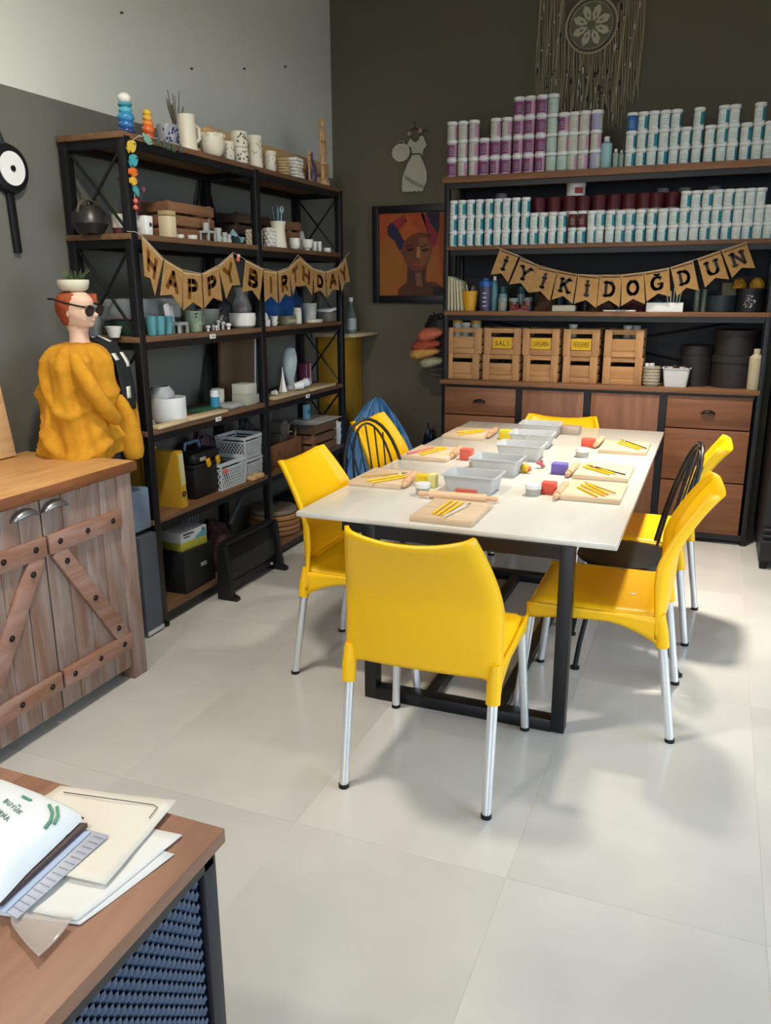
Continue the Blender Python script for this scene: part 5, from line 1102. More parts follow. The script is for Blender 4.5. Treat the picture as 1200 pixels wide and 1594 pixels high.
p, w_, h_ = LB(475, 3, -2.56, 17, 565); t = thing('magenta_box', 'small magenta and pink box right of the wrapped ornament', 'box', p); B().box((0, 0, h_/2), (.06, w_, h_), bev=.002).build('body', mat('magenta_card', '#5e2440', .5), t); B().box((.0305, w_*.33, h_/2), (.002, w_*.3, h_*.96)).build('pink_panel', mat('pink_card', '#ab7a8c', .5), t)
B().box((.0305, -w_*.42, h_/2), (.002, w_*.1, h_*.96)).build('pink_stripe', mat('pink_card', '#ab7a8c', .5), t)
for i, (px, w, x, lab) in enumerate(((424, 8, .05, 'nearest the middle post'), (459, 14, .035, 'lying on its side, left one of the pair'), (469, 14, .04, 'lying on its side, right one of the pair'), (481, 11, .06, 'dark-mouthed, at the right of the pair'))):
    p = solve(px, x=XF-x, z=LZ[3]+.020); t = thing('plastic_cup', 'crumpled white plastic cup '+lab, 'cup', p, i*.7, 'crumpled plastic cups'); s_ = w*mpp(p)
    B().lathe([(.001, 0), (s_*.35, 0), (s_*.5, s_*1.0), (s_*.44, s_*1.0), (s_*.3, s_*.1), (.001, s_*.1)], 16, M=Matrix.Rotation(pi/2*.9, 4, 'Y') @ Matrix.Translation((-s_*.5, 0, 0))).build('body', WPL if i < 3 else GREYC, t)
# ---- left rack, fifth board
def folder(px, lab, x, zt=.30, X=.22):
    p = solve(px, x=x, z=LZ[4]+.0008); h = zt; t = thing('box_file', lab, 'folder', p)
    B().box((0, 0, h/2), (X, .045, h), Matrix.Rotation(.07, 4, 'X')).build('cover', mat('yellow_card', '#c2962a', .55), t)
    B().box((X/2+.002, -.0, h*.68), (.002, .035, h*.55), Matrix.Rotation(.07, 4, 'X')).build('spine_label', mat('pale_yellow_paper', '#bdb989', .7), t)
    B().tube([(X/2+.005, .012*cos(a), h*.25+.012*sin(a)) for a in (2*pi*k/14 for k in range(14))], .003, 6, closed=True).build('finger_ring', BLACK, t)
folder(259, 'yellow box file standing right of the corner post', XF-.12, .29); folder(228, 'yellow box file standing left of the corner post', -2.66, .30, .16)
p, w_, h_ = LB(303, 4, XF-.14, 60, 703); t = thing('tool_box', 'black plastic tool box with yellow clips on the fifth board', 'tool box', (p.x, p.y, p.z)); W2 = .26; D2 = .2; H2 = .23
B().box((0, 0, H2*.36), (D2, W2, H2*.72), bev=.012, taper=.94).build('body', BLACKP, t); B().box((0, 0, H2*.75), (D2*1.05, W2*1.04, .02), bev=.006).build('rim', BLACKP, t)
B().box((0, 0, H2*.92), (D2*.98, W2*.98, H2*.3), bev=.03).build('lid', BLACKP, t); B().tube([(0, -.07, H2*1.06), (0, -.06, H2*1.22), (0, .06, H2*1.22), (0, .07, H2*1.06)], .009, 8).build('handle', mat('grey_handle', '#5c7284', .4), t)
for y in (-.03, .06): B().box((D2*.54, y+.02, H2*.78), (.012, .03, .045), Matrix.Rotation(.3, 4, 'X'), bev=.004).build('clip', mat('clip_yellow', '#d29a1c', .4), t)
B().box((D2*.51, -.05, H2*.9), (.006, .05, .02), bev=.002).build('latch', CHROME, t)
def lattice_basket(loc, X, Y, Z, label, m, fill=None, rz=0, holes=True, grp=None):
    t = thing('lattice_basket', label, 'basket', loc, rz, grp)
    B().box((0, 0, .004), (X*.9, Y*.9, .006)).build('bottom', m, t)
    for sx, sy in ((1, 0), (-1, 0), (0, 1), (0, -1)):
        b = B(); L = Y if sx else X; n = max(4, int(L/.022)); k = L/n
        def P(u, z, w=0): f = (.9+.1*z/Z); return ((sx*(X/2+w)*f, u*f, z) if sx else (u*f, sy*(Y/2+w)*f, z))
        def bar(u0, z0, u1, z1, wd):
            d = Vector((u1-u0, z1-z0)); q = Vector((-d.y, d.x)).normalized()*wd/2
            b.prism([(u0+q.x, z0+q.y), (u0-q.x, z0-q.y), (u1-q.x, z1-q.y), (u1+q.x, z1+q.y)], .004, lambda u, v, w: P(u, v, w-.004))
        bar(-L/2, Z*.93, L/2, Z*.93, Z*.14); bar(-L/2, Z*.04, L/2, Z*.04, Z*.08)
        for e in (-1, 1): bar(e*L*.485, 0, e*L*.485, Z, L*.05)
        for i in range(n):
            a = -L/2+k*i
            for j in range(3):
                z0 = Z*(.08+.22*j); z1 = z0+Z*.22
                bar(a, z0, a+k, z1, .005); bar(a+k, z0, a, z1, .005)
        bar(-L/2, Z*.76, L/2, Z*.76, Z*.06)
        if sx: bar(-L*.2, Z*.84, -L*.2, Z*.9, L*.03)
        b.build('lattice_side', m, t, smooth=False)['kind'] = 'stuff'
    if fill: B().box((0, 0, Z*.42), (X*.8, Y*.8, Z*.75), bev=.02).build('contents', fill, t)
    return t
DK = mat('dark_contents', '#17191c', .7)
p = solve(344, x=XF-.11, z=LZ[4]+.0008); lattice_basket(p, .19, .27, .155, 'grey lattice basket with a coral mark right of the tool box', LGPL, DK)
q = solve(349, x=XF-.015, z=LZ[4]+.11); t = tag(B().ball((0, 0, 0), .022, 10, sc3=(.3, 1, .7)).build('coral_charm', mat('coral_bead', '#c8604e'), loc=(XF-.004, q.y, q.z)), 'small coral plastic charm on the front of the grey lattice basket', 'charm')
p = solve(376, x=XF-.13, z=LZ[4]+.0008); lattice_basket(p, .2, .20, .12, 'lower of the two stacked grey lattice baskets', LGPL, DK, grp='stacked grey lattice baskets'); lattice_basket((p.x, p.y+.005, p.z+.1215), .2, .22, .13, 'upper stacked grey lattice basket with dark things in it', LGPL, DK, grp='stacked grey lattice baskets')
heap('magenta_cloth', 'dark bundle with a magenta streak behind the tool box', 'cloth', (-2.64, p.y-.25, LZ[4]+.0008), (.16, .3, .27), mat('plum_cloth', '#3a2334', .7), 6, .3)
p = solve(391, x=-2.52, z=LZ[4]+.0008); boxy(p, (.1, .1, .13), mat('dim_grey_box', '#75776f', .6), 'grey_carton', 'small dim grey carton behind the wood blocks', 'box')
for i, (px, w) in enumerate(((388, 16), (398, 18))): p = solve(px, x=XF-.04, z=LZ[4]+.0008+i*.0); boxy(p, (.09, .055, .022), PINE, 'wood_block', ('left', 'right')[i]+' small wooden block on the fifth board before the post', 'block')
ya, yb = solve(402, x=-2.45, z=LZ[4]).y, solve(480, x=XF-.01, z=LZ[4]).y
t = thing('carved_box', 'brown woodgrain open box with a carved mark on the fifth board', 'box', (-2.562, (ya+yb)/2, LZ[4]+.0008)); L_ = yb-ya; Wd = wood('carved_brown', '#7b5032', '#966848', 2)
for s in (-1, 1): B().box((s*.09, 0, .07), (.01, L_, .14), bev=.001).build('long_side', Wd, t); B().box((0, s*(L_/2-.005), .07), (.17, .01, .14), bev=.001).build('end', Wd, t)
B().box((0, 0, .005), (.17, L_-.02, .008)).build('bottom', Wd, t); b = B(); b.tube([(.0955, .012*cos(a), .075+.016*sin(a)) for a in (2*pi*k/14 for k in range(14))], .002, 5, closed=True); b.build('carved_mark', mat('burnt_mark', '#4a2d1c', .7), t)
p = solve(437, x=-2.57, z=LZ[4]+.012+.0008); t = thing('pasta_machine', 'grey metal hand-cranked machine sitting in the woodgrain box', 'machine', (p.x, p.y-.02, p.z))
GM = mat('dull_steel', '#8a8778', .35, .6)
B().box((0, 0, .1), (.09, .09, .2), bev=.008).build('body', GM, t); B().cyl((-.04, 0, .19), (.05, 0, .19), .055, n=20).build('drum', GM, t); B().tube([(.05, .09+.05*cos(a), .16+.06*sin(a)) for a in (2*pi*k/16 for k in range(16))], .008, 8, closed=True).build('crank_ring', mat('aged_brass', '#7d7158', .4, .5), t)
B().cyl((.0, .03, .16), (.05, .09, .16), .007).build('axle', GM, t); heap('tangled_tools', 'dark tangled tools left of the hand-cranked machine', 'tools', (-2.64, p.y-.30, LZ[4]+.0008), (.14, .14, .3), mat('mixed_dark', '#26272a', .6, col2='#3b3c3c', scale=30), 9, .2, 6)
ya, yb = solve(484, x=XF-.03, z=LZ[4]).y, solve(518, x=XF-.03, z=LZ[4]).y
slat_crate('end_crate', 'brown slatted crate under the papers at the far end of the fifth board', (-2.5, (ya+yb)/2, LZ[4]+.0008), (.18, yb-ya, .2), DARKCR, 3)
random.seed(21)
for i in range(5):
    c = ('#2c323a', '#3a3f45', '#8f8d85', '#a5a399', '#b5b2a6')[i]
    tag(B().box((0, 0, .002), (.22, .40-.03*i, .004)).build('paper_sheet', mat('paper'+c, c, .75), loc=(-2.5+.008*i, (ya+yb)/2-.08+.02*i, LZ[4]+.2015+.0046*i), rz=random.uniform(-.08, .08)), ('dark blue-grey sheet lowest in the pile on the end crate', 'dark grey sheet second from the bottom on the end crate', 'grey sheet in the middle of the end crate pile', 'pale grey sheet second from the top on the end crate', 'palest sheet topmost on the end crate')[i], 'paper', 'papers piled on the end crate')
t = thing('blue_packet', 'pale blue packet standing on the papers of the end crate', 'packet', (-2.5, (ya+yb)/2-.1, LZ[4]+.228)); B().box((0, 0, .05), (.03, .06, .1), bev=.006).build('wrapper', mat('pale_blue_wrap', '#7aa3b8', .4), t); B().box((.016, 0, .05), (.002, .04, .03)).build('label', mat('blue_label', '#2c86a8'), t)
p = solve(525, x=XF-.05, z=LZ[4]+.0008); 
for k in range(3): cup((p.x, min(p.y, 5.2), p.z+k*.045), .07, .07, WPL, 'paper_cup', '%s white paper cup of the nested stack by the far post' % ('lowest', 'middle', 'topmost')[k], 'cup', 'nested paper cups', prof=[(.75, 0), (1, 1)])
# ---- left rack, bottom board and floor
p = solve(287, x=XF-.13, z=LZ[5]+.0008); t = thing('storage_box', 'black storage box with a metal label holder on the bottom board', 'box', p)
B().box((0, 0, .11), (.22, .27, .22), bev=.004).build('body', mat('black_card', '#17181a', .6), t); B().box((.1125, .03, .12), (.006, .05, .022), bev=.004).build('label_holder', CHROME, t)
t = thing('glove_box', 'white and yellow-green glove carton marked M on the black storage box', 'box', (p.x+.03, p.y-.01, p.z+.2215), radians(-6))
B().box((0, 0, .022), (.13, .2, .044), bev=.001).build('lower_band', mat('lime_card', '#a3a03a', .6), t); B().box((0, 0, .072), (.13, .2, .056), bev=.001).build('carton', mat('white_card', '#c3cbcd', .6), t)
b = B(); glyph(b, 'M', lambda u, v, w: (.0655+w, .065+u*.02, .075+v*.018), .2); b.build('size_letter', mat('ink', '#3a3a38'), t, smooth=False)
b = B(); b.prism([(.0, .046), (.095, .046), (.095, .075), (.06, .078), (.03, .066)], .001, lambda u, v, w: (.0655+w, u, v)); b.build('blue_wave', mat('teal_print', '#5a98a6', .6), t, smooth=False)
b = B(); b.box((.066, -.04, .085), (.001, .08, .008)); b.box((.066, -.055, .07), (.001, .05, .006)); b.build('print', mat('ink', '#3a3a38'), t, smooth=False)['kind'] = 'stuff'
p = solve(306, x=XF-.14, z=LZ[5]+.0008); t = thing('wire_rack', 'small pale striped rack standing at the back of the bottom board', 'rack', (-2.62, p.y+.05, p.z))
for k in range(7): B().box((.01, -.08+.026*k, .27), (.012, .012, .2), bev=.002).build('bar', mat('dull_white_metal', '#7c7f80', .4), t)
B().box((0, 0, .085), (.14, .2, .17), bev=.004).build('base_box', mat('near_black_card', '#16171a', .6), t)
heap('maroon_bag', 'dark maroon bag slumped behind the heater on the bottom board', 'bag', (-2.58, 3.76, LZ[5]+.0008), (.26, .30, .26), mat('maroon_cloth', '#3c2022', .7), 12, .14)
p2 = Vector((-2.57, 3.98, LZ[5]+.0008)); t = thing('iron_cutter', 'grey metal cutter with a long ribbed handle behind the heater', 'tool', p2)
B().box((0, 0, .03), (.12, .2, .06), bev=.004).build('base', mat('tan_metal', '#6f6a58', .5), t); B().cyl((.03, -.1, .2), (.03, .08, .36), .014, n=10).build('handle', mat('ribbed_grey', '#4a4c50', .4), t); B().box((.03, -.11, .13), (.03, .03, .16), bev=.004).build('post', BLACK, t)
for k, (r, c) in enumerate(((.17, '#7a5a3c'), (.165, '#9c7448'), (.175, '#8d6238'), (.16, '#a57a4a'), (.15, '#7e7668'))):
    t = thing('wooden_disc', 'round wooden disc, %s in the stack on the bottom board, far bay' % ('lowest', 'second', 'middle', 'fourth', 'topmost')[k], 'disc', (-2.585+.005*(k % 2), 4.48, LZ[5]+.0008+.0326*k), 0, 'round wooden discs')
    B().lathe([(.001, 0), (r*.92, 0), (r, .008), (r, .026), (r*.97, .032), (.001, .032)], 36).build('disc', mat('disc'+c, c, .55), t)
boxy((-2.60, 4.92, LZ[5]+.0008), (.24, .36, .16), mat('dim_blue_box', '#20242c', .6), 'dark_carton', 'dark carton at the far end of the bottom board', 'box')
# heater
t = thing('heater', 'black freestanding heater with perforated sloping front before the left rack', 'heater', (-2.325, 3.76, 0)); hk = 3.76
ya, yb = -.27, .27
for y in (ya, yb):
    b = B(); b.prism([(-.045, .0), (.075, .0), (.075, .018), (.045, .03), (.01, .30), (-.03, .30), (-.045, .06)], .035, lambda u, v, w: (u, y-.0175+w, v)); b.build('end_foot', BLACKP, t)
b = B().box((-.004, 0, .19), (.018, .50, .2), Matrix.Rotation(radians(-7), 4, 'Y'), bev=.003); b.build('front_panel', mat('heater_front', '#1a1c1c', .35, .4), t)
b = B(); Mh = Matrix.Rotation(radians(-7), 4, 'Y')
for i in range(34):
    for j in range(8): q = Mh @ Vector((.0095, -.23+.014*i, -.08+.012*j)); b.box((q.x-.004, q.y, q.z+.19), (.003, .007, .006), Mh)
b.build('perforation', mat('mesh_grey', '#55585a', .4, .6), t, smooth=False)['kind'] = 'stuff'
B().box((-.02, 0, .302), (.05, .5, .016), bev=.004).build('top', BLACKP, t); B().box((-.01, 0, .06), (.03, .48, .04)).build('bottom_rail', BLACKP, t); B().cyl((.03, .16, .07), (.04, .16, .07), .008, n=12).build('knob', CHROME, t)
# slate box on the floor
t = gb; B().box((0, 0, .25), (.30, .125, .50), bev=.006).build('body', mat('slate_box', '#4c545c', .6), t); B().box((0, 0, .62), (.26, .12, .20), bev=.01).build('upper_case', mat('pale_slate', '#77889a', .5), t); B().box((.152, 0, .02), (.004, .12, .02)).build('foot_strip', CHROME, t)
gb.location = (-2.545, 2.972, 0)
# ---- right rack, third board
for i in range(5):
    p = solve(701+4.6*i, y=5.55, z=RZ[2]+.0008); a = .02+.035*i; h = zat(p.x, p.y, 429+2*i)-p.z
    t = thing('booklet', 'thin cream booklet, %s from the left, leaning at the end of the board' % nth(i), 'book', (p.x+.0, 5.58, p.z), 0, 'cream booklets on the third board')
    B().box((0, 0, h*.49), (.013, .15, h*.97), Matrix.Rotation(-a*.6, 4, 'Y'), bev=.001).build('cover', mat('cream_cover%d' % (i % 2), ('#b9b08e', '#c9c2a6')[i % 2], .7), t)
p, w_, h_ = ri(731, 2, 5.56, 24, 453); cup(p, w_, h_, mat('yellow_cup', '#c4921c', .45), 'yellow_cup', 'mustard yellow cup full of pencils on the third board', 'cup', prof=[(.72, 0), (.74, .08), (1, 1)]); random.seed(31)
for i in range(9):
    a = random.uniform(0, 6.28); L = random.uniform(.12, .17); c = ('#a8746c', '#c9a7a0', '#7d4a44', '#d3c7b8')[i % 4]; t = thing('pencil', ('rosy', 'pale pink', 'maroon', 'cream')[i % 4]+' pencil standing in the mustard yellow cup', 'pencil', (p.x+cos(a)*.008, p.y+sin(a)*.008, p.z+.01), 0, 'pencils in the yellow cup')
    B().cyl((0, 0, 0), (cos(a)*.028, sin(a)*.028, L*.93), .0035, n=6).build('shaft', mat('pencil'+c, c, .5), t); B().cyl((cos(a)*.028, sin(a)*.028, L*.93), (cos(a)*.03, sin(a)*.03, L), .0035, .0005, n=6).build('tip', PINE, t)
p, w_, h_ = ri(755, 2, 5.57, 19, 433); t = thing('tumbler', 'tall dark tumbler with a blue lid on the third board', 'tumbler', p)
B().lathe([(.001, 0), (w_*.44, 0), (w_*.5, h_*.75), (.001, h_*.75)], 20).build('body', mat('plum_blue', '#3a4768', .3, col2='#4a3a54', scale=4), t); B().lathe([(w_*.4, h_*.74), (w_*.54, h_*.75), (w_*.54, h_*.9), (w_*.3, h_*.92), (w_*.28, h_), (.001, h_)], 20).build('lid', mat('royal_blue', '#1c5aa8', .35), t)
for k in range(4): B().box((w_*.05, -w_*.49, h_*(.15+.13*k)), (w_*.3, .003, .005)).build('gauge_mark', WPL, t)
bottle(769, 10, 430, mat('slim_teal', '#4f7f86', .35), 'slim teal bottle right of the blue-lidded tumbler', sh=2, y=5.58, shp=.88)
for i, (px, w, tp, lid, bd, lab, y) in enumerate(((782, 15, 446, '#1d4f4c', '#8ba3a6', 'teal-lidded clear jar at the back behind the small square jars', 5.66), (782, 14, 463, '#7e8a86', '#8c8d80', 'leftmost small clear jar with a grey lid', 5.55), (799, 14, 464, '#7e8a86', '#6e4238', 'middle small clear jar with reddish contents', 5.56), (810, 12, 446, '#1d4f4c', '#7e9092', 'second teal-lidded clear jar at the back', 5.67), (820, 15, 463, '#5f6b68', '#5b3a34', 'rightmost small clear jar with dark contents', 5.56))):
    p, w_, h_ = ri(px, 2, y, w, tp); t = thing('glass_jar', lab, 'jar', p); B().lathe([(.001, 0), (w_*.48, 0), (w_*.5, h_*.06), (w_*.5, h_*.7), (.001, h_*.72)], 16).build('body', mat('gj'+bd, bd, .2, coat=.3), t); B().lathe([(w_*.4, h_*.7), (w_*.53, h_*.72), (w_*.53, h_), (.001, h_)], 16).build('lid', mat('gl'+lid, lid, .4), t)
p = solve(808, y=5.512, z=RZ[2]+.0008); t = thing('letter_ornament', 'row of small red and white block letters in front of the clear jars', 'ornament', p); b = B()
for k, cc in enumerate('ARA'): glyph(b, cc, lambda u, v, w: (-.05+.036*k+u*.028, -w, v*.035+.004), .3, h=.012) if cc in GLY else None
b.build('letters', mat('red_letter', '#a63a30', .45), t, smooth=False); B().box((0, -.004, .002), (.13, .02, .004)).build('base', mat('dull_white_metal', '#7c7f80'), t)
heap('brown_paper_bag', 'crumpled dark brown paper bag behind the banner on the third board', 'bag', solve(848, y=5.68, z=RZ[2]+.0008), (.13, .16, .16), mat('brown_paper', '#5a3f26', .8), 14, .25)
p, w_, h_ = ri(878, 2, 5.53, 35, 475); boxy(p, (w_, .07, h_), mat('cream_carton', '#b2ae98', .6), 'cream_carton', 'flat cream carton under the first K of the banner', 'box')
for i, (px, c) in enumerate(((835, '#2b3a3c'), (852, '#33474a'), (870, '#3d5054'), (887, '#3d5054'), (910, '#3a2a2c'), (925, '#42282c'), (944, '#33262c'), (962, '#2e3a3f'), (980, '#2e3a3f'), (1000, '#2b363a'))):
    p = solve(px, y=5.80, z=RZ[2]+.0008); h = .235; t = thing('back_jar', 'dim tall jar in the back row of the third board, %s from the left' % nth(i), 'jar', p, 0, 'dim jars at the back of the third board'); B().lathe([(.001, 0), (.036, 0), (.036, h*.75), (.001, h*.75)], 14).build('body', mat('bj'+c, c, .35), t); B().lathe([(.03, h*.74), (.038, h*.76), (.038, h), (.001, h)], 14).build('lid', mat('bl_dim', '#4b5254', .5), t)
for i, px in enumerate((928, 943)): p = solve(px, y=5.62, z=RZ[2]+.0008); heap('brown_pouch', ('left', 'right')[i]+' small brown cloth pouch under the middle pennants', 'pouch', p, (.1, .1, .055), mat('pouch_brown', '#4a3523', .8), 20+i, .2)
p = solve(985, y=5.62, z=RZ[2]+.0008); heap('red_cloth', 'dark red cloth bundle under the letter O', 'cloth', p, (.14, .12, .07), mat('dark_red_cloth', '#4c1f1f', .8), 22, .2)
t = thing('marker_pen', 'thin white marker lying on the front edge of the third board', 'pen', solve(964, y=5.50, z=RZ[2]+.0065)); B().cyl((-.1, 0, 0), (.1, 0, 0), .0055, n=10).build('barrel', WPL, t); B().cyl((-.02, 0, 0), (.04, 0, 0), .0072, n=10).build('cap', GREYC, t)
p, w_, h_ = ri(1034, 2, 5.53, 54, 471); t = thing('white_tray', 'long white open box holding brushes under the letter D', 'box', p)
for s in (-1, 1): B().box((0, s*.034, h_/2), (w_, .004, h_), bev=.001).build('side', WPL, t); B().box((s*(w_/2-.002), 0, h_/2), (.004, .07, h_), bev=.001).build('end', WPL, t)
B().box((0, 0, .003), (w_-.01, .066, .004)).build('bottom', WPL, t)
tag(B().ball((0, 0, .035), .035, 14, sc3=(1.1, .8, .9)).build('grey_ball', mat('slate_green', '#45585a', .5), loc=(p.x-.045, p.y, p.z+.008)), 'slate ball of yarn in the left half of the white box', 'yarn')
for i in range(5): t = thing('paint_brush', 'pale-handled paint brush standing in the long white box', 'brush', (p.x+.02+.014*i, p.y, p.z+.008), 0, 'brushes in the long white box'); L = .09+.02*(i % 3); B().cyl((0, 0, 0), (-.01+.006*i, 0, L), .004, n=8).build('handle', mat('pale_mint', '#a9b8a4', .5), t); B().ball((-.01+.006*i, 0, L), .006, 8, sc3=(1, .6, 1.8)).build('bristles', mat('bristle', '#b59e80', .8), t)
for i, px in enumerate((1083, 1094)):
    p, w_, h_ = ri(px, 2, 5.57+.0*i, 9, 450); tag(B().lathe([(.001, 0), (w_*.48, 0), (w_*.48, h_), (w_*.42, h_), (w_*.4, .005), (.001, .005)], 16, caps=False).build('slim_glass', mat('greenish_glass', '#6a7568', .15, alpha=.6), loc=p), ('left', 'right')[i]+' slim greenish glass right of the white box', 'glass')
p, w_, h_ = ri(1121, 2, 5.58, 44, 460); t = cup(p, w_, h_, mat('petrol_pot', '#182830', .5), 'petrol_pot', 'dark petrol blue round pot with foil inside', 'pot', prof=[(.98, 0), (1, .05), (1, 1)], wall=.06); B().ball((0, 0, h_*.8), w_*.4, 16, sc3=(1, 1, .3)).build('foil', mat('foil', '#8c9390', .3, .7, bump=.6, bscale=40), t)
p, w_, h_ = ri(1132, 2, 5.74, 22, 440); boxy((p.x, 5.74, p.z), (w_, .06, h_), mat('cream_block', '#9d946c', .6), 'cream_tub', 'cream square tub behind the petrol blue pot', 'tub')
p, w_, h_ = ri(1166, 2, 5.60, 46, 449); t = thing('black_round_box', 'black round box with a patch of white dots', 'box', p); B().lathe([(.001, 0), (w_*.46, 0), (w_*.46, h_*.95), (.001, h_*.95)], 30).build('body', mat('black_box', '#14161a', .55), t); B().lathe([(w_*.3, h_*.8), (w_*.48, h_*.8), (w_*.48, h_), (.001, h_)], 30).build('lid', mat('black_box', '#14161a'), t); b = B(); random.seed(3)
for k in range(60):
    a = random.uniform(-2.15, -1.2); z = random.uniform(.2, .72)*h_; e = ((a+1.68)/.45)**2+((z/h_-.46)/.27)**2
    if e < 1: b.ball((cos(a)*w_*.462, sin(a)*w_*.462, z), .0025, 6)
b.build('white_dots', WPL, t)['kind'] = 'stuff'
for i, (px, w) in enumerate(((1150, 30), (1180, 28))): q = solve(px, y=5.60, z=p.z+h_+.001); heap('mustard_yarn', ('left', 'right')[i]+' mustard ball on top of the black round box', 'yarn', (q.x if i == 0 else q.x-.008, 5.60, q.z), (.088, .11, .062), mat('mustard_yarn', '#a8791f', .8, bump=.4, bscale=60), 30+i, .12)
# ---- right rack, counter
p, w_, h_ = ri(1013, 3, 5.56, 25, 570); t = cup(p, w_, h_, mat('woven_cream', '#a39a86', .8, bump=.8, bscale=90), 'rope_basket', 'small cream rope basket stuffed with white tubes', 'basket', prof=[(.85, 0), (1, .3), (.95, 1)]); b = B()
for k in range(6): b.tube([(cos(a)*w_*.5, sin(a)*w_*.5, h_*(.12+.16*k)) for a in (2*pi*i/20 for i in range(20))], .0035, 5, closed=True)
b.build('rope_coils', mat('woven_cream', '#a39a86'), t)['kind'] = 'stuff'; random.seed(7)
for i in range(5): t = tag(B().cyl((0, 0, 0), (random.uniform(-.03, .03), random.uniform(-.02, .02), h_*.85), .011, n=10).build('white_tube', WPL, loc=(p.x-.024+.012*i, p.y, p.z+h_*.3)), 'white paint tube poking out of the rope basket', 'tube', 'white tubes in the rope basket')
def tray_mesh(w, d, h, k=.78, th=.003):
    def rr(sx, sy, z, n=5, r=.015):
        out = []
        for cx, cy, a0 in ((sx/2-r, sy/2-r, 0), (-sx/2+r, sy/2-r, 90), (-sx/2+r, -sy/2+r, 180), (sx/2-r, -sy/2+r, 270)):
            for i in range(n+1): a = radians(a0+90*i/n); out.append((cx+cos(a)*r, cy+sin(a)*r, z))
        return out
    return B().loft([rr(w*k, d*k, 0), rr(w, d, h), rr(w+.012, d+.012, h), rr(w+.012, d+.012, h-.004), rr(w+.006, d+.006, h-.004), rr(w-.002, d-.002, h-.002), rr(w-2*th, d-2*th, h-.001), rr(w*k-2*th, d*k-2*th, th)])
p, w_, h_ = ri(1051, 3, 5.57, 40, 572); t = thing('grey_tub', 'pale grey tapered tub of mixed bits on the counter', 'tub', p); tray_mesh(w_, .12, h_, .82).build('body', LGPL, t); b = B(); random.seed(17)
for i in range(22): b.ball((random.uniform(-.07, .07), random.uniform(-.04, .04), h_*random.uniform(.8, 1.02)), random.uniform(.008, .016), 8, mi=i % 3)
b.build('bits', [mat('bit_dark', '#2b1d18', .4), mat('bit_white', '#b9b6ac', .5), mat('bit_brown', '#6b3f2c', .4)], t)['kind'] = 'stuff'
HB = mat('charcoal_round_box', '#26211f', .6)
def hatbox(px, w, top, y, z, lab):
    p = solve(px, y=y, z=z); w_ = w*mpp(p); h_ = zat(p.x, p.y, top)-z; t = thing('round_box', lab, 'box', p); B().lathe([(.001, 0), (w_*.48, 0), (w_*.48, h_*.9), (.001, h_*.9)], 36).build('body', HB, t); B().lathe([(w_*.4, h_*.78), (w_*.5, h_*.78), (w_*.5, h_*.985), (w_*.48, h_), (.001, h_)], 36).build('lid', HB, t); return p.z+h_
hatbox(1080, 48, 537, 5.70, RZ[3]+.0008, 'charcoal round box, the smaller single one on the counter')
zz = hatbox(1140, 70, 552, 5.69, RZ[3]+.0008, 'charcoal round box, lower of the two large stacked ones'); hatbox(1144, 66, 513, 5.69, zz+.0005, 'charcoal round box, upper of the two large stacked ones')
bottle(1172, 20, 543, mat('ivory_bottle', '#b5ab8c', .45), 'ivory plastic bottle with a wide cap at the counter end', sh=3, y=5.54, shp=.88, capm=mat('ivory_bottle', '#b5ab8c'))
# ---- things hanging left of the wall unit
t = thing('coat_rack', 'black rack with chrome pegs holding a bag beside the wall unit', 'rack', (-1.808, 5.79, 0))
B().cyl((0, 0, 0), (0, 0, 1.42), .014).build('pole', BLACK, t); B().lathe([(.001, 0), (.09, 0), (.09, .015), (.001, .02)], 20).build('base', BLACK, t)
for z, dz in ((1.13, -.03), (1.05, .0), (.99, .03)): B().cyl((0, 0, z), (-.1, -.13, z+dz), .006).build('peg', CHROME, t)
bgm = mat('black_bag', '#101112', .6)
heap('hanging_bag', 'black cloth bag hanging behind the folded textiles', 'bag', (-1.87, 5.68, 1.16), (.26, .16, .28), bgm, 41, .15)
for i, (px, py, w, h, c, c2, lab) in enumerate(((672, 520, 44, 18, '#a4523a', '#b9674a', 'folded rust red cloth, topmost of the hanging textiles'), (665, 537, 48, 16, '#8f3c26', '#a34a30', 'folded brick red cloth under the rust one'), (662, 549, 50, 16, '#a5783a', '#c0934c', 'folded mustard cloth in the middle of the textiles'), (674, 563, 40, 14, '#8a8468', '#9e987c', 'folded beige cloth with a dark edge, lowest of the textiles'))):
    q = ony(px, py, 5.56); k = mpp(q); b = B(); W3, H3 = w*k/2, h*k*.72
    def f(u, v, W3=W3, H3=H3, i=i):
        a = 2*pi*u; e = pi*v-pi/2; x = cos(a)*cos(e)**.6; z = sin(a)*cos(e)**.5; y = sin(e)
        zz = z*H3*(.8-.35*x)+.28*x*H3+.003*sin(40*z+3*x)*abs(x); return (x*W3+.006*noise.noise(Vector((x*3, y*3, z*3+i))), y*.11, zz)
    b.grid(f, 28, 12); bmesh.ops.remove_doubles(b.bm, verts=b.bm.verts, dist=.0004); b.build('folded_cloth', mat('cloth'+c, c, .85, col2=c2, scale=30), loc=q); tag(C.objects[[o.name for o in C.objects if o.name.startswith('folded_cloth')][-1]], lab, 'cloth', 'folded textiles beside the wall unit')
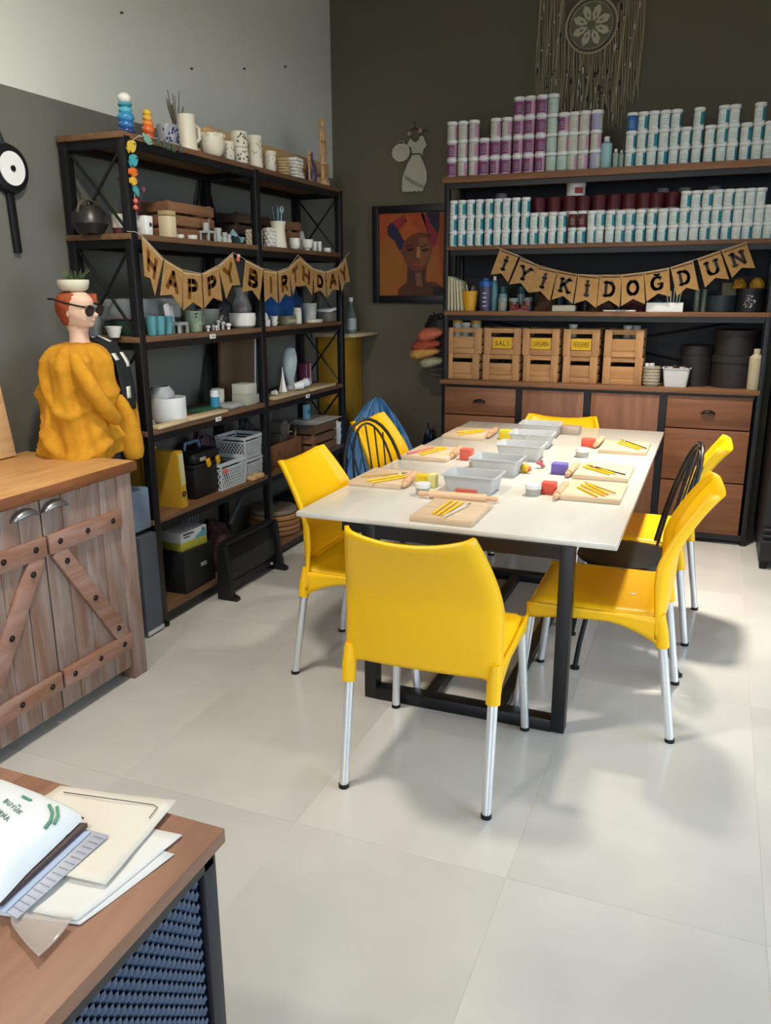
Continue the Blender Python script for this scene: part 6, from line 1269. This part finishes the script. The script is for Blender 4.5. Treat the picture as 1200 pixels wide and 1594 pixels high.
# ---------------------------------------------------------------- wall decoration
# clay dress with a bag
q0 = ony(646, 245, 5.888); t = thing('clay_dress', 'white clay dress wall ornament with an orange-tipped hanger above the painting', 'ornament', q0); k = mpp(q0)
CLAY = mat('white_clay', '#b8b5a2', .6, bump=.2, bscale=40)
def zp(x, y): return ((560+x*.2008-646)*k, -(160+y*.2008-245)*k)
def slab(pts, h, m, nm, off=0):
    b = B(); b.prism([zp(*c) for c in pts], h, lambda u, v, w: (u, -w-off, v)); return b.build(nm, m, t, ang=25)
slab([(395, 283), (405, 300), (437, 318), (462, 300), (470, 275), (495, 275), (527, 345), (500, 375), (490, 418), (478, 395), (470, 405), (412, 402), (398, 350), (360, 340)], .010, CLAY, 'bodice')
slab([(412, 405), (470, 405), (505, 470), (530, 540), (530, 600), (505, 655)]+[(500-18*i, 668+8*(i % 2)) for i in range(10)]+[(325, 655), (330, 560), (370, 470)], .014, CLAY, 'skirt', -.001)
slab([(345, 548), (380, 565), (420, 590), (460, 610), (515, 635), (500, 655), (450, 635), (400, 610), (350, 575)], .006, mat('clay_shade', '#8f8c7a', .6), 'ruffle', .013)
slab([(410, 397), (470, 397), (470, 407), (410, 407)], .004, mat('brown_ribbon', '#4a3a2c', .7), 'belt', .011)
b = B(); b.tube([(zp(x, y)[0], -.006, zp(x, y)[1]) for x, y in ((380, 250), (400, 300), (437, 315), (460, 295), (475, 240))], .003, 6); b.tube([(zp(x, y)[0], -.006, zp(x, y)[1]) for x, y in ((365, 240), (430, 215), (470, 235), (540, 240))], .003, 6); b.tube([(zp(x, y)[0], -.004, zp(x, y)[1]) for x, y in ((425, 170), (430, 215))], .003, 6); b.build('hanger', mat('dark_wood', '#2b1d14', .6), t)
for x, y in ((382, 252), (473, 238)): B().ball((zp(x, y)[0], -.008, zp(x, y)[1]), .018, 10, sc3=(1, .6, 1)).build('knot', mat('dusty_clay_pink', '#a98d7c', .6), t)
q1 = ony(625, 238, 5.888); t = thing('clay_pouch', 'small white clay shell-shaped pouch hanging left of the clay dress', 'ornament', q1)
b = B(); P = [(cos(a)*.068*(1+.035*cos(14*a)), sin(a)*.060*(1+.035*cos(14*a))) for a in (2*pi*i/56 for i in range(56))]; b.prism(P, .016, lambda u, v, w: (u, -w, v)); b.build('body', CLAY, t, ang=25)
B().tube([(-.03, -.006, .055), (-.028, -.012, .072), (.02, -.012, .074), (.024, -.006, .055)], .006, 6).build('clasp', mat('clay_shade', '#8f8c7a'), t); B().tube([(-.03, -.018, .02), (0, -.022, .032), (.03, -.018, .02)], .004, 6).build('flap_edge', CLAY, t)
# framed painting
A_, B_, C_2, D_2 = [ony(*c, 5.865) for c in ((577, 320), (693, 318), (697, 470), (582, 473))]
x0, x1, z0, z1 = A_.x, -1.80, (C_2.z+D_2.z)/2, (A_.z+B_.z)/2
x0 = (A_.x+D_2.x)/2; cx, cz = (x0+x1)/2, (z0+z1)/2; PW, PH = x1-x0, z1-z0
t = thing('framed_painting', 'framed orange painting of a woman in a colourful headwrap on the dark wall', 'painting', (cx, 5.899, cz)); fw_ = .052
for s in (-1, 1): B().box((s*(PW/2-fw_/2), -.02, 0), (fw_, .036, PH), bev=.004).build('frame_rail', BLACKP, t); B().box((0, -.02, s*(PH/2-fw_/2)), (PW-2*fw_, .036, fw_), bev=.004).build('frame_rail', BLACKP, t)
iw, ih = PW-2*fw_, PH-2*fw_
cvs = B().box((0, -.012, 0), (iw, .012, ih)).build('canvas', mat('paint_ochre', '#94611c', .6, col2='#a4521e', scale=3, lo=.35, hi=.65), t, smooth=False)
def art(pts, col, lvl, nm='painted_shape', mirror=False):
    b = B(); b.prism([((x-145)/515*iw-iw/2, ih/2-(y-835)/675*ih) for x, y in pts], .0004, lambda u, v, w: (u, -.0182-.0003*lvl-w, v)); o = b.build(nm, mat('art'+col, col, .6), t, smooth=False); o.parent = cvs; return o
art([(145, 835), (230, 835), (200, 1000), (145, 1100)], '#a8481c', 1); art([(590, 835), (660, 835), (660, 1510), (620, 1510), (580, 1100)], '#8f4214', 1)
art([(280, 1508), (290, 1450), (340, 1405), (400, 1385), (490, 1395), (560, 1400), (610, 1440), (630, 1508)], '#54301c', 2, 'shoulders')
art([(540, 1440), (610, 1440), (640, 1480), (640, 1508), (550, 1508)], '#1d1512', 3); art([(355, 1250), (495, 1250), (490, 1390), (510, 1420), (440, 1450), (350, 1400)], '#4a2a1a', 3, 'neck'); art([(410, 1320), (455, 1320), (470, 1440), (420, 1430)], '#7d5238', 4)
art([(300, 1120), (310, 1060), (360, 1020), (440, 1000), (510, 1040), (535, 1120), (525, 1190), (500, 1260), (470, 1300), (430, 1312), (385, 1295), (345, 1245), (315, 1190)], '#6b3a22', 4, 'face')
art([(440, 1030), (500, 1045), (525, 1120), (500, 1230), (450, 1290), (440, 1180)], '#83502f', 5); art([(425, 1110), (445, 1110), (448, 1195), (420, 1200)], '#b07c56', 6, 'nose'); art([(385, 1250), (420, 1238), (460, 1250), (425, 1278)], '#8f3d33', 6, 'mouth')
for pts in ([(345, 1125), (395, 1118), (400, 1140), (365, 1148)], [(455, 1135), (510, 1118), (505, 1145), (470, 1152)]): art(pts, '#20140f', 6, 'eye')
art([(340, 1100), (395, 1092), (395, 1099), (345, 1108)], '#20140f', 6, 'brow'); art([(445, 1110), (505, 1085), (507, 1092), (450, 1118)], '#20140f', 6, 'brow')
art([(205, 940), (240, 905), (280, 960), (330, 1060), (310, 1130), (295, 1140), (260, 1060), (205, 1005)], '#242340', 5); art([(240, 905), (330, 845), (350, 900), (290, 975)], '#8f2a28', 6); art([(330, 960), (350, 860), (430, 840), (480, 990), (410, 990), (330, 1060), (310, 1020)], '#b25426', 6); art([(350, 845), (470, 840), (500, 1000), (460, 1000), (400, 940)], '#a8451d', 7)
art([(450, 845), (500, 850), (580, 1000), (570, 1080), (545, 1120), (500, 1030), (490, 960)], '#8a2432', 7); art([(490, 840), (585, 838), (585, 960), (575, 1010), (520, 920)], '#1f1c36', 8); art([(400, 990), (520, 1010), (530, 1050), (440, 1000)], '#5c2b1c', 8)
for x in (305, 535): b = B(); b.tube([((x+cos(a)*17-145)/515*iw-iw/2, -.0215, ih/2-(1205+sin(a)*35-835)/675*ih) for a in (2*pi*i/18 for i in range(18))], .0018, 5, closed=True); o = b.build('painted_earring', mat('art_gold', '#b98a2c', .5), t); o.parent = cvs
# dreamcatcher
q = ony(921, 40, 5.86); k = mpp(q); t = thing('dreamcatcher', 'round doily dreamcatcher with long fringe of strings high on the dark wall', 'wall hanging', q); R3 = 39*k
TW = mat('fringe_cream', '#b5a78a', .85); DL = mat('doily_thread', '#b8b49c', .8)
B().tube([(cos(a)*R3, -.012, sin(a)*R3) for a in (2*pi*i/48 for i in range(48))], .006, 6, closed=True).build('hoop', TW, t)
b = B()
for i in range(64): a = 2*pi*i/64; b.cyl((cos(a)*R3*.84, -.012, sin(a)*R3*.84), (cos(a)*R3, -.012, sin(a)*R3), .0012, n=4)
for rr_ in (.2, .84): b.tube([(cos(a)*R3*rr_, -.012, sin(a)*R3*rr_) for a in (2*pi*i/40 for i in range(40))], .002, 4, closed=True)
b.build('webbing', DL, t)['kind'] = 'stuff'
B().lathe([(.001, 0), (R3*.84, 0), (R3*.84, .001), (.001, .001)], 40, (0, -.009, 0), RX90).build('lace_ground', mat('lace_ground', '#6e6a57', .85), t)
for i in range(8):
    a = pi/8+i*pi/4; b = B(); P = [(.16, 0), (.35, .13), (.6, .15), (.78, 0), (.6, -.15), (.35, -.13)]; b.prism([((u*cos(a)-v*sin(a))*R3, (u*sin(a)+v*cos(a))*R3) for u, v in P], .002, lambda u, v, w: (u, -.012-w, v)); b.build('petal', DL, t, smooth=False)
    b = B(); P = [(.3, 0), (.4, .04), (.52, 0), (.4, -.04)]; b.prism([((u*cos(a)-v*sin(a))*R3, (u*sin(a)+v*cos(a))*R3) for u, v in P], .001, lambda u, v, w: (u, -.0142-w, v)); b.build('petal_slit', mat('lace_ground', '#6e6a57'), t, smooth=False)
bs, bd, bf = B(), B(), B(); random.seed(44)
for i in range(62):
    px = 838+i*2.65+random.uniform(-1, 1); xx = (px-921)*k
    if abs(xx) < R3: top = -math.sqrt(max(0, R3*R3-xx*xx)); top = top if i % 3 else top
    else: top = .30
    L = (190 - abs(px-915)*.28 + random.uniform(-22, 22) - 40)*k
    if px < 848 or px > 990: L *= .85
    pts = [(xx+.006*sin(j*1.3+i)*(j > 0), -.012-.008*(i % 3), top+(-L-top)*j/6) for j in range(7)]
    bs.tube(pts, random.choice((.0022, .0028, .0018)), 4)
    for j in range(random.randint(0, 3)):
        f = random.uniform(.2, .98); z = top+(-L-top)*f
        (bd if random.random() < .5 else bf).ball((xx, -.016-.008*(i % 3), z), .006, 6, sc3=(.8, .6, random.choice((1.2, 3.5))))
bs.build('fringe', TW, t)['kind'] = 'stuff'; bd.build('beads', mat('shell_bead', '#b9b6a6', .4), t)['kind'] = 'stuff'; bf.build('feathers', mat('dark_feather', '#221d18', .8), t)['kind'] = 'stuff'
B().cyl((-.52, -.02, .32), (.55, -.02, .32), .012).build('hanging_rod', mat('dark_wood', '#2b1d14'), t)
B().cyl((.45, -.02, .3), (.56, -.02, .16), .008).build('twig', mat('dark_wood', '#2b1d14'), t)
# ---------------------------------------------------------------- things on the table
T0 = TZ+.0006
def tz(px, py, z=TZ): return onz(px, py, z)
BW = wood('board_wood', '#c6ad8c', '#d8c3a6', 0, .6, 4)
boards = [((-.90, 2.945), .245, .31, 'clay board nearest the camera, with four tools on it'), ((-1.36, 3.41), .25, .32, 'clay board at the near left edge of the table'), ((-1.35, 4.05), .25, .33, 'clay board with a pink tool at the left edge, second from near'), ((-1.34, 4.72), .25, .33, 'clay board at the far left of the table'),
          ((-.43, 3.49), .25, .33, 'clay board nearest on the right side of the table'), ((-.44, 3.90), .25, .30, 'middle clay board on the right side, dark brush on it'), ((-.415, 4.58), .25, .32, 'farthest clay board on the right side of the table')]
RZB = [0.0, 0, 0, 0, .0, 0, 0]
for i, ((x, y), a, c, lab) in enumerate(boards):
    t = thing('clay_board', lab, 'board', (x, y, T0), RZB[i], 'wooden clay boards laid out on the table'); B().box((0, 0, .010), (a, c, .02), bev=.0015).build('panel', BW, t)
    for s in (-1, 1): B().box((0, s*(c/2-.006), .0205), (a-.004, .003, .0006)).build('edge_line', mat('board_edge', '#a98a66', .7), t)
PY = mat('pencil_yellow', '#f2c20f', .45); ZB = T0+.0212
def stick(a, c, m, nm, lab, cat, r=.0045, tip=None, grp=None, z=ZB):
    A = tz(*a, z+r); D = tz(*c, z+r); t = thing(nm, lab, cat, (A.x, A.y, z+r), 0, grp); v = D-A; v.z = 0
    B().cyl((0, 0, 0), v*(.8 if tip else 1), r, n=8).build('shaft', m, t)
    if tip: B().cyl(v*.8, v*.87, r*.95, n=8).build('ferrule', CHROME, t); B().cyl(v*.87, v, r*.9, r*.3, n=8).build('bristles', tip, t)
    else: B().cyl(v, v*1.06, r, r*.2, n=8).build('tip', PINE, t)
BN = ['nearest board', 'near left board', 'pink-tool board', 'far left board', 'nearest right board', 'middle right board', 'far right board']
ST = [[((674, 799), (702, 779)), ((681, 801), (711, 780)), ((688, 802), (720, 782))], [((572, 748), (628, 739)), ((578, 751), (632, 742))], [((651, 705), (690, 696)), ((656, 708), (694, 698))], [((712, 673), (750, 669)), ((714, 676), (753, 671))],
      [((899, 758), (929, 772)), ((904, 754), (940, 771)), ((912, 752), (946, 769))], [((908, 726), (948, 738)), ((914, 723), (956, 737))], [((961, 689), (994, 699)), ((966, 686), (1000, 698))]]
for i, L in enumerate(ST):
    for j, (a, c) in enumerate(L): stick(a, c, PY, 'yellow_pencil', '%s yellow pencil on the %s' % (('left', 'second', 'third')[j] if len(L) > 2 else ('front', 'rear')[j], BN[i]) if i else '%s yellow pencil on the board nearest the camera' % ('left', 'middle', 'right')[j], 'pencil', grp='yellow pencils on the clay boards')
DB = mat('dark_brush', '#241a17', .4); BRS = mat('brown_bristle', '#3b2a1e', .8)
for a, c, m, lab in (((690, 804), (733, 783), mat('white_brush', '#c9c9c6', .4), 'white-handled brush on the board nearest the camera'), ((562, 742), (634, 736), mat('olive_brush', '#b8912a', .4), 'thin brush with brown bristles on the near left board'), ((958, 768), (909, 750), mat('olive_brush', '#b8912a'), 'olive-handled brush on the nearest right board'), ((973, 739), (916, 724), DB, 'dark-handled brush on the middle right board'), ((1006, 698), (966, 684), DB, 'dark-handled brush on the far right board')):
    stick(a, c, m, 'paint_brush', lab, 'brush', .0035, BRS, z=ZB+.004)
stick((634, 706), (674, 697), mat('pink_tool', '#cf6f86', .5), 'pink_tool', 'pink modelling tool on the second left board', 'tool', .005)
PIN = wood('beech_pin', '#c9a07a', '#dcb592', 0, .5, 4)
def pin(c, ang, L, lab, r=.017):
    t = thing('rolling_pin', lab, 'rolling pin', (c[0], c[1], T0+r+.0008), ang, 'small wooden rolling pins'); B().lathe([(.001, -L*.36), (r, -L*.36), (r, L*.36), (.001, L*.36)], 18, M=Matrix.Rotation(pi/2, 4, 'Y')).build('barrel', PIN, t)
    for s in (-1, 1): B().lathe([(.001, 0), (r*.55, 0), (r*.65, L*.07), (r*.7, L*.12), (r*.5, L*.145), (.001, L*.145)], 14, (s*L*.355, 0, 0), Matrix.Rotation(s*pi/2, 4, 'Y')).build('handle', PIN, t)
def pinpx(a, c, L, lab):
    A, D = tz(*a, TZ+.02), tz(*c, TZ+.02); m_ = (A+D)/2; pin((m_.x, m_.y), math.atan2(D.y-A.y, D.x-A.x), L, lab)
pinpx((660, 768), (766, 776), .34, 'rolling pin lying behind the clay board nearest the camera'); pinpx((626, 757), (650, 733), .27, 'rolling pin beside the near left clay board'); pinpx((700, 712), (719, 694), .27, 'rolling pin beside the second left clay board'); pinpx((756, 681), (775, 665), .27, 'rolling pin beside the far left clay board')
pinpx((862, 776), (884, 749), .27, 'rolling pin beside the nearest right clay board'); pinpx((880, 741), (902, 719), .27, 'rolling pin beside the middle right clay board'); pinpx((923, 696), (941, 679), .27, 'rolling pin beside the far right clay board')
def sponge(px, py, w, h, col, lab, d=.055, rz=0):
    q = tz(px, py); k = mpp(q); W4 = w*k; H4 = h*k*.88; tag(B().box((0, 0, H4/2), (W4, d, H4), bev=.004).build('sponge', mat('sponge'+col, col, .85, bump=.5, bscale=200), loc=(q.x, q.y+d/2, T0), rz=rz), lab, 'sponge', None)
sponge(724, 717, 19, 20, '#d0604e', 'coral sponge beside the second left rolling pin'); sponge(657, 757, 22, 19, '#d8ba1e', 'yellow sponge cube beside the near left rolling pin'); sponge(787, 685, 22, 17, '#d8c430', 'yellow sponge near the far left rolling pin')
sponge(852, 770, 22, 20, '#cf5440', 'coral sponge beside the nearest right rolling pin', .06); sponge(869, 739, 24, 19, '#6d5fa8', 'purple sponge beside the middle right rolling pin', .06); sponge(914, 697, 20, 15, '#cf5440', 'coral sponge beside the far right rolling pin', .06)
sponge(725, 769, 35, 8, '#d0604e', 'flat coral sponge in front of the nearest grey tray', .035); sponge(671, 760, 13, 24, '#d9d28a', 'pale yellow sponge standing behind the yellow cube', .05)
def potj(px, py, w, h, lab, lid=CAPW):
    q = tz(px, py); k = mpp(q); r = w*k/2; H5 = h*k*.92; t = thing('paint_pot', lab, 'pot', (q.x, q.y+r, T0), 0, 'small lidded pots on the table'); B().lathe([(.001, 0), (r*.95, 0), (r*.95, H5*.6), (.001, H5*.6)], 22).build('body', mat('pot_grey', '#a3a29a', .35), t); B().lathe([(r*.7, H5*.58), (r*1.02, H5*.6), (r*1.02, H5*.97), (r*.97, H5), (.001, H5)], 22).build('lid', lid, t)
potj(654, 772, 23, 20, 'lidded pot in front of the yellow sponge cube'); potj(827, 773, 25, 19, 'lidded pot left of the nearest right coral sponge'); potj(904, 713, 21, 15, 'lidded pot near the far right coral sponge'); potj(735, 729, 16, 17, 'small lidded pot beside the second grey tray'); potj(789, 681, 10, 9, 'smallest lidded pot near the far yellow sponge') if False else None
for i, (a, lab) in enumerate(zip(((737, 736), (775, 711), (812, 690), (829, 673), (842, 658)), ('grey plastic tray nearest the camera in the row of trays', 'second grey plastic tray from the camera', 'middle grey plastic tray of the five', 'fourth grey plastic tray from the camera', 'farthest grey plastic tray at the table end'))):
    q = tz(*a, TZ+.078); t = thing('grey_tray', lab, 'tray', (q.x, q.y, T0), radians(-2+i), 'grey plastic trays down the middle of the table'); tray_mesh(.235, .17, .078, .84).build('body', mat('tray_plastic', '#b6b9b9', .45), t)
q = tz(817, 736); t = thing('wire_charm', 'yellow ball charm with a coral ring and thin upright wire on the table', 'charm', (q.x, q.y, T0)); B().ball((0, 0, .022), .022, 14).build('ball', mat('charm_yellow', '#d9aa14', .35), t); B().ball((.018, .0, .02), .014, 10).build('coral_bead', mat('coral_bead', '#c8604e'), t)
B().tube([(.01, 0, .03), (-.005, .0, .1), (.0, 0, .17), (.03, 0, .2)], .0012, 5).build('wire', CHROME, t)
q = tz(841, 729); t = thing('coral_rosette', 'crumpled coral pink rosette right of the yellow ball charm', 'ornament', (q.x, q.y, T0)); random.seed(5)
for i in range(7): a = i*.9; B().ball((cos(a)*.012, sin(a)*.012, .012+.004*i), .010, 8, sc3=(1.2, .6, 1), M=Matrix.Rotation(a, 4, 'Z')).build('petal', mat('pink_petal', '#c97076', .6), t)
q = tz(886, 677); t = thing('small_box', 'small pinkish wooden box in clear wrap at the far table end', 'box', (q.x, q.y+.05, T0)); B().box((0, 0, .022), (.11, .1, .044), bev=.002).build('body', mat('pinkish_wood', '#b59a86', .6), t); B().box((0, 0, .0228), (.118, .106, .0456), bev=.004).build('clear_wrap', mat('clear_wrap', '#aab0b0', .15, alpha=.25), t)
